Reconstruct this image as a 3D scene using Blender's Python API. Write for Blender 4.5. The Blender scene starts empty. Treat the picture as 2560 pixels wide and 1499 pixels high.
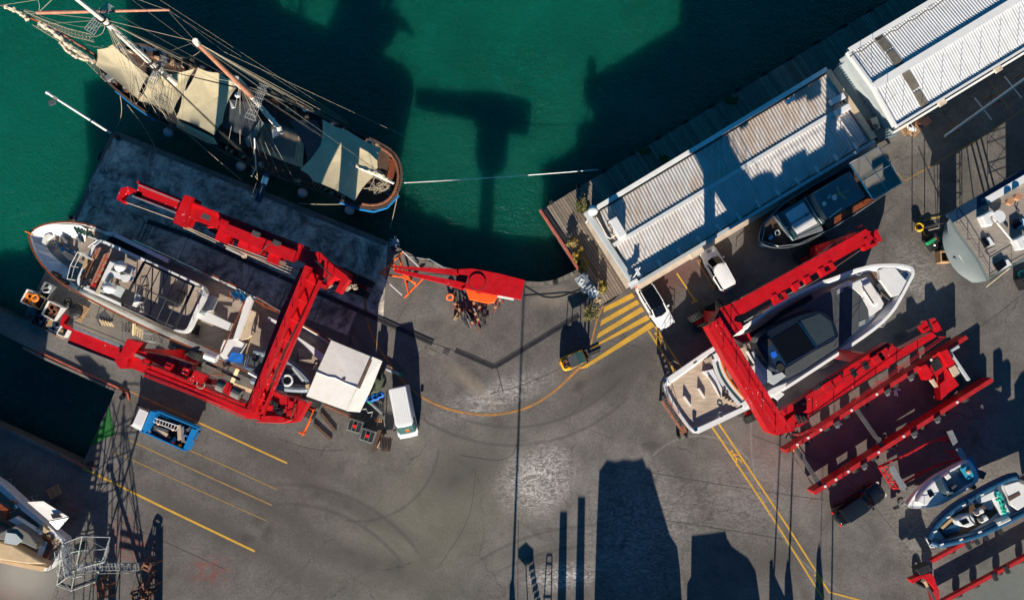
import bpy, bmesh, math, random
from mathutils import Vector, Matrix
random.seed(7)
C = bpy.context.scene.collection
# ---------------------------------------------------------------- camera, sky, sun, exposure
H = 70.0; TILT = math.radians(4.6); F = 1828.0
cam_d = bpy.data.cameras.new('camera'); cam = bpy.data.objects.new('camera', cam_d); C.objects.link(cam)
cam.location = (0, 0, H); cam.rotation_euler = (TILT, 0, 0)
cam_d.sensor_width = 36.0; cam_d.lens = 36.0 * F / 2560.0; cam_d.clip_end = 2000
bpy.context.scene.camera = cam
SUN_EL = math.radians(21.0); SLX = 0.044; COT = 1.0 / math.tan(SUN_EL)
w = bpy.data.worlds.new('World'); bpy.context.scene.world = w; w.use_nodes = True
nt = w.node_tree; nt.nodes.clear()
sky = nt.nodes.new('ShaderNodeTexSky'); sky.sky_type = 'NISHITA'; sky.sun_disc = False
sky.sun_elevation = SUN_EL; sky.sun_rotation = math.radians(180 + 2.5)
sky.air_density = 1.0; sky.dust_density = 0.3; sky.ozone_density = 2.0
bg = nt.nodes.new('ShaderNodeBackground'); bg.inputs[1].default_value = 0.05
wo = nt.nodes.new('ShaderNodeOutputWorld')
tint = nt.nodes.new('ShaderNodeMix'); tint.data_type = 'RGBA'; tint.blend_type = 'MULTIPLY'; tint.inputs[0].default_value = 1.0
tint.inputs[7].default_value = (.05, .58, .90, 1); nt.links.new(sky.outputs[0], tint.inputs[6]); nt.links.new(tint.outputs[2], bg.inputs[0]); nt.links.new(bg.outputs[0], wo.inputs[0])
sd = bpy.data.lights.new('sun', 'SUN'); sun = bpy.data.objects.new('sun', sd); C.objects.link(sun)
sd.energy = 5.0; sd.angle = math.radians(0.5); sd.color = (1.0, 0.90, 0.76)
d = Vector((SLX, 1.0, -math.tan(SUN_EL))).normalized()
sun.rotation_euler = d.to_track_quat('-Z', 'Y').to_euler(); sun.location = (0, -60, 40)
sc = bpy.context.scene
sc.view_settings.view_transform = 'Standard'; sc.view_settings.look = 'None'
sc.view_settings.exposure = 0.95; sc.view_settings.gamma = 1.0; sc.view_settings.use_curve_mapping = False

# ---------------------------------------------------------------- helpers
ct, st = math.cos(TILT), math.sin(TILT)
LIFT = [None]
def P(u, v, z=0.0):
    "photo point (2560 wide) at real height z -> metres; LIFT = sheer of the boat being built"
    if LIFT[0]: z += LIFT[0](u)
    x = u - 1280.0; y = 749.5 - v
    d = Vector((x, y * ct + F * st, y * st - F * ct))
    t = (z - H) / d.z
    return Vector((d.x * t, d.y * t, z))
def PP(l, z=0.0): return [P(a[0], a[1], a[2] if len(a) > 2 else z) for a in l]
def offset(pts, d):
    n = len(pts); a = sum(pts[i].x * pts[(i+1) % n].y - pts[(i+1) % n].x * pts[i].y for i in range(n))
    s = 1 if a > 0 else -1; out = []
    for i in range(n):
        p0, p, p1 = pts[i-1], pts[i], pts[(i+1) % n]
        e0 = (p - p0).to_2d(); e1 = (p1 - p).to_2d()
        if e0.length < 1e-6 or e1.length < 1e-6: out.append(p.copy()); continue
        e0.normalize(); e1.normalize()
        n0 = Vector((-e0.y, e0.x)) * s; n1 = Vector((-e1.y, e1.x)) * s
        m = n0 + n1
        m = m.normalized() if m.length > 1e-4 else n0
        k = d / max(0.45, m.dot(n0))
        out.append(Vector((p.x + m.x * k, p.y + m.y * k, p.z)))
    return out
def smooth_poly(pts, it=2):
    for _ in range(it):
        o = []
        for i in range(len(pts)):
            a, b = pts[i], pts[(i+1) % len(pts)]
            o.append(a * .75 + b * .25); o.append(a * .25 + b * .75)
        pts = o
    return pts
def smooth_line(pts, it=2):
    for _ in range(it):
        o = [pts[0]]
        for i in range(len(pts) - 1):
            a, b = pts[i], pts[i+1]
            o.append(a * .75 + b * .25); o.append(a * .25 + b * .75)
        o.append(pts[-1]); pts = o
    return pts
def round_poly(pts, r=.6):
    o = []
    for i in range(len(pts)):
        a, b, c = pts[i-1], pts[i], pts[(i+1) % len(pts)]
        p, q = b + (a-b).normalized()*r, b + (c-b).normalized()*r
        for t in (0, .25, .5, .75, 1): o.append(p*(1-t)**2 + b*2*t*(1-t) + q*t*t)
    return o
W = {}
def tagp(o, label=None, cat=None, group=None, kind=None):
    if label: o['label'] = label
    if cat: o['category'] = cat
    if group: o['group'] = group
    if kind: o['kind'] = kind
    return o
def thing(name, label, cat, base=(0, 0, 0), rz=0.0, group=None):
    o = bpy.data.objects.new(name, None); C.objects.link(o); o.empty_display_size = .2
    o.location = base; o.rotation_euler = (0, 0, rz)
    W[o.name] = Matrix.Translation(Vector(base)) @ Matrix.Rotation(rz, 4, 'Z')
    return tagp(o, label, cat, group)
class MB:
    def __init__(s): s.v = []; s.f = []
    def add(s, vs, fs):
        n = len(s.v); s.v += [Vector(v) for v in vs]; s.f += [tuple(i + n for i in f) for f in fs]; return s
    def loft(s, rings, top=True, bot=True, closed=True):
        n = len(rings[0]); vs = [p for r in rings for p in r]; fs = []
        for k in range(len(rings) - 1):
            for i in range(n if closed else n - 1):
                j = (i + 1) % n
                fs.append((k*n+i, k*n+j, (k+1)*n+j, (k+1)*n+i))
        if bot: fs.append(tuple(range(n)))
        if top: fs.append(tuple((len(rings)-1)*n + i for i in range(n)))
        return s.add(vs, fs)
    def prism(s, pts, z0, z1=None):
        "pts = world polygon; top at each point's own z if z1 is None"
        lo = [Vector((p[0], p[1], z0)) for p in pts]
        hi = [Vector((p[0], p[1], p[2] if z1 is None else z1)) for p in pts]
        return s.loft([lo, hi])
    def px(s, l, ztop, thick):
        "photo outline l at height ztop, thick metres deep"
        p = PP(l, ztop); lo = [Vector((q.x, q.y, q.z - thick)) for q in p]
        return s.loft([lo, p])
    def box(s, c, sz, rz=0.0, rx=0.0):
        m = Matrix.Translation(Vector(c)) @ Matrix.Rotation(rz, 4, 'Z') @ Matrix.Rotation(rx, 4, 'X')
        x, y, z = [k / 2 for k in sz]
        vs = [m @ Vector(p) for p in ((-x,-y,-z),(x,-y,-z),(x,y,-z),(-x,y,-z),(-x,-y,z),(x,-y,z),(x,y,z),(-x,y,z))]
        return s.add(vs, [(0,3,2,1),(4,5,6,7),(0,1,5,4),(1,2,6,5),(2,3,7,6),(3,0,4,7)])
    def beam(s, a, b, wd, h, top=True):
        "box along a->b, a and b on its top centre line"
        a = Vector(a); b = Vector(b); e = b - a; n = Vector((-e.y, e.x, 0))
        n = n.normalized() * wd / 2 if n.length > 1e-6 else Vector((wd / 2, 0, 0))
        dz = Vector((0, 0, -h)) if abs(e.z) < e.length * .9 else Vector((0, -h, 0))
        vs = [a-n, b-n, b+n, a+n]
        return s.add([q + dz for q in vs] + vs, [(0,3,2,1),(4,5,6,7),(0,1,5,4),(1,2,6,5),(2,3,7,6),(3,0,4,7)])
    def tube(s, a, b, r, n=5, r2=None):
        a = Vector(a); b = Vector(b); e = b - a
        if e.length < 1e-5: return s
        q = e.to_track_quat('Z', 'Y'); r2 = r if r2 is None else r2
        ra = [a + q @ Vector((r*math.cos(2*math.pi*i/n), r*math.sin(2*math.pi*i/n), 0)) for i in range(n)]
        rb = [b + q @ Vector((r2*math.cos(2*math.pi*i/n), r2*math.sin(2*math.pi*i/n), 0)) for i in range(n)]
        return s.loft([ra, rb])
    def path(s, pts, r, n=5):
        for i in range(len(pts) - 1): s.tube(pts[i], pts[i+1], r, n)
        return s
    def sag(s, a, b, r, drop, k=10, n=4):
        a = Vector(a); b = Vector(b)
        return s.path([a.lerp(b, i/k) - Vector((0, 0, drop * 4 * (i/k) * (1 - i/k))) for i in range(k+1)], r, n)
    def cyl(s, c, r, h, n=16, r2=None):
        c = Vector(c); return s.tube(c, c + Vector((0, 0, h)), r, n, r2)
    def sph(s, c, r, n=16, m=9, sz=1.0, sx=1.0):
        c = Vector(c); rings = []
        for k in range(1, m):
            t = math.pi * k / m
            rings.append([c + Vector((sx*r*math.sin(t)*math.cos(2*math.pi*i/n), r*math.sin(t)*math.sin(2*math.pi*i/n), -sz*r*math.cos(t))) for i in range(n)])
        return s.loft(rings)
    def torus(s, c, R, r, n=18, m=7, nrm=None, arc=1.0):
        c = Vector(c); q = Vector(nrm).to_track_quat('Z', 'Y') if nrm else None; rings = []
        for i in range(n):
            t = 2 * math.pi * i / n * arc; ring = []
            for j in range(m):
                a = 2 * math.pi * j / m; p = Vector(((R + r*math.cos(a))*math.cos(t), (R + r*math.cos(a))*math.sin(t), r*math.sin(a)))
                ring.append(c + (q @ p if q else p))
            rings.append(ring)
        if arc >= 1: rings.append(rings[0]); return s.loft(rings, False, False)
        return s.loft(rings)
    def strip(s, pts, wd, h=0.0):
        "flat ribbon of width wd along pts"
        L = []; R = []
        for i, p in enumerate(pts):
            a = pts[max(0, i-1)]; b = pts[min(len(pts)-1, i+1)]; e = (b - a); nn = Vector((-e.y, e.x, 0)).normalized() * wd / 2
            L.append(p + nn); R.append(p - nn)
        n = len(pts)
        return s.add(L + R, [(i, i+1, n+i+1, n+i) for i in range(n-1)])
    def rail(s, pts, h=1.0, r=.025, post=1.5, mids=2):
        "guard rail: posts, top bar and mid bars along pts (world, at deck level)"
        up = Vector((0, 0, 1))
        for i in range(len(pts) - 1):
            a, b = Vector(pts[i]), Vector(pts[i+1]); k = max(1, int((b - a).length / post))
            for m in range(1, mids + 1): s.tube(a + up*h*m/mids, b + up*h*m/mids, r * (1 if m == mids else .7), 4)
            for j in range(k + 1): s.tube(a.lerp(b, j/k), a.lerp(b, j/k) + up*h, r, 4)
        return s
    def build(s, name, mat, parent=None, label=None, cat=None, group=None, kind=None, smooth=False, bevel=0):
        me = bpy.data.meshes.new(name)
        M = W[parent.name].inverted() if parent is not None and parent.name in W else None
        bm = bmesh.new()
        vs = [bm.verts.new((M @ p) if M else p) for p in s.v]
        for f in s.f:
            try: bm.faces.new([vs[i] for i in f])
            except ValueError: pass
        bmesh.ops.recalc_face_normals(bm, faces=bm.faces)
        if bevel:
            bmesh.ops.bevel(bm, geom=[e for e in bm.edges if e.is_manifold and e.calc_face_angle(0) > .5], offset=bevel, segments=2, affect='EDGES', profile=.6, clamp_overlap=True)
        bm.to_mesh(me); bm.free()
        if smooth:
            for p in me.polygons: p.use_smooth = True
            try: me.set_sharp_from_angle(angle=math.radians(40))
            except Exception: pass
        me.materials.append(mat if not isinstance(mat, str) else M_[mat])
        o = bpy.data.objects.new(name, me); C.objects.link(o)
        if parent is not None:
            o.parent = parent
            if parent.name in W: W[o.name] = W[parent.name]
        return tagp(o, label, cat, group, kind)
kids = {}
def dup(root, loc, rz, label=None, group=None, sc_=None):
    def cp(o, par):
        c = o.copy(); C.objects.link(c)
        if par is not None: c.parent = par
        for ch in [x for x in C.objects if x.parent == o]: cp(ch, c)
        return c
    r = cp(root, None); r.location = loc; r.rotation_euler = (0, 0, rz)
    if label: r['label'] = label
    if group: r['group'] = group
    return r
def struct(name, mb, mat, **k): return mb.build(name, mat, kind='structure', **k)
def single(name, mb, mat, label, cat, group=None, base=None, **k):
    "a thing that is one mesh, with its origin at its base"
    xs = mb.v; zmin = min(p.z for p in xs); cx = sum(p.x for p in xs)/len(xs); cy = sum(p.y for p in xs)/len(xs)
    o_ = Vector((cx, cy, zmin)); mb.v = [p - o_ for p in xs]
    o = mb.build(name, mat, None, label, cat, group, **k); o.location = o_; return o
def ang(a, b): return math.atan2(b.y - a.y, b.x - a.x)

# ---------------------------------------------------------------- materials
M_ = {}
def nodes(name):
    m = bpy.data.materials.new(name); m.use_nodes = True; n = m.node_tree
    return m, n, n.nodes['Principled BSDF']
class NG:
    def __init__(s, n, coord='Object'):
        s.n = n; s.tc = n.nodes.new('ShaderNodeTexCoord').outputs[coord]
    def noise(s, scale, detail=5, rough=.6, dist=0, vec=None, w3=None):
        t = s.n.nodes.new('ShaderNodeTexNoise'); t.inputs['Scale'].default_value = scale; t.inputs['Detail'].default_value = detail
        t.inputs['Roughness'].default_value = rough; t.inputs['Distortion'].default_value = dist
        s.n.links.new(vec or s.tc, t.inputs['Vector']); return t.outputs['Fac']
    def map(s, loc=(0,0,0), rot=(0,0,0), sca=(1,1,1)):
        t = s.n.nodes.new('ShaderNodeMapping'); t.inputs[1].default_value = loc; t.inputs[2].default_value = rot; t.inputs[3].default_value = sca
        s.n.links.new(s.tc, t.inputs[0]); return t.outputs[0]
    def vor(s, scale, feat='F1', out='Distance', vec=None, rnd=1.0):
        t = s.n.nodes.new('ShaderNodeTexVoronoi'); t.feature = feat; t.inputs['Scale'].default_value = scale
        if 'Randomness' in t.inputs: t.inputs['Randomness'].default_value = rnd
        s.n.links.new(vec or s.tc, t.inputs['Vector']); return t.outputs[out]
    def wave(s, scale, dist=0, axis='X', vec=None, prof='SIN'):
        t = s.n.nodes.new('ShaderNodeTexWave'); t.bands_direction = axis; t.wave_profile = prof
        t.inputs['Scale'].default_value = scale; t.inputs['Distortion'].default_value = dist
        s.n.links.new(vec or s.tc, t.inputs['Vector']); return t.outputs['Fac']
    def ramp(s, fac, stops, interp='LINEAR'):
        r = s.n.nodes.new('ShaderNodeValToRGB'); r.color_ramp.interpolation = interp
        el = r.color_ramp.elements
        while len(el) < len(stops): el.new(.5)
        for e, (p, c) in zip(el, stops):
            e.position = p; e.color = (c, c, c, 1) if isinstance(c, (int, float)) else (*c, 1)
        s.n.links.new(fac, r.inputs[0]); return r.outputs[0]
    def mix(s, fac, a, b, mode='MIX'):
        m = s.n.nodes.new('ShaderNodeMix'); m.data_type = 'RGBA'; m.blend_type = mode
        for sock, val in ((m.inputs[0], fac), (m.inputs[6], a), (m.inputs[7], b)):
            if isinstance(val, (int, float)): sock.default_value = val if sock == m.inputs[0] else (val, val, val, 1)
            elif isinstance(val, tuple): sock.default_value = (*val, 1)
            else: s.n.links.new(val, sock)
        return m.outputs[2]
    def math(s, op, a, b=None):
        m = s.n.nodes.new('ShaderNodeMath'); m.operation = op
        for i, val in enumerate((a, b)):
            if val is None: continue
            if isinstance(val, (int, float)): m.inputs[i].default_value = val
            else: s.n.links.new(val, m.inputs[i])
        return m.outputs[0]
    def blob(s, c, r, ry=None, rot=0.0):
        "soft ellipse mask round world point c"
        ry = ry or r
        m = s.n.nodes.new('ShaderNodeMapping'); m.vector_type = 'TEXTURE'
        m.inputs[1].default_value = (c[0], c[1], 0); m.inputs[2].default_value = (0, 0, rot); m.inputs[3].default_value = (r, ry, 1e4)
        s.n.links.new(s.tc, m.inputs[0])
        l = s.n.nodes.new('ShaderNodeVectorMath'); l.operation = 'LENGTH'; s.n.links.new(m.outputs[0], l.inputs[0])
        return s.ramp(l.outputs['Value'], [(0.25, 1.0), (1.0, 0.0)])
    def ring(s, c, r, w, a0, a1):
        "soft arc r, w wide round c between angles a0..a1"
        m = s.n.nodes.new('ShaderNodeMapping'); m.vector_type = 'TEXTURE'; m.inputs[1].default_value = (c[0], c[1], 0); m.inputs[2].default_value = (0, 0, (a0+a1)/2)
        s.n.links.new(s.tc, m.inputs[0]); x = s.n.nodes.new('ShaderNodeSeparateXYZ'); s.n.links.new(m.outputs[0], x.inputs[0])
        l = s.math('POWER', s.math('ADD', s.math('MULTIPLY', x.outputs[0], x.outputs[0]), s.math('MULTIPLY', x.outputs[1], x.outputs[1])), .5)
        k = s.ramp(s.math('DIVIDE', s.math('ABSOLUTE', s.math('SUBTRACT', l, r)), w), [(.3, 1), (1.0, 0)])
        h = math.cos((a1-a0)/2); return s.math('MULTIPLY', k, s.ramp(s.math('DIVIDE', x.outputs[0], l), [(max(0, h), 0), (min(1, h + .05), 1)]))
    def bump(s, b, h, strength=.3, dist=.02):
        k = s.n.nodes.new('ShaderNodeBump'); k.inputs['Strength'].default_value = strength; k.inputs['Distance'].default_value = dist
        s.n.links.new(h, k.inputs['Height']); s.n.links.new(k.outputs[0], b.inputs['Normal'])
def mat(name, col, rough=.5, metal=0.0, var=.18, scale=1.2, dirt=None, dirt_amt=.35, spec=.4, coat=0, fine=None, bump=0, drops=0):
    m, n, b = nodes(name); g = NG(n)
    c = tuple(col)
    f = g.noise(scale, 6, .65)
    k = g.ramp(f, [(.3, 1 - var), (.7, 1 + var)])
    colr = g.mix(1.0, c, k, 'MULTIPLY')
    if fine: colr = g.mix(1.0, colr, g.ramp(g.noise(fine, 3, .6), [(.3, .8), (.7, 1.15)]), 'MULTIPLY')
    if dirt:
        f2 = g.noise(scale * 2.3, 8, .75, .6)
        colr = g.mix(g.ramp(f2, [(.5, 0), (.72, dirt_amt)]), colr, tuple(dirt))
    if drops:
        v = g.ramp(g.vor(4.0, vec=None), [(.11, 1), (.18, 0)])
        patch = g.ramp(g.noise(.30, 3, .6), [(.56, 0), (.62, 1)])
        colr = g.mix(g.math('MULTIPLY', g.math('MULTIPLY', v, patch), drops), colr, (.75, .74, .72))
    n.links.new(colr, b.inputs['Base Color'])
    b.inputs['Roughness'].default_value = rough; b.inputs['Metallic'].default_value = metal
    b.inputs['Specular IOR Level'].default_value = spec
    n.links.new(g.ramp(g.noise(scale * 3, 4), [(.3, max(0, rough - .12)), (.7, min(1, rough + .12))]), b.inputs['Roughness'])
    if coat: b.inputs['Coat Weight'].default_value = coat; b.inputs['Coat Roughness'].default_value = .08
    if bump: g.bump(b, g.noise(bump, 4), .4, .03)
    M_[name] = m; return m
mat('red_paint', (.50, .004, .008), .45, var=.18, scale=.7, dirt=(.20, .01, .015), dirt_amt=.5, drops=1.0)
mat('red_trailer', (.42, .012, .016), .5, var=.3, scale=1.5, dirt=(.16, .05, .04), dirt_amt=.7)
mat('orange_paint', (.85, .12, .015), .45, dirt=(.4, .05, .02), dirt_amt=.5)
mat('rust', (.20, .075, .040), .85, var=.4, scale=3, dirt=(.32, .16, .10), dirt_amt=.8)
mat('white_gel', (.70, .70, .69), .25, var=.05, scale=.8, dirt=(.62, .57, .47), dirt_amt=.25, coat=.3)
mat('white_paint', (.76, .75, .72), .5, var=.08, dirt=(.45, .38, .30), dirt_amt=.4)
mat('cream_wall', (.52, .43, .34), .8, var=.15, scale=.9, dirt=(.25, .18, .13), dirt_amt=.6)
mat('concrete', (.17, .15, .13), .9, var=.3, scale=.7, dirt=(.08, .07, .065), dirt_amt=.6, fine=14, bump=8)
mat('quay_wall', (.10, .09, .075), .9, var=.3, dirt=(.03, .04, .03), dirt_amt=.8, bump=4)
mat('black_rubber', (.018, .018, .018), .8, var=.3)
mat('black_glass', (.004, .005, .008), .08, var=.1, spec=.3)
mat('roof_navy', (.007, .013, .026), .3, var=.15, spec=.3)
mat('smoke_glass', (.03, .045, .055), .08, var=.1, spec=.6)
mat('black_metal', (.02, .02, .022), .5, var=.3)
mat('dark_steel', (.06, .06, .062), .55, var=.3, dirt=(.12, .06, .04), dirt_amt=.5)
mat('galv', (.33, .34, .34), .45, metal=.5, var=.2, dirt=(.18, .15, .12), dirt_amt=.4)
mat('chrome', (.7, .7, .7), .15, metal=1, var=.1)
mat('grey_paint', (.16, .19, .19), .5, var=.08)
mat('pale_grey', (.42, .46, .47), .5, var=.08)
mat('mid_grey', (.15, .165, .175), .5, var=.12)
mat('slate', (.070, .078, .086), .35, var=.12)
mat('navy', (.010, .030, .065), .35, var=.15, coat=.2)
mat('hypalon_blue', (.012, .060, .125), .4, var=.2, dirt=(.05, .1, .15), dirt_amt=.3)
mat('hypalon_grey', (.16, .20, .24), .45, var=.15)
mat('blue_paint', (.010, .18, .46), .35, var=.1, dirt=(.01, .09, .22), dirt_amt=.4)
mat('bright_blue', (.01, .11, .62), .5, var=.25, scale=6)
mat('sky_blue', (.03, .30, .45), .5, var=.2, scale=4)
mat('mast_white', (.70, .66, .58), .45, var=.12, dirt=(.4, .25, .15), dirt_amt=.4)
mat('spar_brown', (.36, .15, .09), .5, var=.25, scale=2, dirt=(.6, .5, .42), dirt_amt=.5)
mat('varnish', (.20, .055, .02), .3, var=.25, scale=2, coat=.4)
mat('dark_wood', (.085, .050, .035), .7, var=.35, scale=2)
mat('canvas', (.64, .54, .34), .9, var=.12, scale=.6, dirt=(.44, .36, .22), dirt_amt=.4, bump=2)
mat('sail', (.50, .42, .32), .9, var=.2, scale=3, dirt=(.3, .22, .15), dirt_amt=.5)
mat('tan_cover', (.52, .38, .23), .85, var=.12, scale=1.2, dirt=(.36, .24, .13), dirt_amt=.4)
mat('rope', (.36, .31, .23), .9, var=.2)
mat('dark_rope', (.06, .055, .05), .9, var=.2)
mat('olive_tarp', (.07, .085, .05), .7, var=.4, scale=3, bump=3)
mat('blue_tarp', (.02, .14, .52), .35, var=.5, scale=5, bump=6)
mat('black_tarp', (.012, .012, .014), .55, var=.4, scale=4, bump=5)
mat('silver_sheet', (.42, .43, .42), .35, metal=.6, var=.35, scale=2.2, bump=3)
mat('wrap_white', (.70, .68, .65), .5, var=.08, scale=.5, dirt=(.66, .52, .36), dirt_amt=.45, bump=2.6)
mat('lumber', (.42, .28, .15), .8, var=.25, scale=3)
mat('pale_lumber', (.50, .38, .22), .8, var=.25, scale=3)
mat('pallet_wood', (.42, .25, .13), .8, var=.3, scale=4)
mat('yellow_paint', (.80, .40, .01), .4, var=.1, dirt=(.3, .13, .02), dirt_amt=.5)
mat('yellow_hose', (.80, .50, .02), .5, var=.1)
mat('orange_gear', (.85, .22, .02), .5, var=.3, scale=6)
mat('green_plastic', (.02, .30, .12), .5, var=.2)
mat('teal_net', (.02, .45, .34), .7, var=.4, scale=7, bump=10)
mat('green_carpet', (.012, .12, .02), .95, var=.25, scale=2)
mat('fender_green', (.012, .035, .025), .5, var=.3)
mat('fender_white', (.45, .47, .48), .4, var=.1)
mat('red_box', (.50, .02, .02), .5, var=.2)
mat('light_red', (.9, .02, .01), .3, var=.1)
mat('cushion', (.68, .66, .62), .8, var=.08, scale=2)
mat('beige_panel', (.50, .40, .29), .6, var=.15, dirt=(.55, .40, .15), dirt_amt=.5)
mat('orange_trim', (.55, .16, .02), .4, var=.1)
mat('terracotta', (.50, .20, .13), .8, var=.3, scale=3)
mat('skylight', (.16, .14, .11), .3, var=.25, scale=2)
mat('red_kerb', (.38, .09, .06), .8, var=.4, scale=2, dirt=(.2, .16, .13), dirt_amt=.8)
mat('white_letter', (.8, .8, .8), .5, var=.05)
mat('copper', (.45, .22, .12), .5, var=.3, scale=3)
mat('car_white', (.78, .78, .77), .18, var=.02, coat=.8)
mat('car_black', (.010, .012, .014), .12, var=.1, coat=1)
mat('headlight', (.55, .55, .55), .1, var=.2)
mat('grass_y', (.32, .20, .03), .9, var=.5, scale=5)
mat('bush_green', (.075, .085, .022), .9, var=.6, scale=3)
mat('bush_dry', (.19, .15, .07), .9, var=.5, scale=3)
mat('seam', (.04, .038, .035), .9, var=.3)
mat('teal_glass', (.03, .08, .08), .08, var=.2, spec=.6)
mat('grey_cloth', (.15, .145, .13), .9, var=.15, scale=1.5)
mat('awning_grey', (.17, .16, .14), .85, var=.12, scale=1)
mat('roof_bluewhite', (.60, .60, .59), .5, var=.1)

def teak(name, col, rot, sp=.12, seam=.45):
    m, n, b = nodes(name); g = NG(n)
    v = g.map(rot=(0, 0, rot))
    wv = g.wave(.3142/sp, 0, 'Y', v)
    streak = g.noise(1.0, 5, .6, vec=g.map(rot=(0, 0, rot), sca=(.7, 6, 1)))
    c = g.mix(1.0, tuple(col), g.ramp(streak, [(.3, .75), (.7, 1.2)]), 'MULTIPLY')
    c = g.mix(1.0, c, g.ramp(g.noise(.5, 4), [(.35, .8), (.7, 1.12)]), 'MULTIPLY')
    c = g.mix(g.ramp(wv, [(0.0, seam), (.25, 0)]), c, (.05, .04, .035))
    n.links.new(c, b.inputs['Base Color']); b.inputs['Roughness'].default_value = .7
    M_[name] = m; return m
def corr(name, col, rust, amt, dirty=(.3, .18, .1), sheet_dir=0.0):
    "painted corrugated sheet with rust that follows the ribs"
    m, n, b = nodes(name); g = NG(n, 'Object')
    st_ = g.noise(1.0, 6, .7, vec=g.map(rot=(0, 0, -sheet_dir), sca=(2.2, .25, 1)))
    big = g.noise(.16, 3, .6)
    c = g.mix(1.0, tuple(col), g.ramp(g.noise(.9, 5), [(.3, .88), (.7, 1.08)]), 'MULTIPLY')
    k = g.math('MULTIPLY', g.ramp(st_, [(.36, 0), (.56, 1)]), g.ramp(big, [(.36, .15), (.54, amt)]))
    c = g.mix(k, c, tuple(rust)); 
    k2 = g.math('MULTIPLY', g.ramp(g.noise(5, 6, .8), [(.58, 0), (.7, 1)]), .5)
    c = g.mix(k2, c, tuple(dirty))
    n.links.new(c, b.inputs['Base Color']); b.inputs['Roughness'].default_value = .5; b.inputs['Specular IOR Level'].default_value = .4
    M_[name] = m; return m
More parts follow.
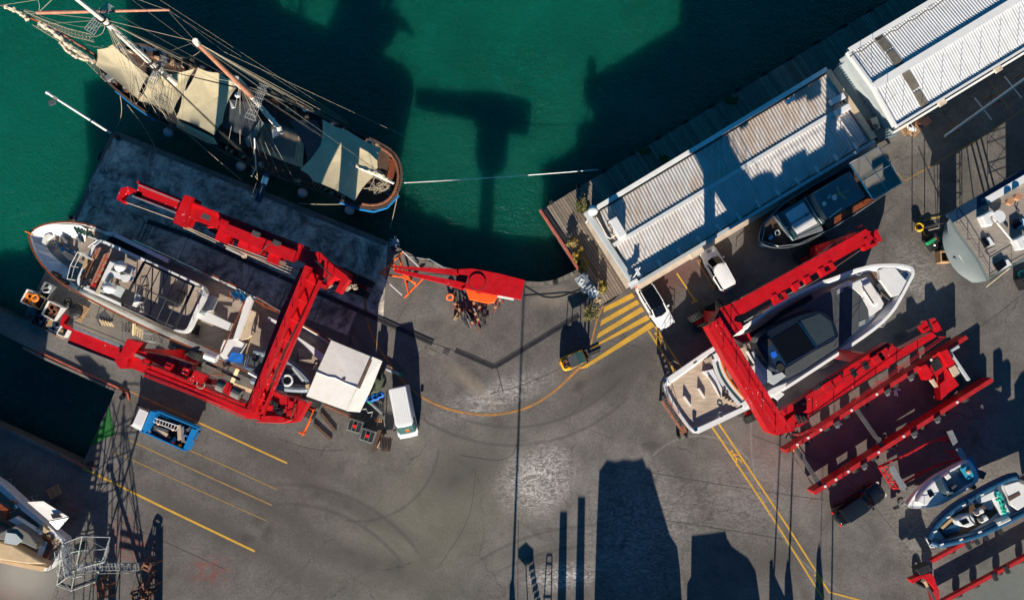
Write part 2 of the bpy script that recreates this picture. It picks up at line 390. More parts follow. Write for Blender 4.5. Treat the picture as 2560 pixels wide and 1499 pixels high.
# ---------------------------------------------------------------- ground, quay and water
def ground_material():
    m, n, b = nodes('asphalt'); g = NG(n)
    big = g.noise(.055, 5, .6, .4); mid = g.noise(.35, 8, .7, .3); fin = g.noise(5.0, 6, .75)
    base = g.mix(g.ramp(big, [(.35, 0), (.65, 1)]), (.103, .096, .090), (.160, .147, .135))
    base = g.mix(1.0, base, g.ramp(mid, [(.25, .55), (.5, .97), (.75, 1.33)]), 'MULTIPLY')
    base = g.mix(1.0, base, g.ramp(fin, [(.3, .66), (.7, 1.32)]), 'MULTIPLY')
    base = g.mix(1.0, base, g.ramp(g.noise(16, 4, .8), [(.3, .7), (.7, 1.3)]), 'MULTIPLY')
    base = g.mix(g.math('MULTIPLY', g.ramp(g.vor(9), [(.12, 1), (.2, 0)]), g.ramp(g.noise(.8, 4), [(.45, 0), (.6, .35)])), base, (.34, .31, .28))
    base = g.mix(g.ramp(g.noise(.16, 9, .8, 1.2), [(.52, 0), (.66, .42)]), base, (.078, .070, .062))
    # pinkish antifouling dust in the right of the yard and red patches by the stands
    pk = g.math('MULTIPLY', g.blob(P(2050, 1060), 15, 7, .5), g.ramp(g.noise(.4, 5, .7), [(.35, .2), (.65, 1)]))
    base = g.mix(g.math('MULTIPLY', pk, .75), base, (.175, .100, .092))
    pk2 = g.math('MULTIPLY', g.blob(P(1690, 690), 6, 2.2, .5), .7); base = g.mix(pk2, base, (.12, .05, .045))
    for c, r, ry in ((P(310, 1340), 1.2, 1.8), (P(525, 1425), 1.7, 1.3), (P(30, 1490), 1.6, 1.4), (P(345, 1370), 1.5, 1), (P(175, 1265), 1, 1.6)):
        k = g.math('MULTIPLY', g.blob(c, r*1.5, ry*1.5), g.ramp(g.noise(1.6, 8, .8), [(.46, 0), (.6, .75)]))
        base = g.mix(k, base, (.24, .045, .035))
    # greenish worn belt and darker wheel belts
    gr = g.math('MULTIPLY', g.blob(P(1080, 1300), 14, 9, .6), .45); base = g.mix(gr, base, (.155, .150, .105))
    gr = g.math('MULTIPLY', g.blob(P(2500, 1480), 7, 4, .6), .7); base = g.mix(gr, base, (.12, .145, .135))
    gr = g.math('MULTIPLY', g.blob(P(60, 1440), 4.6, 3.4, -.3), .9); base = g.mix(gr, base, (.26, .24, .215))
    for c, r, ry, ro in ((P(850, 1250), 12, 1.0, -.47), (P(1150, 1180), 5, 3, .4), (P(1700, 1180), 7, 1.6, -.9), (P(1950, 1400), 6, 2.4, .2), (P(560, 1330), 15, 1.6, -.47), (P(700, 1130), 9, 1.5, -.42), (P(620, 1240), 12, .9, -.47), (P(1570, 900), 10, 1.3, .5), (P(1500, 980), 9, 1.0, .5), (P(900, 1400), 10, 2.0, -.3)):
        k = g.math('MULTIPLY', g.blob(c, r, ry, ro), g.ramp(mid, [(.3, .15), (.65, .8)])); base = g.mix(k, base, (.062, .057, .052))
    # pale concrete patch repairs
    for c, r, ry, ro in ((P(1385, 745), 2.4, 1.1, .1), (P(1180, 960), 3.6, .8, -.7), (P(215, 480), 2.2, 3.2, .4), (P(1000, 620), 1.8, 1.4, -.4), (P(245, 820), 2, 3, .2)):
        k = g.math('MULTIPLY', g.blob(c, r*1.25, ry*1.25, ro), g.ramp(g.noise(1.3, 7, .7), [(.3, .3), (.6, .85)])); base = g.mix(k, base, (.235, .195, .155))
    for c, r, a0, a1, w_, dk in ((P(1500,1900), 21, 1.2, 2.2, .22, 1), (P(1500,1900), 19.2, 1.25, 2.15, .22, 1), (P(1280,700), 14, 4.0, 5.6, .2, 1), (P(1280,700), 15.7, 4.0, 5.5, .2, 1), (P(900,1100), 7.5, 4.5, 6.2, .18, 1), (P(2000,1400), 11, 2.4, 3.9, .2, 1), (P(2000,1400), 12.7, 2.4, 3.8, .2, 1), (P(1750,1250), 6, .6, 2.4, .14, 0), (P(700,1650), 16, .6, 1.7, .25, 1), (P(700,1650), 14.2, .6, 1.7, .25, 1), (P(2300,1100), 16, 2.9, 4.2, .12, 0)):
        k = g.math('MULTIPLY', g.ring(c, r, w_, a0, a1), g.ramp(fin, [(.35, .1), (.6, .6)])); base = g.mix(k, base, (.055, .05, .047) if dk else (.26, .24, .215))
    # white scuffs and paint drags
    sc_n = g.noise(.9, 10, .85, 2.6, vec=g.map(rot=(0, 0, -.75), sca=(1.0, 2.4, 1)))
    for c, r, ry, ro, a in ((P(1345, 1200), 3.6, 2.9, .6, 1.1), (P(1400, 1440), 3.4, 1.2, .1, 1.), (P(1240, 990), 5.2, 1.4, .35, .7), (P(1590, 1330), 5, 7.2, 0, .45), (P(2420, 1180), 4, 2.6, 0, .3), (P(2290, 690), 2.4, 4, .3, .35), (P(2300, 1330), 3, 4.5, .4, .3), (P(1860, 1240), 6, 4, .3, .25)):
        k = g.math('MULTIPLY', g.math('MULTIPLY', g.blob(c, r*1.3, ry*1.3, ro), g.ramp(sc_n, [(.47, 0), (.57, 1)])), a)
        base = g.mix(k, base, (.56, .53, .50))
    # pale scratch web
    vor = g.vor(.35, 'DISTANCE_TO_EDGE', vec=None)
    wob = g.noise(.9, 6, .7)
    webm = g.math('MULTIPLY', g.ramp(g.vor(.22, 'DISTANCE_TO_EDGE', vec=g.map(rot=(0,0,.4))), [(.0, 1), (.006, 0)]), g.ramp(wob, [(.52, 0), (.66, .30)]))
    base = g.mix(webm, base, (.30, .27, .24))
    # dark cracks and sawn joints
    nv = n.nodes.new('ShaderNodeVectorMath'); nv.operation = 'MULTIPLY_ADD'
    nz = n.nodes.new('ShaderNodeTexNoise'); nz.inputs['Scale'].default_value = .6; nz.inputs['Detail'].default_value = 5
    n.links.new(g.tc, nz.inputs['Vector']); n.links.new(nz.outputs['Color'], nv.inputs[0]); nv.inputs[1].default_value = (2.2, 2.2, 0); n.links.new(g.tc, nv.inputs[2])
    cr = g.ramp(g.vor(.085, 'DISTANCE_TO_EDGE', vec=nv.outputs[0]), [(0, 1), (.0042, 0)])
    cr = g.math('MULTIPLY', cr, g.ramp(g.noise(.3, 3), [(.4, .1), (.6, .8)]))
    base = g.mix(cr, base, (.045, .04, .036))
    oil = g.math('MULTIPLY', g.ramp(g.vor(.30, vec=nv.outputs[0]), [(.10, 1), (.30, 0)]), g.ramp(g.noise(.22, 3), [(.50, 0), (.62, .65)]))
    base = g.mix(oil, base, (.045, .042, .04))
    spk = g.math('MULTIPLY', g.ramp(g.vor(3.0), [(.05, 1), (.08, 0)]), g.ramp(g.noise(.5, 4), [(.48, 0), (.6, .7)]))
    base = g.mix(spk, base, (.42, .40, .37))
    n.links.new(base, b.inputs['Base Color']); b.inputs['Roughness'].default_value = .88; b.inputs['Specular IOR Level'].default_value = .25
    g.bump(b, g.noise(7, 6, .75), .35, .02)
    M_['asphalt'] = m
ground_material()
def pier_material():
    m, n, b = nodes('pier_concrete'); g = NG(n)
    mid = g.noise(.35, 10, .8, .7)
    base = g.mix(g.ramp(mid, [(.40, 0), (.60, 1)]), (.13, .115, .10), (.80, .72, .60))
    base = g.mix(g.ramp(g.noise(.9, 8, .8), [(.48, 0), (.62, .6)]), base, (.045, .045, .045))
    base = g.mix(g.math('MULTIPLY', g.ramp(g.vor(7), [(.12, 1), (.2, 0)]), g.ramp(g.noise(.35, 4), [(.45, 0), (.6, .8)])), base, (.5, .48, .45))
    base = g.mix(g.math('MULTIPLY', g.ramp(g.noise(.6, 5), [(.6, 0), (.7, .5)]), 1), base, (.17, .07, .05))
    n.links.new(base, b.inputs['Base Color']); b.inputs['Roughness'].default_value = .9
    g.bump(b, g.noise(5, 5), .3, .02); M_['pier_concrete'] = m
pier_material()
def water_material():
    m, n, b = nodes('water'); g = NG(n)
    f = g.noise(.035, 4, .6, .6)
    base = g.mix(g.ramp(f, [(.35, 0), (.7, 1)]), (.003, .072, .045), (.004, .132, .086))
    base = g.mix(g.ramp(g.noise(.12, 5, .7, 1.0), [(.5, 0), (.75, .3)]), base, (.003, .175, .125))
    base = g.mix(g.math('MULTIPLY', g.blob(P(90, 990, -1.6), 11, 9), .92), base, (.004, .030, .028))   # shade of the small slip put into the water colour
    base = g.mix(g.math('MULTIPLY', g.ramp(g.noise(1.4, 6, .75), [(.55, 0), (.75, .35)]), 1), base, (.004, .21, .155))
    n.links.new(base, b.inputs['Base Color'])
    b.inputs['Roughness'].default_value = .12; b.inputs['IOR'].default_value = 1.33
    b.inputs['Specular IOR Level'].default_value = .5
    b.inputs['Subsurface Weight'].default_value = 1.0; b.inputs['Subsurface Radius'].default_value = (.3, 1.0, .9); b.inputs['Subsurface Scale'].default_value = 12.0
    h = g.mix(.5, g.noise(1.1, 5, .6, .5, vec=g.map(rot=(0,0,.3), sca=(1, 1.6, 1))), g.noise(4.5, 4, .6))
    g.bump(b, h, 1.0, .30); M_['water'] = m
water_material()
land = [(282,325),(395,383),(560,452),(720,510),(880,570),(975,607),(1005,624),(1040,642),(1075,655),(1110,666),(1180,682),(1260,696),(1345,705),(1385,700),(1443,673),
        (1357,530),(2225,2),(2800,-344),(3600,-826)]
land2 = [(205,1160),(0,1066),(-500,832)]
slip = [(205,1160),(290,973),(200,930),(110,888),(58,862),(0,832),(-500,600),(-500,540),(0,775),(55,801),(92,722),(180,550)]
big = PP(land) + [Vector((170, 60, 0)), Vector((170, -120, 0)), Vector((-150, -120, 0)), P(-500, 832)]
outline = big + PP([(0,1066),(205,1160),(290,973),(200,930),(110,888),(58,862),(0,832),(-500,600),(-500,540),(0,775),(55,801),(92,722),(180,550)])
mb = MB(); mb.add(outline, [tuple(range(len(outline)))]); struct('ground', mb, 'asphalt')
mb = MB(); k = len(outline)
mb.add([Vector((p.x, p.y, -.01)) for p in outline] + [Vector((p.x, p.y, -7)) for p in outline], [(i, (i+1) % k, k + (i+1) % k, k + i) for i in range(k)])
struct('quay_wall', mb, 'quay_wall')
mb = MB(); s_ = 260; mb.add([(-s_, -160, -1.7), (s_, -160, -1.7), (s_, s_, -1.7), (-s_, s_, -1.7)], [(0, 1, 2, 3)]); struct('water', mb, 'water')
mb = MB(); mb.add([(-s_, -160, -8), (s_, -160, -8), (s_, s_, -8), (-s_, s_, -8)], [(0, 1, 2, 3)]); struct('seabed', mb, 'quay_wall')

# pier slabs: real slabs with open joints along the north-east edge of the left pier
A, B = P(292, 332), P(968, 606); dv = (B - A).normalized(); nv_ = Vector((dv.y, -dv.x, 0)); L = (B - A).length
mb0 = MB(); mb0.add([Vector((p.x, p.y, .002)) for p in [A - nv_*.25, B - nv_*.25, B + nv_*6.6, A + nv_*6.6 ]], [(0,1,2,3)])
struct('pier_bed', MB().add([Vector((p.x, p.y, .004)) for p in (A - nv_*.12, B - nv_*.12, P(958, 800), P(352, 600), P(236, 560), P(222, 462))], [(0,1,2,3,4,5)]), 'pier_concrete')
ns = 11
pier_root = thing('concrete_pier', 'blue shadowed pier paving of long concrete slabs beside the sailing ship', 'paving', tuple(A))
for i in range(ns):
    a, b_ = A + dv*(L*i/ns + .018), A + dv*(L*(i+1)/ns - .018)
    d0 = 6.0 if i else 4.6
    hgt = .045 + random.uniform(-.008, .012)
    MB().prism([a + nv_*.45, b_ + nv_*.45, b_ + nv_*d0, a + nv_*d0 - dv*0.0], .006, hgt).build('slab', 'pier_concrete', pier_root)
for i in range(22):
    a, b_ = A + dv*(L*i/22 + .02), A + dv*(L*(i+1)/22 - .02)
    MB().prism([a - nv_*.12, b_ - nv_*.12, b_ + nv_*.40, a + nv_*.40], .006, .08 + random.uniform(-.01, .01)).build('coping_stone', 'concrete', pier_root)
# inner slabs between slab row and yacht
Q = [P(240,565), P(352,600)]
inner = [A + nv_*6.07, B + nv_*6.07]
for i in range(8):
    a, b_ = inner[0].lerp(inner[1], i/8 + .002), inner[0].lerp(inner[1], (i+1)/8 - .002)
    dd = 3.6 - i*.0
    MB().prism([a, b_, b_ + nv_*dd, a + nv_*dd], .006, .04 + random.uniform(-.006, .006)).build('slab', 'pier_concrete', pier_root)

# quay edge curb stones along the curved quay
cs = thing('quay_curb', 'low concrete curb stones along the curved quay edge by the red jib crane', 'curb', tuple(P(1040, 650)))
pts = smooth_line(PP([(975,608),(1040,642),(1110,667),(1180,683),(1260,697),(1345,706),(1385,701),(1443,674)]), 2)
tot = []
for i in range(len(pts) - 1):
    a, b_ = pts[i], pts[i+1]
    if (b_ - a).length < .4: continue
    e = (b_ - a).normalized(); q = Vector((e.y, -e.x, 0))
    MB().prism([a + e*.02, b_ - e*.02, b_ - e*.02 + q*.35, a + e*.02 + q*.35], .004, .10 + random.uniform(-.01, .01)).build('curb_stone', 'concrete', cs)

# drain channels with steel grates set in the paving
def drain(pts, wd, label, step=1.0, dz=0):
    pts = PP(pts, dz); r = thing('drain_channel', label, 'drain', tuple(pts[0]))
    for i in range(len(pts) - 1):
        a, b_ = pts[i], pts[i+1]; e = (b_ - a); l = e.length; e.normalize(); n_ = Vector((-e.y, e.x, 0))
        for s in (-1, 1):
            MB().beam(a + n_*s*(wd/2 + .05) + Vector((0,0,.03)), b_ + n_*s*(wd/2 + .05) + Vector((0,0,.03)), .08, .025).build('frame', 'dark_steel', r)
        k = int(l / step)
        for j in range(k):
            c0, c1 = a + e*(l*j/k + .02), a + e*(l*(j+1)/k - .02)
            MB().beam(c0 + Vector((0,0,.018)), c1 + Vector((0,0,.018)), wd, .014).build('grate', 'black_metal', r)
drain([(348,600),(368,553),(480,592),(700,690),(900,777),(1082,858)], .34, 'long black drain channel running from the pier along the left yacht', 2.2, .045)
drain([(1138,876),(1236,918),(1448,788)], .30, 'black V shaped drain channel in front of the red jib crane', 1.6)
mb = MB(); mb.strip([p + Vector((0,0,.008)) for p in PP([(1082,858),(1140,877)])], .06); mb.strip([p + Vector((0,0,.008)) for p in PP([(1243,918),(1249,945),(1258,981)])], .08)
struct('saw_cut', mb, 'seam')
mb = MB()
for l in ([(1043,700),(1003,790),(960,845),(958,900)], [(1300,1100),(1270,1160),(1150,1140)], [(1880,1090),(2100,1170),(2250,1340),(2330,1460)], [(210,1260),(560,1420)], [(2270,470),(2330,540)], [(1420,905),(1330,960),(1230,985)],
          [(1520,1160),(1800,1215),(2060,1250)], [(1560,1280),(1730,1310),(1990,1350)], [(2160,575),(2235,510)], [(2400,850),(2480,800),(2560,735)], [(135,1499),(170,1380)], [(700,1100),(790,1130),(860,1128)], [(1090,1420),(1180,1300),(1190,1180)], [(1700,560+150),(1830,780),(1900,800)]):
    mb.strip(smooth_line([p + Vector((0,0,.007)) for p in PP([(a + random.uniform(-4,4), b_ + random.uniform(-4,4)) for a, b_ in l])], 2), .035)
struct('paving_crack', mb, 'seam')
for c, s_c, lab in (((1079,880), (.75, .5), 'pale'), ((1116,879), (.55, .55), 'dark')):
    o = single('manhole_cover', MB().box(P(*c) + Vector((0,0,.012)), (s_c[0], s_c[1], .02), -.5), 'concrete' if lab == 'pale' else 'dark_steel', lab + ' square manhole cover in the paving beside the thin end of the drain', 'manhole cover')

# painted markings
def paint_mat(name, col, wear):
    m, n, b = nodes(name); g = NG(n)
    a = g.ramp(g.noise(1.6, 9, .85, .6), [(.42 + wear*.18 - .1, 1), (.60 + wear*.05, 0)])
    a2 = g.ramp(g.noise(9, 5, .8), [(.46 - wear*.1, 1), (.66, .55)])
    k = g.math('MULTIPLY', g.math('MAXIMUM', a, 1 - wear), a2)
    c = g.mix(g.ramp(g.noise(.7, 5), [(.3, 0), (.7, 1)]), tuple(col), tuple(x*.72 for x in col))
    c = g.mix(k, (.12, .105, .09), c)
    n.links.new(c, b.inputs['Base Color']); b.inputs['Roughness'].default_value = .8; M_[name] = m
paint_mat('line_yellow', (.85, .46, .004), .22); paint_mat('line_orange', (.62, .25, .015), .6); paint_mat('line_faint', (.34, .21, .05), 1.0)
def line(pts, wd, mt='line_yellow', z=.009, sm=0):
    p = [q + Vector((0,0,z)) for q in PP(pts)]
    if sm: p = smooth_line(p, sm)
    struct('painted_line', MB().strip(p, wd), mt)
line([(205,1168),(420,1273),(637,1377)], .20); line([(500,1057),(718,1157)], .16); line([(300,966),(500,1057)], .15, 'line_orange')
line([(325,1100),(450,1158),(680,1262)], .15, 'line_faint'); line([(467,1121),(560,1162),(692,1222)], .13, 'line_faint'); line([(285,1128),(470,1212),(665,1300)], .12, 'line_faint')
line([(936,640),(915,690),(911,755),(922,820),(948,872),(975,910),(1006,952),(1050,992),(1110,1020),(1180,1036),(1255,1037),(1330,1016),(1392,974),(1432,935),(1452,916)], .22, 'line_orange', sm=2)
line([(1508,764),(1492,800),(1477,862)], .16, 'line_orange')
line([(1621,826),(1687,930),(1803,1100),(1936,1300),(2060,1499)], .17); line([(1636,813),(1702,916),(1825,1100),(1968,1314),(2073,1479),(2160,1502)], .17)
line([(1692,683),(1738,752)], .15); line([(1729,757),(1744,750)], .14); line([(1743,650),(1785,723)], .15, 'line_orange')
line([(2238,428),(2262,452),(2360,396),(2440,352),(2562,272)], .16, 'line_faint'); line([(2468,195),(2532,286)], .14, 'line_faint')
for q in ([(1511,767),(1580,732),(1587,743),(1508,781)], [(1503,800),(1592,749),(1599,759),(1500,815)], [(1496,832),(1603,766),(1611,777),(1491,847)], [(1487,862),(1617,787),(1625,798),(1477,872)], [(1447,922),(1628,803),(1637,815),(1466,919)]):
    mb = MB(); mb.add([p + Vector((0,0,.013)) for p in PP(q)], [(0,1,2,3)]); struct('painted_hatch_bar', mb, 'line_yellow')
def walker(u, v, s=1.0):
    "painted walking figure"
    c = P(u, v, .013); e = (P(1825,1100) - P(1702,916)).normalized(); n_ = Vector((-e.y, e.x, 0)); mb = MB()
    q = lambda a, b_: c + n_*a*s + e*(-b_)*s
    mb.add([q(.16*math.cos(t*.785), 1.0 + .16*math.sin(t*.785)) for t in range(8)], [tuple(range(8))])
    for l in ([(0,.8),(0,.2)], [(0,.2),(.28,-.25),(.2,-.55)], [(0,.2),(-.2,-.2),(-.45,-.5)], [(0,.7),(.32,.35)], [(0,.7),(-.3,.45),(-.36,.2)]):
        mb.strip([q(*t) + Vector((0,0,.001*len(mb.v)/9)) for t in l], .13*s)
    struct('painted_walking_figure', mb, 'line_yellow')
walker(1653, 853, .9); walker(1843, 1148, .9); walker(2050, 1455, .8)

# red kerbs, fixtures and carpet round the small slip
for l, lab in (([(110,884),(200,926),(290,966),(320,982),(324,1000)], 'red painted edge kerb on the north side of the dark slip'), ([(150,1136),(205,1163),(235,1168)], 'red painted edge kerb on the south side of the dark slip')):
    mb = MB(); p = [q + Vector((0,0,.16)) for q in PP(l)]
    for i in range(len(p)-1): mb.beam(p[i], p[i+1], .16, .15)
    single('edge_kerb', mb, 'red_kerb', lab, 'kerb')
mb = MB(); p = [q + Vector((0,0,.12)) for q in PP([(28,1078),(110,1117),(200,1160)])]
for i in range(2): mb.beam(p[i], p[i+1], .34, .11)
single('edge_beam', mb, 'concrete', 'pale concrete edge beam on the south side of the dark slip', 'kerb')
mb = MB(); p = [q + Vector((0,0,.10)) for q in PP([(62,864),(110,888),(200,928),(292,970)])]
for i in range(3): mb.beam(p[i] - Vector((.1,.2,0)), p[i+1] - Vector((.1,.2,0)), .22, .1)
single('edge_beam', mb, 'concrete', 'worn concrete edge beam under the red kerb north of the dark slip', 'kerb')
mb = MB(); mb.prism([p for p in PP([(272,1018),(288,1085),(225,1115),(262,1046)])], .004, .03); struct('green_carpet', mb, 'green_carpet')
def bollard(u, v, lab):
    r = thing('mooring_bollard', lab, 'bollard', tuple(P(u, v)))
    c = P(u, v); MB().cyl(c, .32, .06, 12).build('base_plate', 'dark_steel', r)
    MB().cyl(c + Vector((0,0,.06)), .16, .38, 12).build('post', 'black_metal', r); MB().cyl(c + Vector((0,0,.42)), .25, .12, 12, .2).build('cap', 'black_metal', r)
for u, v, lab in ((310, 992, 'black mooring bollard at the end of the red kerb by the dark slip'), (228, 1158, 'black mooring bollard at the lower corner of the dark slip'), (181, 547, 'black mooring bollard at the sunlit pier tip above the left yacht'), (298, 345, 'black mooring bollard at the pier corner below the light pole'), (72, 792, 'black bollard at the pier corner below the fish boxes'), (985, 622, 'black mooring bollard tangled in rope by the orange frame'), (1388, 706, 'small bollard on the pale concrete beside the timber deck')):
    bollard(u, v, lab)
for u, v, lab in ((255, 392, 'black tyre fender hung on the pier edge below the light pole'), (296, 347, 'black tyre fender at the pier corner'), (105, 884, 'red round fender on the finger pier edge')):
    c = P(u, v, -.5); m_ = 'black_rubber' if 'red' not in lab else 'red_box'
    single('tyre_fender', MB().torus(c, .42, .16, 16, 7, (-.9, .4, .1)), m_, lab, 'fender')

# timber deck
A, B = P(1353, 525, .15), P(2225, 0, .15); dv = (B - A).normalized(); nn = Vector((dv.y, -dv.x, 0))
m, n, b = nodes('deck_wood'); g = NG(n, 'Object')
oi = n.nodes.new('ShaderNodeObjectInfo')
c = g.mix(oi.outputs['Random'], (.17, .135, .105), (.30, .24, .19))
c = g.mix(1.0, c, g.ramp(g.noise(2.2, 7, .75, .8), [(.3, .7), (.7, 1.25)]), 'MULTIPLY')
n.links.new(c, b.inputs['Base Color']); b.inputs['Roughness'].default_value = .85; M_['deck_wood'] = m
deck = thing('timber_deck', 'weathered boardwalk of narrow planks along the water round the long shed', 'boardwalk', tuple(P(1431, 640)))
sp = .285; wpx = (P(1509, 758, .15) - P(1353, 525, .15)).length
nW = int((P(1480, 530) - P(1355, 606)).length / sp); N = int((B - A).length / sp)
prj = (P(1467, 533, 0) - A).dot(dv)
for i in range(min(N + 12, 280)):
    x0 = i*sp
    l = wpx if x0 < prj + 2.6 else 4.1
    a = A + dv*(x0 + .02) + nn*random.uniform(-.03, .03); b_ = A + dv*(x0 + sp - .03) + nn*0
    h_ = .15 + random.uniform(-.006, .006)
    MB().prism([a, b_, b_ + nn*(l + random.uniform(-.05,.05)), a + nn*l], .09, h_).build('plank', 'deck_wood', deck)
struct('deck_bed', MB().prism([A + nn*.05, B + dv*3 + nn*.05, B + dv*3 + nn*4, A + dv*(prj+2.6) + nn*4, A + dv*(prj+2.6) + nn*wpx, A + nn*wpx], .006, .05), 'seam')
for i in range(14):
    mb = MB(); c = A + dv*(i*3.1 + 1.2) - nn*.12; mb.box((c.x, c.y, -.25), (.35, .35, .9), ang(A, B)); mb.build('fender_block', 'black_rubber', deck)
mb = MB(); p = PP([(1350,524),(1412,616),(1446,672)], .32)
for i in range(2): mb.beam(p[i], p[i+1], .20, .5)
p2 = [q + (P(1368,524) - P(1356,524)) for q in p]
single('edge_kerb', mb, 'red_kerb', 'rust red kerb along the west end of the timber deck', 'kerb')
single('gutter_beam', MB().beam(p2[0] - Vector((0,0,.05)), p2[1] - Vector((0,0,.05)), .3, .2).beam(p2[1] - Vector((0,0,.05)), p2[2] - Vector((0,0,.05)), .3, .2), 'black_metal', 'dark steel edge beam between the rust red kerb and the deck planks', 'beam')
# ---------------------------------------------------------------- sheds
def bil(q, s, t):
    a = q[0].lerp(q[1], s); b = q[3].lerp(q[2], s); return a.lerp(b, t)
def sheet_field(root, q, n, pitch, m, depth=.045, t0=0.0, t1=1.0, skip=()):
    "q = eave start, eave end, ridge end, ridge start. n corrugated sheets side by side"
    L = (q[1] - q[0]).length
    nrm = (q[1]-q[0]).cross(q[3]-q[0]).normalized(); nrm = nrm if nrm.z > 0 else -nrm
    for i in range(n):
        if i in skip: continue
        s0, s1 = i/n, (i+1)/n - .0006; k = max(2, int(round(L*(s1-s0)/pitch))); mb = MB()
        prof = []
        for j in range(k):
            for f, h in ((0, 0), (.30, 0), (.42, 1), (.72, 1), (.84, 0)): prof.append(((j+f)/k, h))
        prof.append((1.0, 0))
        lo = [bil(q, s0 + (s1-s0)*f, t0) + nrm*h*depth for f, h in prof]; hi = [bil(q, s0 + (s1-s0)*f, t1) + nrm*h*depth for f, h in prof]
        kk = len(prof); mb.add(lo + hi, [(a, a+1, kk+a+1, kk+a) for a in range(kk-1)])
        mb.build('roof_sheet', m, root)
a0 = ang(P(1496,518,4), P(2066,174,4))
corr('sheet_rusty', (.55, .54, .52), (.42, .31, .23), .85, sheet_dir=a0 + math.pi/2)
corr('sheet_clean', (.57, .56, .55), (.46, .36, .28), .4, sheet_dir=a0 + math.pi/2)
corr('sheet_white', (.60, .61, .62), (.5, .5, .5), .2, (.55, .52, .48), sheet_dir=a0 + math.pi/2)
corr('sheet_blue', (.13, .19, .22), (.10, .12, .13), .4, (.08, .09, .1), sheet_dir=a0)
shed = thing('long_shed', 'long low shed with rust streaked corrugated roof beside the timber deck', 'shed', tuple(P(1800, 480)))
zE, zR = 3.6, 3.78
base = PP([(1478,532),(2068,172),(2196,352),(1592,722)], zE)
MB().prism(offset(base, .25), 0, 3.3).build('wall', 'cream_wall', shed)
up = [P(1497,528,zE), P(2066,184,zE), P(2112,262,zR), P(1537,608,zR)]
lo = [P(1584,704,zE), P(2172,352,zE), P(2115,268,zR), P(1541,614,zR)]
sheet_field(shed, up, 20, .30, 'sheet_rusty'); sheet_field(shed, [lo[0], lo[1], lo[2], lo[3]], 20, .30, 'sheet_clean')
MB().beam(P(1533,613,zR+.13), P(2118,262,zR+.13), .36, .14).build('ridge_cap', 'roof_bluewhite', shed)
MB().beam(P(1484,524,zE+.3), P(2068,172,zE+.3), .40, .6).build('gutter', 'white_paint', shed)
MB().beam(P(1492,531,zE+.12), P(2068,183,zE+.12), .10, .2).build('gutter_seam', 'black_metal', shed)
MB().beam(P(1466,528,zE+.4), P(1586,708,zE+.4), .42, .8).build('parapet', 'pale_grey', shed, label='pale end parapet over the timber deck')
MB().beam(P(1580,716,zE+.72), P(2188,352,zE+.72), .30, 1.0).build('gutter', 'pale_grey', shed)
MB().beam(P(2070,176,zE+.35), P(2186,346,zE+.35), .55, .7).build('parapet', 'beige_panel', shed, label='stained beige end parapet')
MB().beam(P(1597,717,2.9), P(2190,361,2.9), .5, .35).build('canopy_ledge', 'cream_wall', shed)
MB().beam(P(1476,552,2.5), P(1578,714,2.5), .9, .3).build('side_ledge', 'cream_wall', shed)
MB().box(P(1741,632,3.0), (1.4, .6, .4), a0).build('lamp_box', 'cream_wall', shed)
for i in range(13):
    a = bil(lo, i/13 + .04, 0.0); MB().tube(a + Vector((0,0,.1)), a + Vector((.12,.5,1.0)), .018, 4).build('bird_spike', 'black_metal', shed)
for i in range(12):   # translucent sheets as small pale dabs along the eave
    a = bil(lo, i/12 + .03, .06); MB().box(a + Vector((0,0,.06)), (.28, .7, .05), a0).build('eave_clip', 'white_paint', shed)
# things on the shed roof
t = thing('satellite_dome', 'white ball shaped antenna dome on the west corner of the long shed', 'antenna dome', tuple(P(1482,530,5)))
MB().cyl(P(1479,535,3.6), .14, .5, 10).build('post', 'white_paint', t); MB().sph(P(1482,526,4.35), .48, 20, 12).build('dome', 'white_gel', t, smooth=True)
for i in range(1): MB().tube(P(1472,545,3.6), P(1465,556,.3), .08, 8).build('brace', 'white_paint', t)
def ac(u, v, rz, lab, s=1.0, z=3.8):
    r = thing('air_conditioner', lab, 'air conditioner', tuple(P(u, v, z)), rz)
    M = W[r.name]; L_ = lambda x, y, zz: M @ Vector((x, y, zz))
    mb = MB(); mb.box(P(u, v, z) + Vector((0,0,.45*s)), (1.5*s, .62*s, .75*s), rz); mb.build('case', 'white_gel', r, bevel=.05)
    MB().torus(L_(-.3*s, -.33*s, .45*s), .25*s, .03, 14, 5, L_(0,1,0) - L_(0,0,0)).build('fan_guard', 'dark_steel', r)
    for dx in (-.5, .5): MB().box(L_(dx*s, 0, .04), (.12, .9*s, .08), rz).build('foot', 'rust', r)
ac(1541, 573, -1.05, 'beige air conditioner unit on rusty feet at the west end of the long shed roof', 1.25)
ac(2087, 253, .5, 'white air conditioner at the east end of the long shed roof nearer the ridge top', .9)
ac(2100, 280, .5, 'shaded air conditioner below the ridge at the east end of the long shed roof', .9)
ac(1972, 255, .5, 'small grey roof unit on the upper slope of the long shed', .6)
single('roof_pipe', MB().path(PP([(1491,543,4.1),(1502,562,4.0),(1518,592,3.95),(1526,596,3.95),(1538,588,3.95)]), .045, 6), 'white_paint', 'thin bent white pipe beside the air conditioner on the long shed', 'pipe')
r = thing('roof_camera_bracket', 'white camera bracket at the south corner of the long shed roof', 'bracket', tuple(P(1590,700,4.8)))
MB().tube(P(1575,706,4.4), P(1600,668,4.6), .07, 6).build('arm', 'white_paint', r); MB().box(P(1594,680,4.5), (.25,.7,.3), .4).build('housing', 'white_gel', r); MB().box(P(1583,706,4.5), (.9,.35,.2), .5).build('foot', 'white_paint', r)
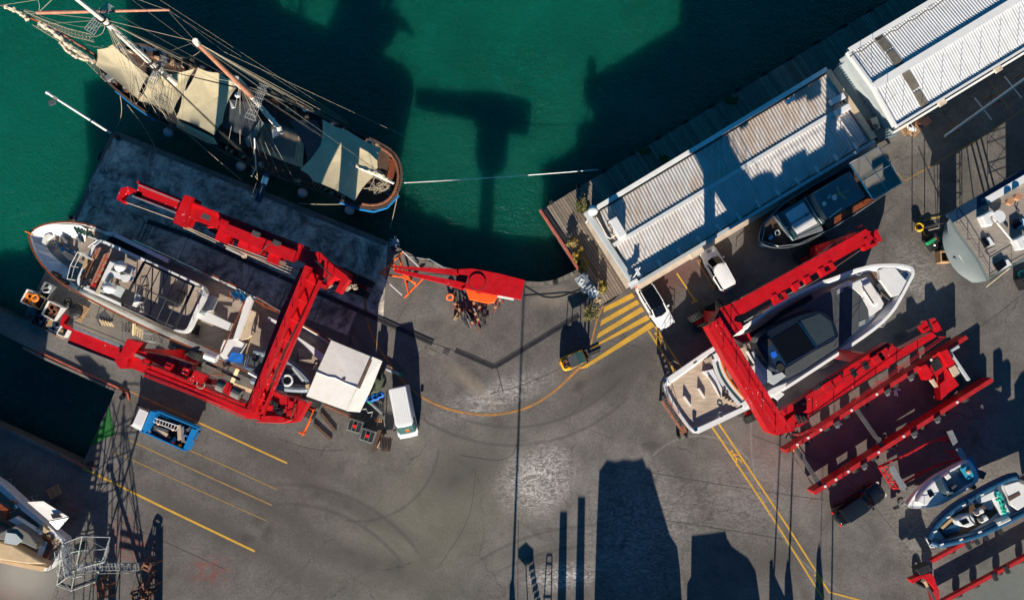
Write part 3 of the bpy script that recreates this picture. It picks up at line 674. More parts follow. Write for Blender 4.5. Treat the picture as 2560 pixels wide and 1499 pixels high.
# second shed
s2 = thing('white_shed', 'bright white corrugated shed running out of the top right corner', 'shed', tuple(P(2300, 160)))
z1, z2 = 5.4, 5.75
N0, N1 = P(2122,133,z1), P(2122,133,z1) + (P(2345,0,z1) - P(2122,133,z1)) * 2.6
R0, R1 = P(2186,217,z2), P(2186,217,z2) + (P(2545,-2,z2) - P(2186,217,z2)) * 1.62
S0, S1 = P(2240,313,z1), P(2240,313,z1) + (P(2560,118,z1) - P(2240,313,z1)) * 1.8
for nm, q in (('up', [N0, N1, R1, R0]), ('lo', [S0, S1, R1, R0])):
    sheet_field(s2, q, 24, .27, 'sheet_white', .05)
MB().beam(R0 + Vector((-.1,0,.16)), R1 + Vector((0,0,.16)), .7, .12).build('ridge_cap', 'white_gel', s2)
MB().beam(N0 + Vector((0,.2,.25)), N1 + Vector((0,.2,.25)), .45, .5).build('gutter', 'white_gel', s2)
MB().beam(S0 + Vector((0,-.15,.2)), S1 + Vector((0,-.15,.2)), .22, .4).build('gutter', 'white_gel', s2)
MB().beam(S0 + Vector((0,-.55,-.3)), S1 + Vector((0,-.55,-.3)), .18, .3).build('gutter_pipe', 'white_paint', s2)
MB().beam(N0 + Vector((-.1,.1,.2)), R0 + Vector((-.1,0,.15)), .25, .5).build('verge', 'white_gel', s2); MB().beam(R0 + Vector((-.1,0,.15)), S0 + Vector((-.1,-.1,.2)), .25, .5).build('verge', 'white_gel', s2)
MB().prism([N0 + Vector((.3,-.2,0)), N1 + Vector((0,-.2,0)), S1 + Vector((0,.3,0)), S0 + Vector((.2,.3,0))], 0, 5.2).build('wall', 'pale_grey', s2)
wl = PP([(2104,148),(2122,133),(2242,318),(2222,336)])
MB().loft([[P(2098,150,3.2), P(2232,338,3.2)], [P(2121,133,5.3), P(2240,315,5.3)]], False, False, False).add([P(2098,150,3.2), P(2232,338,3.2), P(2240,315,5.3), P(2186,217,5.6), P(2121,133,5.3)], [(0,1,2,3,4)]).build('gable_cladding', 'pale_grey', s2)
for q in ([(2186,96),(2205,87),(2231,118),(2212,130)], [(2216,133),(2234,123),(2262,161),(2243,172)], [(2255,187),(2274,175),(2299,217),(2281,229)], [(2284,234),(2301,224),(2323,260),(2304,271)]):
    up_ = q[0][1] < 170; zz = []
    for (u, v) in q:
        # height on the slope: interpolate between ridge and eave by distance across
        p = P(u, v, 5.6); rd = (R1 - R0).to_2d().normalized(); nn2 = Vector((-rd.y, rd.x)); dist = abs((p.to_2d() - R0.to_2d()).dot(nn2)); wd = abs((N0.to_2d() - R0.to_2d()).dot(nn2)) if up_ else abs((S0.to_2d() - R0.to_2d()).dot(nn2))
        zz.append((u, v, z2 - (z2 - z1) * min(1, dist/wd) + .09))
    MB().loft([[a - Vector((0,0,.06)) for a in PP(zz)], PP(zz)]).build('skylight', 'skylight', s2)
for i in range(9):
    a = S0.lerp(S1, (i + .3)/12); MB().tube(a + Vector((0,.3,.2)), a + Vector((.1,.5,1.7)), .02, 4).build('bird_spike', 'dark_steel', s2)
for a in (P(2148,170,5.5), P(2180,212,5.7), P(2213,262,5.6)): MB().tube(a, a + Vector((.1,.4,1.7)), .02, 4).build('bird_spike', 'dark_steel', s2)
MB().path([N0.lerp(N1, i/40) + Vector((0, -.45 + .12*math.sin(i*2.1), .22)) for i in range(41)], .05, 4).build('cable', 'dark_steel', s2)
for u, v in ((2355,258),(2495,174)):
    MB().box(P(u, v, 5.2), (.65,.45,.25), a0).build('floodlight', 'cream_wall', s2)
# corrugated lean-to between the sheds
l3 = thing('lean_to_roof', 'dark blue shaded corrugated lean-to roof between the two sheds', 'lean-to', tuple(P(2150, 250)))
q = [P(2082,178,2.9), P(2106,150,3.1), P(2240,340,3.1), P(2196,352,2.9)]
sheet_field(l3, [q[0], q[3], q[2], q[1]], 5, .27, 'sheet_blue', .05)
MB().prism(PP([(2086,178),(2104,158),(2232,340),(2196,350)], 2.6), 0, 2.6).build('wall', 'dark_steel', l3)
r = thing('fan_duct', 'blue shaded ventilation duct box on the lean-to roof', 'duct', tuple(P(2183,312,3)))
MB().box(P(2183,312,3.6), (.6,1.1,.9), .3).build('box', 'galv', r); MB().cyl(P(2186,318,4.0), .25, .2, 12).build('cap', 'dark_steel', r)
# small awning and clutter at the gap
g_ = thing('gap_awning', 'dark grey canvas awning at the gap between the two sheds', 'awning', tuple(P(2232,342)))
MB().px([(2212,346),(2247,322),(2258,342),(2222,360)], 2.4, .08).build('canopy', 'grey_cloth', g_)
for u, v in ((2214,347),(2247,325),(2257,341),(2223,358)): MB().tube(P(u, v, 2.35), Vector((P(u, v, 2.35).x, P(u, v, 2.35).y, 0)), .04, 5).build('leg', 'dark_steel', g_)
r = thing('scooter', 'red scooter parked in the shade of the gap between the sheds', 'scooter', tuple(P(2198,328)))
c0 = P(2198, 330, 0)
for dx in (-.6, .6): MB().torus(c0 + Vector((dx,.1*dx,.3)), .24, .08, 14, 6, (0,1,0)).build('wheel', 'black_rubber', r)
MB().loft([[c0 + Vector((x,y*.18,z)) for x,y,z in ((-.75,1,.5),(-.75,-1,.5),(.35,-1,.35),(.35,1,.35))], [c0 + Vector((x,y*.14,z)) for x,y,z in ((-.7,1,.85),(-.7,-1,.85),(.1,-1,.75),(.1,1,.75))]]).build('body', 'red_box', r, bevel=.04)
MB().tube(c0 + Vector((.5,-.35,1.0)), c0 + Vector((.5,.35,1.0)), .03, 5).tube(c0 + Vector((.6,0,.4)), c0 + Vector((.48,0,1.0)), .04, 5).build('handlebar', 'chrome', r)
r = thing('pipe_rack', 'chromed pipes leaning beside the dark awning between the sheds', 'pipes', tuple(P(2218,332)))
for k in range(4): MB().tube(P(2203+k*3,346-k*6,1.5), P(2222+k*2,330-k*5,2.7), .05, 6).build('pipe', 'chrome', r)
# pallets and sacks by the wall of the white shed
def pallet_local(name='wooden_pallet', m='pallet_wood'):
    r = thing(name, '', 'pallet')
    for i in range(5): MB().box((0, -.42 + i*.21, .13), (1.2, .13, .025)).build('slat', m, r)
    for i in (-1, 0, 1): MB().box((i*.52, 0, .065), (.09, .95, .10)).build('block', m, r)
    return r
pal = pallet_local()
def put(r, u, v, z, rz, label, group=None, first=False):
    if first: r.location = P(u, v, z); r.rotation_euler = (0,0,rz); r['label'] = label
    else: r = dup(r, P(u, v, z), rz, label)
    if group: r['group'] = group
    return r
put(pal, 2266, 323, 0, a0, 'light wooden pallet against the wall of the white shed', 'wooden pallets about the yard', True)
put(pal, 2284, 326, 0, a0 + .2, 'pallet under the white sacks beside the white shed', 'wooden pallets about the yard')
put(pal, 137, 1228, 0, .5, 'pallet lying in deep shade near the cruiser at the bottom left', 'wooden pallets about the yard')
put(pal, 196, 788, 0, -.45, 'reddish pallet beside the fish boxes at the lower lift beam', 'wooden pallets about the yard')
put(pal, 205, 775, .15, -.5, 'pallet stacked crookedly on the reddish pallet near the left yacht', 'wooden pallets about the yard')
mb = MB()
for i in range(6): mb.sph(P(2278+random.uniform(-6,8), 317+random.uniform(-6,9), .35), .28, 8, 6, .5)
single('sacks', mb, 'wrap_white', 'white sacks heaped on a pallet beside the white shed', 'sacks', smooth=True)
r = thing('terracotta_planter', 'pink terracotta planter with a small green plant by the white shed', 'planter', tuple(P(2296,306)))
MB().cyl(P(2296,306,0), .32, .6, 12, .42).build('pot', 'terracotta', r)
mb = MB()
for i in range(70):
    p = P(2298,297,.8) + Vector((random.gauss(0,.22), random.gauss(0,.22), random.gauss(0,.15))); a = random.random()*6; s_ = .09
    mb.add([p, p + Vector((s_*math.cos(a), s_*math.sin(a), .05)), p + Vector((s_*math.cos(a+1.2), s_*math.sin(a+1.2), -.03))], [(0,1,2)])
mb.build('leaves', 'bush_green', r)
single('tile_mat', MB().prism(PP([(2304,312),(2318,290),(2330,304),(2312,320)]), .004, .04), 'terracotta', 'dark red floor mat beside the planter at the white shed', 'mat')
# plants on the deck
def bush(name, label, c, rx, ry, h, mts, n=900, cat='shrub', trunk=True, rz=0, lf=.10):
    r = thing(name, label, cat, (c.x, c.y, 0))
    if trunk:
        mb = MB()
        for k in range(5):
            a = k*1.26; mb.tube((c.x, c.y, c.z), c + Vector((rx*.5*math.cos(a), ry*.5*math.sin(a), h*.6)), .05, 5, .015)
        mb.build('stem', 'dark_wood', r)
    cl = []
    for _ in range(26):
        a = random.random()*6.283; q = random.random()**.5; e = random.random()
        cl.append(Vector((q*math.cos(a)*.72, q*math.sin(a)*.72, .35 + .45*e*(1 - q*.4))))
    for k, mt in enumerate(mts):
        mb = MB()
        for _ in range(n // len(mts)):
            o = random.choice(cl[k::len(mts)]); d = Vector((random.gauss(0,1), random.gauss(0,1), random.gauss(0,1))).normalized() * .27 * random.random()**.4
            x, y = (o.x + d.x)*rx, (o.y + d.y)*ry
            p = Vector((c.x + x*math.cos(rz) - y*math.sin(rz), c.y + x*math.sin(rz) + y*math.cos(rz), c.z + max(.05, (o.z + d.z)*h)))
            a = random.random()*6.28; t = random.uniform(-.9, .9); s_ = lf*random.uniform(.6, 1.4)
            u = Vector((math.cos(a), math.sin(a), t*.5))*s_; v = Vector((-math.sin(a), math.cos(a), random.uniform(-.6,.6)))*s_*.5
            mb.add([p - u, p + v, p + u, p - v], [(0,1,2,3)])
        mb.build('foliage', mt, r)
    return r
bush('olive_shrub', 'round olive green shrub in the deck corner beside the antenna dome', P(1455,516,.15), .75, 1.0, 2.0, ['bush_green','bush_dry'], 1600)
bush('yellow_grass_clump', 'topmost clump of golden grass in the bed along the west deck edge', P(1430,610,.15), .55, .75, 1.2, ['grass_y','bush_dry'], 800, 'grass clump', False, -.95)
bush('yellow_grass_clump', 'middle clump of golden grass in the bed along the west deck edge', P(1443,640,.15), .5, 1.0, .9, ['grass_y'], 800, 'grass clump', False, -.5)
bush('yellow_grass_clump', 'lowest clump of golden grass near the silver sheet metal', P(1458,665,.15), .5, .9, .8, ['grass_y','bush_dry'], 700, 'grass clump', False, -.5)
bush('yellow_shrub', 'small yellow green shrub at the south end of the timber deck', P(1506,718,.15), .55, .65, 1.2, ['bush_green','grass_y'], 800)
bush('dry_tree', 'straggly half dry small tree between the silver sheets and the forklift', P(1471,783,0), 1.0, 1.05, 3.2, ['bush_green','bush_dry','bush_dry'], 2600, 'small tree', lf=.085)
bush('dark_shrub', 'dark low shrub on the shaded deck above the long shed', P(1828,254,.15), .9, .45, .7, ['bush_green'], 500, trunk=False)
bush('dark_shrub', 'dark low plant on the shaded deck halfway along the long shed', P(1612,382,.15), .7, .4, .7, ['bush_green'], 400, trunk=False)
bush('dark_shrub', 'dark plant against the upper gutter of the long shed', P(1658,402,.15), .5, .5, .9, ['bush_green'], 300, trunk=False)
# ---------------------------------------------------------------- boat hoists
def wheelset(root, c, rz, n=2, r=.85, wd=.62, gap=1.95, side=.55):
    M = Matrix.Translation(Vector((c.x, c.y, 0))) @ Matrix.Rotation(rz, 4, 'Z')
    for i in range(n):
        for s in (-1, 1):
            x = (i - (n-1)/2)*gap; a = M @ Vector((x, s*side - wd/2, r)); b = M @ Vector((x, s*side + wd/2, r))
            tb = MB(); tb.tube(a, b, r, 20)
            for k in range(20):
                t = 2*math.pi*k/20; p = M @ Vector((x + r*1.01*math.cos(t), s*side, r + r*1.01*math.sin(t))); e = M.to_3x3() @ Vector((-math.sin(t), 0, math.cos(t))); nm = M.to_3x3() @ Vector((math.cos(t), 0, math.sin(t)))
                y = M.to_3x3() @ Vector((0, 1, 0)); vs = []
                for dz in (0, .07):
                    for ee, yy in ((-.06, -wd/2), (.06, -wd/2), (.06, wd/2), (-.06, wd/2)): vs.append(p + e*ee + y*yy + nm*dz)
                tb.add(vs, [(0,1,2,3),(4,5,6,7),(0,1,5,4),(1,2,6,5),(2,3,7,6),(3,0,4,7)])
            w_ = tb.build('wheel', 'black_rubber', root)
            MB().tube(M @ Vector((x, s*side - wd/2 - .02, r)), M @ Vector((x, s*side + wd/2 + .02, r)), r*.5, 12).build('rim', 'dark_steel', w_)
    for s in (0,): MB().box(M @ Vector((0, 0, r + .15)), (gap*(n-1) + .9, .3, .5), rz).build('bogie', 'red_paint', root)
Z = 11.0; LL = thing('boat_hoist', 'large red travelling boat hoist straddling the old white motor yacht at the left', 'boat hoist', tuple(P(740, 850)))
U = Vector((0,0,1))
# upper (north-east) main beam : box girder with lower flange in steps
b1 = [(346,456),(436,492),(443,497),(560,546),(700,603),(790,640),(772,668),(700,640),(560,590),(540,583),(430,536),(340,496)]
MB().px([(348,457),(790,632),(778,664),(560,578),(338,490)], Z, 1.5).build('main_beam', 'red_paint', LL)
MB().px([(303,470),(320,466),(356,482),(353,496),(318,478),(302,498),(312,503),(308,508),(290,497)], Z, .6).build('end_bracket', 'red_paint', LL)
MB().beam(P(342,454,Z+.18), P(455,500,Z+.18), .18, .18).beam(P(480,508,Z+.18), P(775,622,Z+.18), .18, .18).build('flange', 'red_paint', LL)
MB().beam(P(345,462,Z+.3), P(452,505,Z+.3), .10, .12).beam(P(330,490,Z+.12), P(440,532,Z+.12), .12, .1).build('hose_tray', 'galv', LL)
MB().px([(461,487),(482,493),(455,567),(432,556),(440,532)], Z+.55, 1.8).build('clamp_arm', 'red_paint', LL)
MB().px([(541,548),(640,588),(740,627),(732,655),(640,618),(558,583)], Z+.5, .7).build('upper_box', 'red_paint', LL)
for u, v in ((548,596),(604,614),(632,622),(676,650)):
    MB().px([(u+2,v-32),(u+26,v-22),(u+14,v+12),(u-12,v+2)], Z+.25, 1.6).build('sheave_block', 'red_paint', LL)
for u, v in ((588,600),(655,626)): MB().px([(u,v-12),(u+30,v),(u+24,v+12),(u-6,v)], Z-.7, .5).build('recess_plate', 'black_metal', LL)
for u, v in ((515,542),(560,556),(640,585),(692,608)): MB().box(P(u, v, Z+.75), (.55,.4,.4), -.4).build('valve_box', 'dark_steel' if u != 560 else 'red_paint', LL)
MB().sag(P(690,600,Z+.7), P(650,632,Z+.3), .04, -.3, 8).build('hydraulic_hose', 'black_rubber', LL)
MB().px([(700,650),(716,656),(714,666),(698,660)], Z-.2, .6).build('winch_drum', 'grey_cloth', LL)
for (a, b_) in (((306,502),(434,548)), ((458,562),(548,604)), ((458,568),(540,606)), ((560,612),(745,682)), ((560,606),(752,678)), ((462,566),(505,590)), ((600,628),(745,692))):
    MB().tube(P(a[0],a[1],Z-.4), P(b_[0],b_[1],Z-.4), .035, 4).build('steel_cable', 'rope', LL)
MB().tube(P(565,618,Z-.5), P(603,636,Z-1.2), .12, 6).build('hydraulic_cylinder', 'galv', LL)
for u, v in ((608,637),(885,716),(868,722),(822,716),(720,918),(568,910),(488,872),(430,866)):
    mb = MB()
    for k in range(7): mb.torus(P(u + random.uniform(-7,7), v + random.uniform(-4,4), Z-1.5), .13, .045, 9, 5, (random.uniform(-1,1), random.uniform(-1,1), 1))
    mb.build('chain', 'rope', LL, kind='stuff')
# corner heads and bogie arms
MB().px([(778,628),(800,630),(838,668),(868,690),(872,698),(848,733),(838,728),(852,700),(838,690),(815,712),(800,708),(770,684),(762,664)], Z-.1, 1.2).build('corner_head', 'red_paint', LL)
MB().px([(786,700),(815,712),(812,722),(790,714)], Z+.1, 1.0).build('corner_pad', 'red_paint', LL)
MB().loft([[P(806,640,Z-.3), P(838,664,Z-.3), P(806,640,Z-2), P(838,664,Z-2)], [P(872,692,5.), P(868,722,5.), P(872,692,3.8), P(868,722,3.8)]]).build('outrigger', 'red_paint', LL)
MB().px([(612,1034),(650,960),(700,985),(770,1006),(742,1055),(715,1058),(660,1056)], Z-.2, 1.3).build('corner_head', 'red_paint', LL)
MB().px([(686,1016),(712,1022),(708,1032),(692,1034)], Z-.1, .14).build('pulley_guard', 'rust', LL)
for q in ([(655,1038),(700,1040),(735,1052),(715,1055),(662,1052)], [(668,985),(676,988),(662,1040),(655,1036)], [(722,1000),(734,1004),(728,1040),(716,1040)]): MB().px(q, Z-.05, .12).build('stiffener', 'red_paint', LL)
mb = MB()
for k in range(14): mb.box(P(728+k*.9, 1044-k*2.6, Z-.13), (.1,.1,.08))
mb.build('bolt_row', 'rust', LL, kind='stuff')
MB().rail(PP([(650,1052),(715,1054),(740,1046),(762,1012)], Z-.15), .9, .03, 1.4, 2).build('guard_rail', 'red_paint', LL)
for u, v in ((676,1004),(688,1010),(690,1022),(700,1030)): MB().box(P(u, v, Z-.1), (.5,.35,.1), -.4).build('pulley', 'black_metal', LL)
# cross beam with stepped top and bright side plate
MB().px([(752,668),(800,690),(705,880),(663,990),(640,1042),(608,1034),(650,920),(700,780)], Z+.3, 1.5).build('cross_beam', 'red_paint', LL)
MB().beam(P(768,664,Z+1.5), P(622,1030,Z+1.5), .35, 1.3).build('cross_beam_rib', 'red_paint', LL)
MB().beam(P(800,700,Z+.55), P(652,1040,Z+.55), .22, .4).build('cross_beam_flange', 'red_paint', LL, label='sun bleached pale red edge flange')
mb = MB()
for k in range(7):
    s = k/7 + .06; a = P(763,672,Z+1.3).lerp(P(620,1020,Z+1.3), s); b_ = P(797,692,Z+.55).lerp(P(650,1030,Z+.55), s); MB().beam(a, b_, .08, .16).build('stiffener', 'red_paint', LL)
e1 = PP([(772,668),(627,1022)], Z+1.5); MB().rail(e1, 1.0, .03, 1.6, 2).build('guard_rail', 'red_paint', LL)
e1 = PP([(797,655),(833,690),(815,705)], Z); MB().rail(e1, 1.0, .03, 1.2, 2).build('guard_rail', 'black_metal', LL)
# lower (south-west) main beam
MB().px([(183,822),(300,870),(292,905),(168,858)], Z, 1.5).build('main_beam', 'red_paint', LL)
MB().px([(292,872),(390,915),(520,970),(645,1020),(628,1048),(500,990),(380,940),(286,903)], Z-.05, 1.5).build('main_beam', 'red_paint', LL)
MB().beam(P(183,819,Z+.2), P(303,866,Z+.2), .22, .2).build('rail_strip', 'galv', LL); MB().beam(P(320,880,Z+.2), P(370,900,Z+.2), .22, .2).build('rail_strip', 'galv', LL)
MB().beam(P(166,858,Z+.1), P(290,908,Z+.1), .08, .1).build('rail_strip', 'galv', LL)
MB().px([(318,846),(344,855),(322,896),(300,886)], Z+.8, 1.6).build('clamp_arm', 'red_paint', LL); MB().px([(286,902),(290,908),(300,921),(312,921),(318,905),(322,884),(300,880)], Z+.6, 1.5).build('clamp_arm', 'red_paint', LL)
MB().px([(330,874),(415,889),(480,910),(478,925),(530,948),(528,962),(430,930)], Z+.1, 1.1).build('winch_tray', 'red_paint', LL)
MB().px([(152,798),(160,782),(166,790),(158,808),(182,820),(180,828),(160,820),(150,812)], Z, .6).build('end_bracket', 'red_paint', LL)
for u, v in ((500,942),(560,964),(590,980)): MB().box(P(u, v, Z+.7), (1.0,.8,.8), -.4).build('winch_motor', 'red_paint', LL)
for (a, b_) in (((545,962),(562,970)), ((582,978),(602,988))): MB().tube(P(a[0],a[1],Z+.9), P(b_[0],b_[1],Z+.9), .42, 12).build('winch_drum', 'grey_cloth', LL)
for u, v in ((425,915),(468,928),(493,940),(368,905),(480,952)): MB().box(P(u, v, Z+.55), (.5,.5,.7), -.4).build('lug_plate', 'red_paint', LL)
MB().torus(P(502,960,Z+.9), .32, .05, 14, 5).build('hose_coil', 'rope', LL)
MB().rail(PP([(370,905),(400,915),(500,958),(610,1004)], Z+.1), 1.0, .03, 1.8, 2).build('guard_rail', 'black_metal', LL)
MB().rail(PP([(372,938),(500,988),(622,1044)], Z+.1), .9, .03, 1.9, 2).build('guard_rail', 'red_paint', LL)
MB().beam(P(360,925,Z+.9), P(620,1030,Z+.9), .35, .6).build('walkway_fascia', 'red_paint', LL, label='long upper box of the lower beam')
mb = MB()
for (a, b_) in (((556,926),(600,948)), ((430,860),(505,880)), ((515,906),(580,935)), ((652,975),(720,1010))): mb.tube(P(a[0],a[1],Z-.8), P(b_[0],b_[1],Z-.8), .11, 6)
mb.build('hydraulic_cylinder', 'dark_steel', LL)
MB().tube(P(176,800,Z-.5), P(330,862,Z-.5), .03, 4).build('steel_cable', 'rope', LL)
# legs and wheels
dL = ang(P(300,870), P(640,1030))
for (u, v), (dx, dy), nn2 in (((802,662),(.3,-.3), 2), ((640,1022),(.5,.2), 2), ((325,884),(0,0), 2), ((458,522),(0,0), 2)):
    t_ = P(u, v, Z-1); c = Vector((t_.x + dx, t_.y + dy, 0))
    MB().loft([[c + Vector((x*.55, y*.45, 1.2)) for x, y in ((-1,-1),(1,-1),(1,1),(-1,1))], [Vector((t_.x + x*.45, t_.y + y*.45, Z-1.2)) for x, y in ((-1,-1),(1,-1),(1,1),(-1,1))]]).build('leg', 'red_paint', LL)
    wheelset(LL, c + Vector((math.cos(dL)*.5, math.sin(dL)*.5, 0)), dL, 2, .8)
MB().rail([P(762,1085,.6), P(778,1050,.6), P(790,1022,.6)], .8, .05, .8, 3).build('bumper_guard', 'orange_paint', LL)
MB().rail([P(764,1083,.7), P(752,1078,.7)], .7, .05, .5, 3).rail([P(788,1024,.7), P(776,1018,.7)], .7, .05, .5, 3).build('bumper_guard', 'orange_paint', LL)

Z = 11.4; RL = thing('boat_hoist', 'red travelling boat hoist straddling the sleek white yacht with dark roof at the right', 'boat hoist', tuple(P(1900, 950)))
MB().px([(1800,770),(1842,752),(2165,572),(2185,596),(2176,603),(1862,782),(1838,790),(1834,802),(1850,806),(1858,820),(1820,850),(1785,800)], Z, 1.1).build('main_beam', 'red_paint', RL)
MB().px([(2185,580),(2192,572),(2204,596),(2205,602),(2192,606),(2186,598)], Z, .7).build('end_block', 'red_paint', RL)
for q in ([(1930,738),(1940,733),(1950,750),(1962,746),(1954,732),(1962,728),(1972,744),(1940,762)], [(1980,712),(1996,702),(2002,716),(1990,728)], [(2010,694),(2022,688),(2030,702),(2018,710)], [(2046,672),(2058,666),(2064,680),(2078,674),(2070,658),(2080,654),(2092,672),(2058,692)], [(2160,598),(2168,594),(2176,612),(2190,606),(2186,598),(2192,600),(2194,612),(2164,626),(2158,616),(2164,614)]):
    MB().px(q, Z+.05, .6).build('sheave_block', 'red_paint', RL)
MB().px([(2058,630),(2086,608),(2096,616),(2064,634)], Z-1.0, .9).build('power_pack', 'red_paint', RL, label='box hung on the outer side of the beam')
MB().px([(2085,618),(2120,592),(2126,600),(2098,616)], Z-1.6, .5).build('service_platform', 'red_paint', RL)
MB().rail(PP([(2118,584),(2140,568),(2148,576),(2152,586)], Z-1.2), 1.0, .04, 1, 2).build('guard_rail', 'red_paint', RL)
MB().px([(1768,815),(1800,792),(1830,840),(1950,1030),(1975,1060),(1988,1076),(1940,1088),(1925,1082),(1850,955),(1815,900)], Z+.3, 1.5).build('cross_beam', 'red_paint', RL)
MB().rail(PP([(1795,812),(1965,1072)], Z+.3), 1.0, .03, 1.7, 2).rail(PP([(1776,820),(1938,1080)], Z+.3), 1.0, .03, 1.7, 2).build('guard_rail', 'red_paint', RL)
MB().px([(1830,842),(1872,832),(1880,850),(1858,858)], Z-.6, .5).px([(1836,815),(1854,805),(1858,816),(1842,828)], Z-.5, .6).build('gusset', 'red_paint', RL)
# twin girders of the lower beam with walkway
MB().px([(1958,1028),(2228,858),(2236,866),(2252,872),(2330,830),(2342,840),(2020,1040),(1985,1062)], Z-.25, 1.2).build('main_beam', 'red_paint', RL)
MB().px([(1952,1022),(1985,1010),(2130,910),(2220,855),(2230,868),(2130,932),(2000,1012),(1962,1038)], Z-.12, 1.0).build('winch_tray', 'red_paint', RL)
MB().px([(1946,1030),(1978,1008),(1990,1022),(1960,1040)], Z+.3, .8).build('power_pack', 'red_paint', RL)
for q in ([(2300,808),(2316,800),(2326,824),(2312,832)], [(2326,798),(2338,794),(2356,824),(2342,830)]): MB().px(q, Z+.1, .7).build('end_block', 'red_paint', RL)
MB().px([(2318,804),(2326,800),(2338,818),(2330,824)], Z-.1, .5).build('end_recess', 'black_metal', RL)
for u, v in ((2070,965),(2092,952),(2194,896),(2208,885)): MB().box(P(u, v, Z+.05), (.9,.7,.4), .57).build('winch_motor', 'red_paint', RL)
for u, v in ((2132,938),(2162,920)): MB().px([(u-8,v-12),(u+4,v-18),(u+14,v-2),(u+2,v+6)], Z-.09, .03).build('hatch', 'black_metal', RL)
MB().px([(1968,1050),(1990,1030),(2020,1032),(2024,1050),(2000,1066),(1978,1072)], Z+.35, .3).build('end_platform', 'red_paint', RL)
mb = MB()
for k in range(3): mb.beam(P(1990+k*9,1036+k*2,Z+.7), P(2002+k*10,1060-k*3,Z+.7), .12, .3)
mb.build('cable_chain', 'black_rubber', RL)
MB().path([P(1960,1055,Z-.3), P(1968,1072,Z-.3), P(1982,1082,Z-.3), P(2000,1084,Z-.3), P(2018,1074,Z-.3)], .14, 7).build('cable_loop', 'black_rubber', RL)
MB().rail(PP([(1980,1085),(2030,1068),(2345,842)], Z-.3), 1.0, .03, 2.0, 2).build('guard_rail', 'red_paint', RL)
MB().rail(PP([(2000,1008),(2228,866)], Z-.12), .9, .02, 2.6, 1).build('guard_rail', 'black_metal', RL)
mb = MB()
for (a, b_) in (((2035,972),(2098,938)), ((2268,826),(2300,808)), ((2050,962),(2070,950))): mb.tube(P(a[0],a[1],Z), P(b_[0],b_[1],Z), .16, 6)
for k in range(8): mb.box(P(2038 + k*9, 970 - k*5, Z+.1), (.2,.3,.2), random.random())
mb.build('chain', 'black_metal', RL, kind='stuff')
MB().path(PP([(1868,802),(1930,764),(2040,700),(2165,615)], Z-.9), .05, 4).build('steel_cable', 'dark_rope', RL)
MB().tube(P(1905,778,Z-1), P(1925,766,Z-1), .14, 6).build('hydraulic_cylinder', 'dark_steel', RL)
MB().path([P(1802,788,Z-.2), P(1812,772,Z-.2), P(1836,758,Z-.2), P(1850,745,Z-.2)], .07, 5).path([P(1798,792,Z-.3), P(1806,770,Z-.3), P(1826,756,Z-.3)], .07, 5).build('cable_bundle', 'black_rubber', RL)
dR = ang(P(1960,1045), P(2330,820))
MB().beam(P(1958,880,Z+.35) , P(1958.5,880.5,Z+.35), .01, .01)
for (u, v), (dx, dy) in (((1812,800),(1.2,.9)), ((1950,1062),(1.4,.9)), ((2165,590),(-.4,0)), ((2210,905),(-.2,.9))):
    t_ = P(u, v, Z-1); c = Vector((t_.x + dx, t_.y + dy, 0))
    MB().loft([[c + Vector((x*.55, y*.45, 1.2)) for x, y in ((-1,-1),(1,-1),(1,1),(-1,1))], [Vector((t_.x + x*.5, t_.y + y*.45, Z-1.2)) for x, y in ((-1,-1),(1,-1),(1,1),(-1,1))]]).build('leg', 'red_paint', RL)
    wheelset(RL, c, dR, 2, .75)
# white lettering on the outer side plate of the cross beam
a = P(1858,975,Z-.75); b_ = P(1919,1076,Z-.75)
def text(s, size, m, parent, loc, rot, name='lettering', ext=.004):
    cu = bpy.data.curves.new(name, 'FONT'); cu.body = s; cu.size = size; cu.extrude = ext; cu.resolution_u = 2
    t = bpy.data.objects.new(name, cu); C.objects.link(t)
    dg = bpy.context.evaluated_depsgraph_get(); me = bpy.data.meshes.new_from_object(t.evaluated_get(dg)); bpy.data.objects.remove(t)
    me.materials.clear(); me.materials.append(M_[m]); o = bpy.data.objects.new(name, me); C.objects.link(o)
    o.matrix_world = Matrix.Translation(Vector(loc)) @ rot
    if parent is not None:
        mw = o.matrix_world.copy(); o.parent = parent; o.matrix_parent_inverse = Matrix.Identity(4); o.matrix_basis = W[parent.name].inverted() @ mw
    return o
e = (b_ - a); e.z = 0; e.normalize(); outw = Vector((-abs(e.y), -abs(e.x), 0)).normalized(); outw = Vector((e.y, -e.x, 0)); outw = outw if outw.x < 0 else -outw
rot = Matrix((( e.x, 0, outw.x, 0), (e.y, 0, outw.y, 0), (0, 1, 0, 0), (0, 0, 0, 1)))
MB().beam(a + outw*.03 + U*.7, b_ + outw*.03 + U*.7, .06, 1.2).build('name_plate', 'red_paint', RL)
text('CIMOLAI TECHNOLOGY', .31, 'white_letter', RL, a + outw*.08 + U*.1, rot)

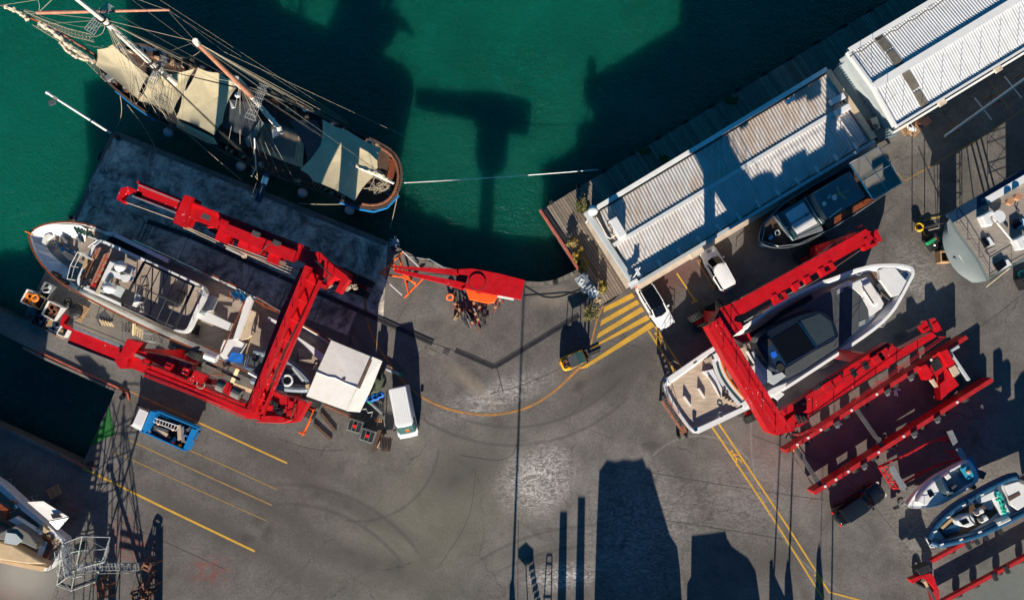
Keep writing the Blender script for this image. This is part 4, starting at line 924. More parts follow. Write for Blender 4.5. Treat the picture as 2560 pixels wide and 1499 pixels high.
# ---------------------------------------------------------------- red jib crane on the quay
Z = 5.6; J = thing('jib_crane', 'bright red jib crane with split boom and round slewing cap on the quay edge', 'crane', tuple(P(1205, 715)))
dk = [(1144,672),(1180,671),(1245,682),(1312,700),(1300,755),(1212,738),(1160,720),(1100,708),(1146,690)]
MB().px([(984,664),(1146,674),(1180,671),(1246,684),(1312,700),(1303,746),(1212,732),(1152,716),(1140,712),(986,676),(984,670)], Z, .02)
MB().px([(984,664),(1146,673),(1146,688),(985,668)], Z, .55).build('boom_arm', 'red_paint', J)
MB().px([(985,671),(1142,702),(1166,708),(1158,724),(1100,706),(985,679)], Z, .55).build('boom_arm', 'red_paint', J)
MB().px([(1142,673),(1180,671),(1246,683),(1312,700),(1303,748),(1212,732),(1152,718),(1166,709),(1170,687),(1144,684)], Z, .8).build('deck_plate', 'red_paint', J)
MB().px([(1142,684),(1170,688),(1164,711),(1139,705)], Z-.55, .12).build('boom_web', 'black_metal', J)
c = P(1193,704,Z); MB().cyl(c + U*.01, .70, .10, 32).build('slewing_cap', 'red_paint', J); MB().torus(c + U*.05, .73, .035, 32, 6).build('cap_ring', 'black_metal', J)
MB().prism(offset(PP([(1160,712),(1250,728),(1236,752),(1220,756),(1172,746)], Z-.7), .0), Z-2.2, Z-.8).build('slew_housing', 'orange_paint', J)
MB().box(P(1264,744,Z-.2), (1.45,.16,.3), -.19).build('lamp_strip', 'white_paint', J)
MB().cyl(P(1205,728,0), .75, Z-.8, 24, .62).build('column', 'red_paint', J)
MB().cyl(P(1205,728,0), 1.1, .12, 24).build('base_flange', 'red_paint', J)
mb = MB()
for k in range(12): mb.box(P(1205,728,0) + Vector((.95*math.cos(k*.5236), .95*math.sin(k*.5236), .16)), (.09,.09,.12))
mb.build('anchor_bolt', 'dark_steel', J, kind='stuff')
mb = MB(); a, b_ = P(1210,760,.4), P(1210,812,.4); mb.beam(a, b_, .10, .12); mb.beam(a + Vector((.14,0,0)), b_ + Vector((.14,0,0)), .10, .12)
mb.box(P(1208,794,.45), (.62,.16,.14)); mb.box(P(1212,812,.45), (.62,.18,.14), .15); single('steel_trolley', mb, 'dark_steel', 'narrow dark steel trolley with two cross plates lying south of the red jib crane', 'trolley')
mb = MB(); mb.path(PP([(1064,686,4.9),(1090,684,4.9),(1150,690,4.9)]), .02, 4); mb.build('hoist_cable', 'black_metal', J)
# orange tripod frame below the boom tip
o_ = thing('lifting_gantry', 'orange painted steel lifting frame with hazard tape under the tip of the red jib crane', 'gantry', tuple(P(1010, 680)))
def fr(l, r_=.09, z0=.9): 
    for (a, b_) in l: MB().tube(P(a[0],a[1],a[2] if len(a)>2 else z0), P(b_[0],b_[1],b_[2] if len(b_)>2 else z0), r_, 6).build('tube', 'orange_paint', o_)
fr([((1006,630,.6),(950,685,.6)), ((1010,744,.6),(1058,695,.6)), ((950,683,.6),(1002,692,1.1)), ((980,656,1.0),(1016,690,1.3)), ((998,640,.7),(1022,735,.7)), ((1002,690,1.2),(1040,706,1.2)), ((1018,690,1.3),(1040,712,.9)), ((975,660,.8),(985,672,1.6))])
mb = MB()
for (a, b_) in (((1006,628),(1052,672)), ((952,690),(1005,738))): mb.beam(P(a[0],a[1],.8), P(b_[0],b_[1],.8), .10, .02)
mb.build('hazard_tape', 'wrap_white', o_)
# jack stands heaped by the crane
def stand_local():
    r = thing('jack_stand', '', 'jack stand')
    for k in range(3):
        a = k*2.094; MB().tube((0,0,.75), (.42*math.cos(a), .42*math.sin(a), .03), .035, 5).build('leg', 'red_trailer', r)
    MB().tube((0,0,.6), (0,0,1.05), .04, 6).build('screw', 'black_metal', r); MB().box((0,0,1.07), (.26,.2,.06)).build('head_pad', 'lumber', r)
    return r
js = stand_local(); first = True
for i, (u, v) in enumerate(((1140,762),(1150,776),(1190,786),(1196,800),(1182,808),(1233,757),(1239,770),(1250,752),(1186,760),(1200,770))):
    lab = ['red jack stand nearest the orange ring', 'red jack stand just below the orange ring', 'red jack stand right of the steel heap', 'red jack stand beside the steel frame', 'lowest red jack stand by the crane, near the beams', 'red jack stand under the deck plate east of the column', 'lowest of the jack stands east of the column', 'jack stand farthest right under the crane', 'jack stand half under the slew housing', 'jack stand between the heap and the column'][i]
    o = js if first else dup(js, P(u, v), random.random()*6, lab); first = False
    if i == 0: o.location = P(u, v); o['label'] = lab
    o['group'] = 'jack stands heaped under the red jib crane'; 
heap = thing('steel_supports', 'heap of black and grey steel cradle supports under the red jib crane', 'steel supports', tuple(P(1165, 775)))
for i in range(46):
    u = random.gauss(1168, 17); v = 757 + (u-1140)*.45 + random.gauss(8, 11); 
    if v < 738: v = 745
    a = P(u, v, random.uniform(.15,.8)); t_ = random.choice((1.1, 1.2, -.5, .9)) + random.gauss(0,.2); l = random.uniform(.4,1.0)
    MB().beam(a, a + Vector((math.cos(t_)*l, -abs(math.sin(t_))*l, random.uniform(-.1,.1))), random.uniform(.07,.14), .1).build('bracket', random.choice(('black_metal','black_metal','dark_steel','galv','rust')), heap)
for i in range(4): MB().beam(P(1134+i*6,730,.5+.1*i), P(1138+i*6,752,.5), .10, .1).build('bracket', 'black_metal', heap)
single('orange_ring', MB().torus(P(1125,742,.45), .30, .10, 22, 8, (.2,-.6,1)), 'orange_paint', 'orange rubber ring leaning at the left of the steel supports heap', 'ring')
for i, (u, v, l_) in enumerate(((1142,790,'left'),(1149,784,'middle'),(1156,781,'right'))):
    single('timber_block', MB().box(P(u, v, .25), (.9,.24,.2), -2.1), 'lumber', l_ + ' one of three short timber blocks below the steel supports heap', 'timber block', 'timber blocks by the jib crane')
for i, (u, v) in enumerate(((1166,796),)):
    single('hose_bundle', MB().torus(P(u, v, .2), .2, .05), 'sky_blue', 'small blue bundle at the foot of the steel supports heap', 'hose')
mb = MB(); mb.path(smooth_line(PP([(1312,716,.03),(1340,733,.03),(1362,745,.03),(1400,744,.03),(1440,728,.03),(1453,724,.03)]), 2), .028, 5)
single('electric_cable', mb, 'black_rubber', 'upper looping black cable from the jib crane to the silver sheets', 'cable')
mb = MB(); mb.path(smooth_line(PP([(1310,740,.05),(1370,737,.05),(1420,732,.05),(1450,738,.05),(1490,748,.05)]), 2), .028, 5)
single('electric_cable', mb, 'black_rubber', 'lower straighter black cable from the jib crane past the silver sheets', 'cable')
mb = MB(); mb.path(smooth_line(PP([(1490,760,.05),(1510,762,.05),(1530,752,.05),(1548,736,.05)]), 2), .04, 5)
single('electric_cable', mb, 'black_rubber', 'short black cable at the south foot of the timber deck', 'cable')
# ---------------------------------------------------------------- the hauled-out boats
aL = ang(P(240,592,7), P(521,722,7)); aR = ang(P(1700,1010,4), P(2280,680,4))
teak('teak_left', (.37, .30, .24), -aL, .18, .5); teak('teak_right', (.50, .39, .29), -aR, .26, .15); teak('teak_grey', (.30, .26, .22), -aR - .05, .22, .3)
def hull(root, pts, zt, deck, zb, m, inset=.35, keel=.55, deckmat=None, cap=None, capw=.14, smooth=True, wall=.12, mid=None):
    "outline pts (world, at zt). Hull skin, inner bulwark face, deck and cap rail"
    o1 = [Vector(p) for p in pts]; dd = zt - deck
    cx = sum(p.x for p in pts)/len(pts); cy = sum(p.y for p in pts)/len(pts); c = Vector((cx, cy, 0))
    ax = (max(pts, key=lambda p: (p.xy-c.xy).length_squared) - c); ax.z = 0; ax.normalize(); n_ = Vector((-ax.y, ax.x, 0))
    def sq(p, kx, ky, fr): d = Vector((p.x, p.y, 0)) - c; z = zb + (p.z - zb)*fr; return c + ax*d.dot(ax)*kx + n_*d.dot(n_)*ky + Vector((0,0,z))
    rings = [[sq(p, .86, .16, 0) for p in o1], [sq(p, .90, keel*.9, .22) for p in o1], [sq(p, .955, .90, .55) for p in o1], o1]
    i1 = offset(o1, wall); i2 = [p - Vector((0, 0, dd)) for p in offset(o1, inset)]
    h = MB().loft(rings + [i1, i2], True, True).build('hull', m, root, smooth=False)
    if deckmat: MB().add([p + Vector((0,0,.03)) for p in offset(i2, .02)], [tuple(range(len(i2)))]).build('deck', deckmat, root)
    if cap:
        a = offset(o1, -.04); b_ = offset(o1, capw)
        up = Vector((0,0,.07)); n = len(a)
        MB().loft([a, [p+up for p in a], [p+up for p in b_], b_, a], False, False).build('cap_rail', cap, root)
    return rings
def stands(root_label, pts, zb, group, m='dark_steel'):
    pass
# --- old white motor yacht in the left hoist
Y = thing('motor_yacht', 'old white motor yacht with teak decks, brown cap rail and two white domes', 'yacht', tuple(P(480, 760)))
ZT, ZD = 4.4, 3.5
ol = [(70,584),(90,568),(120,557),(164,553),(205,557),(239,565),(284,582),(331,597),(424,640),(538,690),(632,735),(708,782),(800,836),(862,872),(900,905),(872,960),(800,985),(770,981),(700,962),(645,941),(556,905),(480,870),(410,841),(340,808),(276,776),(194,733),(152,708),(124,683),(97,653),(79,620)]
pl = smooth_poly(PP(ol, ZT), 1)
hull(Y, pl, ZT, ZD, .7, 'white_gel', inset=.42, deckmat='teak_left', cap='varnish', capw=.12)
# forward bulwark panels seen inside
bi = PP([(79,620),(97,653),(124,683),(152,708),(164,700)], ZT)
fore = [(72,600),(78,578),(100,566),(135,560),(200,563),(215,572)]; low = [(72,600),(80,622),(100,654),(128,684),(152,706)]
def bulw(l, drop, inn, n):
    a = PP(l, ZT-.02); 
    cc = P(190, 640, ZD+.05); o = []
    for p in a:
        d = (cc - p); d.z = 0; d.normalize(); o.append(Vector((p.x + d.x*inn, p.y + d.y*inn, ZD + .06)))
    MB().loft([[Vector((p.x,p.y,p.z)) for p in a], o], False, False, False).build('bulwark', 'white_gel', Y)
    for p, q in zip(a, o):
        MB().tube(p, q, .05, 5).build('rib', 'white_paint', Y)
bulw(fore, 1, 1.15, 5); bulw(low, 1, 1.15, 5)
MB().px([(108,592),(122,583),(128,588),(117,600),(113,612),(104,606)], ZD+.5, .45).build('bow_locker', 'cushion', Y)
mb = MB()
for i in range(16):
    u, v = 146 + random.gauss(12, 15), 612 + random.gauss(4, 5) ; v += (u-150)*.38; mb.box(P(u, v, ZD+.25), (random.uniform(.12,.4), random.uniform(.1,.3), random.uniform(.3,.6)), random.random()*3)
mb.build('anchor_windlass', 'chrome', Y, kind='stuff')
mb = MB(); mb.px([(150,630),(160,625),(190,642),(184,654),(172,650)], ZD+.35, .3); mb.build('winch_base', 'slate', Y)
for k, (u, v) in enumerate(((162,598),(200,600))): MB().box(P(u, v, ZD+.3), (.7,.15,.5), -.9).build('cleat', 'galv', Y)
for k, (u, v) in enumerate(((190,573),(199,576),(208,578),(217,580),(226,584))): MB().tube(P(u-3, v-6, ZT-.2), P(u+6, v+9, ZD+.5), .16, 8).build('fender', 'fender_green', Y)
mb = MB()
for (u, v) in ((136,684),(146,688),(150,698),(158,702),(166,706)): mb.tube(P(u-6, v-4, ZT-.1), P(u+6, v+4, ZD+.7), .20, 8)
mb.build('fender', 'black_tarp', Y)
MB().tube(P(63,578,ZT+.2), P(82,585,ZT+.1), .07, 6).build('bow_fitting', 'orange_trim', Y)
# superstructure
ZS = 5.0
MB().prism(offset(PP([(228,600),(290,612),(520,722),(466,835),(190,722)], ZS), .3), ZD, ZS-.1).build('deckhouse', 'white_gel', Y)
rim = round_poly(PP([(240,592),(521,720),(466,840),(185,712)], ZS+.55), .9)
inn = offset(rim, .24)
MB().loft([[Vector((p.x,p.y,ZS-.15)) for p in rim], rim, inn, [Vector((p.x,p.y,ZS)) for p in inn]]).build('flybridge', 'white_gel', Y)
MB().add([Vector((p.x,p.y,ZS+.02)) for p in offset(inn, .02)], [tuple(range(len(inn)))]).build('flybridge_deck', 'teak_left', Y)
for l in ([(283,585),(310,592),(420,652)], [(262,582),(286,585)]): MB().beam(P(l[0][0],l[0][1],ZT+.3), P(l[-1][0],l[-1][1],ZT+.3), .35, .3).build('side_coaming', 'white_paint', Y)
MB().px([(275,592),(288,590),(345,617),(365,636),(340,640),(262,606)], ZD+.2, .15).build('side_window_shade', 'black_glass', Y)
MB().px([(214,738),(222,735),(330,790),(318,795),(222,752)], ZD+.4, .3).build('side_coaming', 'beige_panel', Y)
# contents of the flybridge
ZF = ZS + .05
def along(o_, dx, dy, z): 
    return P(*o_, z) + Vector((math.cos(aL)*dx - math.sin(aL)*dy*-1*0 , 0, 0))
v1 = (P(186,712,ZF) - P(240,592,ZF)).normalized()   # across the boat
MB().px([(205,670),(216,637),(219,640),(218,660),(209,672)], ZF+.9, .1).build('seat_board', 'lumber', Y)
for k, (u, v, m1) in enumerate(((240,628,'red_paint'),(228,656,'black_metal'),(250,640,'black_metal'),(262,640,'red_paint'))):
    p = P(u + 0, v - 5, ZF+.8); q = p + v1*2.9
    mb = MB(); mb.beam(p, q, .12, .1); mb.beam(p + Vector((.35,.15,0)), q + Vector((.35,.15,0)), .1, .1)
    for j in range(12): a = p.lerp(q, j/12); mb.beam(a, a + Vector((.36,.16,-.1)), .08, .08)
    mb.build('rack', 'spar_brown' if m1 == 'red_paint' else m1, Y)
for k in range(5):
    a = P(262,642,ZF+.6) + v1*(.2 + k*.62); MB().box(a + Vector((.1,0,0)), (.34,.34,.3), aL).build('seat', 'red_trailer', Y)
    MB().box(a + Vector((-.45,-.2,-.2)), (.22,.3,.3), aL).build('seat', 'pale_grey', Y)
p = P(280,648,ZF+.6); MB().beam(p, p + v1*3.3, .30, .5).build('bench', 'beige_panel', Y); p = P(288,652,ZF+.7); MB().beam(p, p + v1*3.0, .34, .4).build('bench', 'pale_grey', Y)
mb = MB()
for k in range(8): a = p + v1*(.2 + .36*k) + Vector((0,0,.03)); mb.box(a, (.30,.05,.05), aL)
mb.build('bench_slats', 'dark_steel', Y)
MB().beam(P(279,655,ZF+1.2), P(257,702,ZF+1.2), .34, .3).build('mast_crosstree', 'white_gel', Y)
MB().beam(P(268,680,ZF+1.15), P(318,696,ZF+1.15), .5, .3).build('mast_head', 'white_gel', Y)
MB().px([(296,688),(312,686),(330,690),(334,696),(326,702),(306,704)], ZF+1.4, .3).build('radar_scanner', 'white_gel', Y)
for u, v in ((302,666),(274,719)):
    MB().sph(P(u, v, ZF+1.1), .52, 18, 11, 1.05).build('dome', 'white_gel', Y, smooth=True); MB().cyl(P(u+2, v, ZF), .12, .8, 8).build('dome_post', 'white_paint', Y)
    MB().beam(P(u+8, v+2, ZF+.6), P(u+32, v+14, ZF+.6), .9, .1).build('dome_platform', 'pale_grey', Y)
mb = MB()
for i in range(18): mb.box(P(random.uniform(225,300), random.uniform(640,735), ZF+.15) , (random.uniform(.1,.5), .15, .3), random.random()*3)
mb.build('deck_clutter', 'galv', Y, kind='stuff')
mb = MB()
for i in range(30):
    s = random.random(); a = P(212,650,ZF+.3).lerp(P(196,700,ZF+.3), s) ; mb.box(a + Vector((random.uniform(0,1.9), random.uniform(-.1,.9), random.uniform(0,.4))), (random.uniform(.1,.5), .1, .12), random.choice((aL, aL+1.57)))
mb.build('engine_parts', 'black_metal', Y, kind='stuff')
mb = MB()
for u, v in ((262,712),(284,722),(268,700),(250,722)): mb.path([P(u, v, ZF+.2), P(u+6, v+4, ZF+.3), P(u+2, v+8, ZF+.2), P(u+11, v+7, ZF+.2)], .05, 5)
mb.build('red_strap', 'red_box', Y)
MB().rail(PP([(188,700),(196,668),(214,634),(240,650)], ZF+.4), 1.2, .035, 1.1, 2).rail(PP([(240,596),(262,605),(240,622)], ZF+.4), 1.2, .035, 1.1, 2).build('guard_rail', 'white_gel', Y)
MB().rail(PP([(500,728),(516,738),(476,830)], ZF+.9), .9, .03, 1.1, 3).build('guard_rail', 'white_gel', Y)
# black awning frame
ZA = ZF + 2.0; fr_ = PP([(360,654),(484,713),(434,822),(304,762)], ZA)
mb = MB()
for i in range(4): mb.beam(fr_[i], fr_[(i+1)%4], .20, .14)
mb.build('awning_frame', 'black_metal', Y)
for s in (.16, .33, .5, .66, .84):
    MB().tube(fr_[0].lerp(fr_[1], s), fr_[3].lerp(fr_[2], s), .045, 5).build('awning_hoop', 'dark_steel', Y)
for s in (.5,): MB().tube(fr_[0].lerp(fr_[3], s), fr_[1].lerp(fr_[2], s), .04, 5).build('awning_hoop', 'dark_steel', Y)
for p in fr_: MB().tube(p, Vector((p.x, p.y, ZF)), .05, 6).build('awning_post', 'black_metal', Y)
MB().tube(P(382,668,ZA+.3), P(376,785,ZA-.6), .06, 5).tube(P(410,680,ZA+.2), P(404,735,ZA-.6), .05, 5).build('lashed_pole', 'dark_steel', Y)
d_ = MB().px([(409,757),(416,746),(430,737),(444,722),(463,730),(452,756),(440,768),(424,764)], ZF+.5, .45); single('inflatable_dinghy', d_, 'black_tarp', 'deflated black inflatable dinghy under the frame on the flybridge of the old yacht', 'dinghy', bevel=.1)
MB().rail(PP([(346,760),(362,756),(366,780),(352,782)], ZF), .9, .03, .4, 2).build('ladder', 'white_gel', Y)
MB().px([(338,752),(346,756),(340,768),(330,764)], ZF+.5, .5).build('locker', 'white_gel', Y)
MB().px([(338,734),(352,738),(345,760),(334,754)], ZF+.3, .3).build('step', 'pale_grey', Y)
# side deck windows and after deck
MB().px([(496,745),(520,736),(538,742),(528,775),(508,778)], ZD+.9, .8).build('deck_box', 'pale_grey', Y)
MB().px([(482,780),(512,776),(578,808),(570,826),(520,806),(486,792)], ZD+1.6, .5).build('hatch_trunk', 'white_gel', Y)
MB().px([(496,782),(516,780),(510,790)], ZD+1.7, .1).build('vent', 'pale_grey', Y)
MB().px([(480,805),(498,814),(494,838),(478,834)], ZD+.3, .2).build('hatch', 'black_glass', Y)
MB().beam(P(610,756,ZD+1.9), P(553,880,ZD+1.9), .10, .12).beam(P(573,728,ZD+1.6), P(575,742,ZD+1.6), .10, .12).beam(P(575,742,ZD+1.6), P(612,757,ZD+1.9), .10, .12).beam(P(508,864,ZD+1.6), P(552,882,ZD+1.8), .10, .12).build('cap_rail', 'varnish', Y)
MB().px([(615,745),(625,738),(632,750),(596,846),(582,850),(598,800)], ZD+1.7, .4).build('screen_wall', 'white_gel', Y)
MB().px([(560,850),(590,846),(610,858),(600,880),(585,895),(560,898),(545,885)], ZD+1.0, .9).build('side_wing', 'white_gel', Y)
MB().px([(618,785),(628,775),(640,780),(634,830),(620,845),(604,850),(590,842),(612,820)], ZD+1.2, .5).build('stained_cover', 'beige_panel', Y)
for (u, v) in ((592,738),(606,742)): MB().tube(P(u-6, v-8, ZD+1.6), P(u+4, v+10, ZD+1.6), .35, 12).build('life_raft', 'chrome', Y)
for (u, v) in ((520,888),(534,893)): MB().tube(P(u-6, v-2, ZD+1.4), P(u+8, v+4, ZD+1.4), .40, 12).build('life_raft', 'white_gel', Y)
MB().sph(P(604,834,ZD+1), .35, 10, 7, .5).build('rope_heap', 'black_rubber', Y)
mb = MB(); mb.path(smooth_line(PP([(640,800),(632,840),(618,870),(612,905),(606,920)], ZD+.4), 2), .05, 5); mb.path(smooth_line(PP([(640,780),(655,800),(668,860)], ZD+.1), 2), .03, 5); mb.build('stained_hose', 'lumber', Y)
MB().px([(580,880),(608,884),(606,908),(565,902)], ZD+1.2, .06).build('tarp', 'blue_tarp', Y, label='blue tarp over the rail')
for k, (u, v) in enumerate(((648,752),(664,762),(678,768),(692,774),(704,780))): MB().px([(u-9,v-4),(u+5,v+3),(u+2,v+9),(u-12,v+1)], ZT+.05, .5).build('rail_locker', 'varnish', Y)
MB().px([(672,792),(700,806),(694,812),(668,796)], ZD+.8, .1).build('passerelle', 'white_gel', Y)
MB().px([(735,838),(745,842),(795,875),(812,888),(802,903),(780,885),(758,862)], ZD+.9, .15).build('passerelle', 'white_gel', Y)
MB().px([(744,870),(780,878),(782,896),(746,892)], ZD+.06, .03).build('deck_hatch', 'beige_panel', Y)
MB().torus(P(789,920,ZD+.2), .20, .05, 14, 5).build('capstan', 'chrome', Y)
MB().path(PP([(745,880),(744,900),(740,908)], ZD+.1), .03).build('tie_rope', 'black_rubber', Y)
MB().rail(PP([(340,602),(440,648),(560,705),(640,742),(740,798)], ZT), .5, .025, 2.2, 1).build('guard_rail', 'chrome', Y)
mb = MB()
for k in range(6): u = 380 + k*42; mb.path(PP([(u, 622 + k*19.5, ZT+.15),(u+10, 631 + k*19.5, ZT+.12),(u+20, 632 + k*19.5, ZT+.15)], 0), .06, 5)
mb.build('rope_loop', 'varnish', Y)
# stern tender on deck
T = thing('rigid_inflatable', 'blue grey inflatable tender on the stern deck of the old yacht under the hoist beam', 'inflatable boat', tuple(P(700, 940)))
ZQ = ZD + 1.5
tp = smooth_line(PP([(640,880),(700,890),(740,918),(775,952),(778,968),(765,974),(690,968),(630,950)], ZQ), 2); MB().path(tp, .30, 9).build('tube', 'hypalon_grey', T)
MB().px([(640,888),(735,920),(766,958),(690,962),(635,944)], ZQ-.15, .5).build('hull', 'slate', T)
MB().px([(724,915),(732,916),(762,950),(756,954)], ZQ+.3, .1).build('tube_patch', 'pale_grey', T)
MB().torus(P(718,950,ZQ+.3), .45, .10, 18, 6).build('seat_ring', 'white_gel', T)
MB().px([(700,930),(708,928),(708,948),(700,950)], ZQ+.35, .3).build('console', 'hypalon_grey', T)
MB().tube(P(636,878,ZQ+.2), P(662,884,ZQ+.2), .3, 10).build('tube', 'hypalon_grey', T)
MB().rail(PP([(628,888),(620,918),(640,926)], ZQ), 1.0, .05, .8, 2).build('roll_bar', 'chrome', T)
MB().box(P(634,905,ZQ+.3), (.7,.6,.5), -.5).build('outboard', 'slate', T); MB().path(PP([(630,898),(640,905),(650,900),(645,912)], ZQ+.6), .05).build('wiring', 'black_metal', T)
MB().path(PP([(622,930),(640,940),(662,950)], ZQ+.2), .14, 8).build('tube', 'white_gel', T); MB().box(P(770,965,ZQ+.3), (.4,.35,.1), .2).build('bow_step', 'pale_lumber', T)
# cradle supports below the yacht
for i, (u, v) in enumerate(((250,700),(380,770),(520,830),(640,880),(760,930))):
    q = thing('keel_block', '', 'keel block', tuple(P(u, v)), aL, 'keel blocks under the old motor yacht'); q['label'] = 'timber keel block stack hidden in shade under the old white yacht'
    c = P(u, v)
    for k in range(4): MB().box((c.x, c.y, .1 + k*.19), (.35, 1.2, .18), aL + (k % 2)*1.57).build('timber', 'lumber', q)
# white shrink wrapped tent over the stern
ZW = 6.2; R = thing('shrink_wrap_tent', 'white shrink wrapped work tent over the stern of the old yacht', 'tent', tuple(P(850, 950)))
MB().loft([PP([(828,850,ZW),(925,890,ZW-.1),(892,968,ZW+.1),(792,930,ZW+.12)]), PP([(828,850,ZW+.05),(925,890,ZW-.05),(892,968,ZW+.16),(792,930,ZW+.18)])]).build('roof_panel', 'wrap_white', R)
MB().loft([PP([(792,930,ZW+.12),(892,968,ZW+.1),(866,1026,ZW-.1),(766,990,ZW-.1)]), PP([(792,930,ZW+.18),(892,968,ZW+.16),(866,1026,ZW-.04),(766,990,ZW-.04)])]).build('roof_panel', 'wrap_white', R)
g0 = PP([(828,850,ZW),(925,890,ZW-.1),(892,968,ZW+.1),(866,1026,ZW-.1),(766,990,ZW-.1),(792,930,ZW+.12)])
g1 = PP([(830,850,2.6),(953,905,2.6),(925,972,2.4),(892,1032,2.2),(770,992,2.6),(796,932,2.6)])
g1 = [Vector((P(*q,6.3).x if False else p.x, p.y, p.z)) for p, q in zip(g1, [(0,0)]*6)]
o0 = PP([(828,849,ZW-.03),(926,889,ZW-.13),(893,968,ZW+.05),(866,1027,ZW-.13),(765,990,ZW-.13),(791,930,ZW+.2)])
o1 = PP([(860,868,2.6),(956,902,4.2),(930,968,3.6),(900,1030,3.2),(800,985,2.6),(830,925,2.6)])
MB().loft([o1, o0], False, False).build('side_wall', 'wrap_white', R)
MB().loft([PP([(925,897,ZW-.02),(931,899,ZW-.3),(900,971,ZW-.25),(891,968,ZW+.12)]), PP([(925,897,ZW+.04),(931,899,ZW-.26),(900,971,ZW-.2),(891,968,ZW+.18)])]).build('opening', 'dark_wood', R, label='long brown slot torn along the roof edge')
mb = MB()
for k in range(46):
    s, t_ = random.random(), random.random(); c = P(790+random.uniform(20,110), 880+random.uniform(-10,110), ZW+.25) if k < 20 else P(862+random.gauss(0,16), 932+random.gauss(0,20), ZW+.22)
    if c: pass
ridge = [P(792,930,ZW+.22), P(820,941,ZW+.2), P(838,944,ZW+.2), P(860,955,ZW+.17), P(892,968,ZW+.2)]
MB().path(ridge, .05, 5).build('ridge_seam', 'wrap_white', R)
mb = MB()
for k in range(6): mb.box(P(856+random.uniform(-6,6), 948+random.uniform(-3,3), ZW+.2), (.12,.06,.03), random.random()*3)
mb.build('tear', 'dark_wood', R, kind='stuff')
MB().prism(offset(PP([(800,880),(930,925),(905,1000),(780,950)], 4), .4), .4, 3.4).build('work_platform', 'dark_steel', R)
single('red_skirting', MB().beam(P(808,1012,.6), P(882,1044,.6), .18, .5), 'rust', 'rusty red steel beam lying along the lower edge of the white tent', 'beam')
mb = MB(); mb.px([(930,935),(955,930),(958,945),(950,965),(945,980),(925,985),(938,960)], 1.6, 1.2); mb.px([(935,940),(952,950),(940,975)], 2.0, .5)
single('olive_tarpaulin', mb, 'olive_tarp', 'crumpled olive green tarpaulin hanging off the right side of the white tent', 'tarpaulin', bevel=.12)
mb = MB()
for k in range(9): mb.sph(P(922+k*4, 996-k*1.2+random.uniform(-4,4), .5), .32, 7, 5, .7)
single('blue_tarpaulin', mb, 'blue_tarp', 'crumpled bright blue tarpaulin below the olive one beside the tent', 'tarpaulin')
def gas_tube(a, b_, cap, lab):
    r = thing('long_cylinder', lab, 'cylinder', tuple(a)); e = (b_ - a); e1 = a + e*.82
    MB().tube(a, e1, .15, 10).build('body', 'galv', r); MB().tube(e1, b_, .17, 10).build('end_sleeve', cap, r)
gas_tube(P(964,920,.3), P(1005,938,.3), 'green_plastic', 'grey pipe with green sleeve lying on the paving right of the tent')
gas_tube(P(955,1032,.5), P(922,1002,.5), 'green_plastic', 'grey pipe with green sleeve leaning below the blue tarpaulin')
for i, (u, v) in enumerate(((893,1062),(924,1086))):
    z = 1.15; lab = ('caged black tank with red cap nearer the tent', 'caged black tank with red cap nearer the timber trestle')[i]
    r = thing('caged_tank', lab, 'tank', tuple(P(u, v)), 0, 'caged black tanks with red caps'); rz = -.33 - .0
    M = Matrix.Translation(P(u, v, 0)) @ Matrix.Rotation(rz, 4, 'Z')
    MB().box(P(u, v, 0) + Vector((0,0,.6)), (1.1,.95,1.0), rz).build('tank', 'black_metal', r, bevel=.08)
    mb = MB()
    for zz in (.12,.4,.7,1.0,1.14):
        c4 = [M @ Vector((x*.62, y*.52, zz)) for x, y in ((-1,-1),(1,-1),(1,1),(-1,1))]
        for k in range(4): mb.tube(c4[k], c4[(k+1)%4], .022, 4)
    for x in (-.62,-.31,0,.31,.62):
        for y in (-.52,.52): mb.tube(M @ Vector((x,y,.05)), M @ Vector((x,y,1.14)), .018, 4)
    for x in (-.2,.2): mb.beam(M @ Vector((x,-.52,1.17)), M @ Vector((x,.52,1.17)), .04, .03)
    mb.build('cage', 'galv', r); MB().cyl(M @ Vector((0,0,1.1)), .16, .10, 14).build('cap', 'light_red', r)
for i, (a, b_, l_) in enumerate((((802,1033),(838,1077),'upper'), ((785,1060),(827,1098),'lower'))):
    single('timber_baulk', MB().beam(P(a[0],a[1],.2), P(b_[0],b_[1],.2), .26, .2), 'dark_wood', l_ + ' of two dark timber baulks lying beside the hoist wheels', 'timber baulk', 'dark timber baulks by the hoist')
r = thing('tool_trestle', 'brown board and tool trestle at the lower right of the caged tanks', 'trestle', tuple(P(960,1110)))
MB().px([(944,1075),(968,1072),(940,1130),(928,1128)], .35, .06).build('board', 'dark_wood', r); MB().px([(950,1090),(982,1095),(975,1128),(955,1128)], .8, .06).build('tray', 'dark_wood', r)
mb = MB()
for k in range(7): mb.tube(P(952+k*4,1092+random.uniform(-2,4),.9), P(950+k*4,1122+random.uniform(-5,4),.9), .05, 5)
mb.build('tool', 'black_metal', r); MB().beam(P(943,1118,.5), P(958,1088,.8), .06, .06).beam(P(943,1118,.5), P(962,1122,.6), .06, .06).build('frame', 'pale_lumber', r)
r = thing('copper_coil_spring', 'coppery springs and bars standing between the tanks and the white van', 'springs', tuple(P(945,1050)))
for k in range(4): MB().torus(P(938+k*5,1050,.3+.05*k), .18, .04, 12, 5, (1,.2,0)).build('coil', 'copper', r)
MB().beam(P(958,1040,.9), P(966,1085,.2), .06, .06).beam(P(962,1036,.9), P(960,1080,.2), .05, .05).build('bar', 'dark_steel', r)
r = thing('white_folding_frame', 'small pale folding frame in the shade right of the tent', 'frame', tuple(P(920,1030)))
MB().rail(PP([(908,1022),(918,1020),(922,1030),(934,1028),(930,1040)], .2), .5, .04, .5, 1).build('tube', 'galv', r)
mb = MB(); mb.px([(345,765),(352,800),(365,790)], .5, .4)
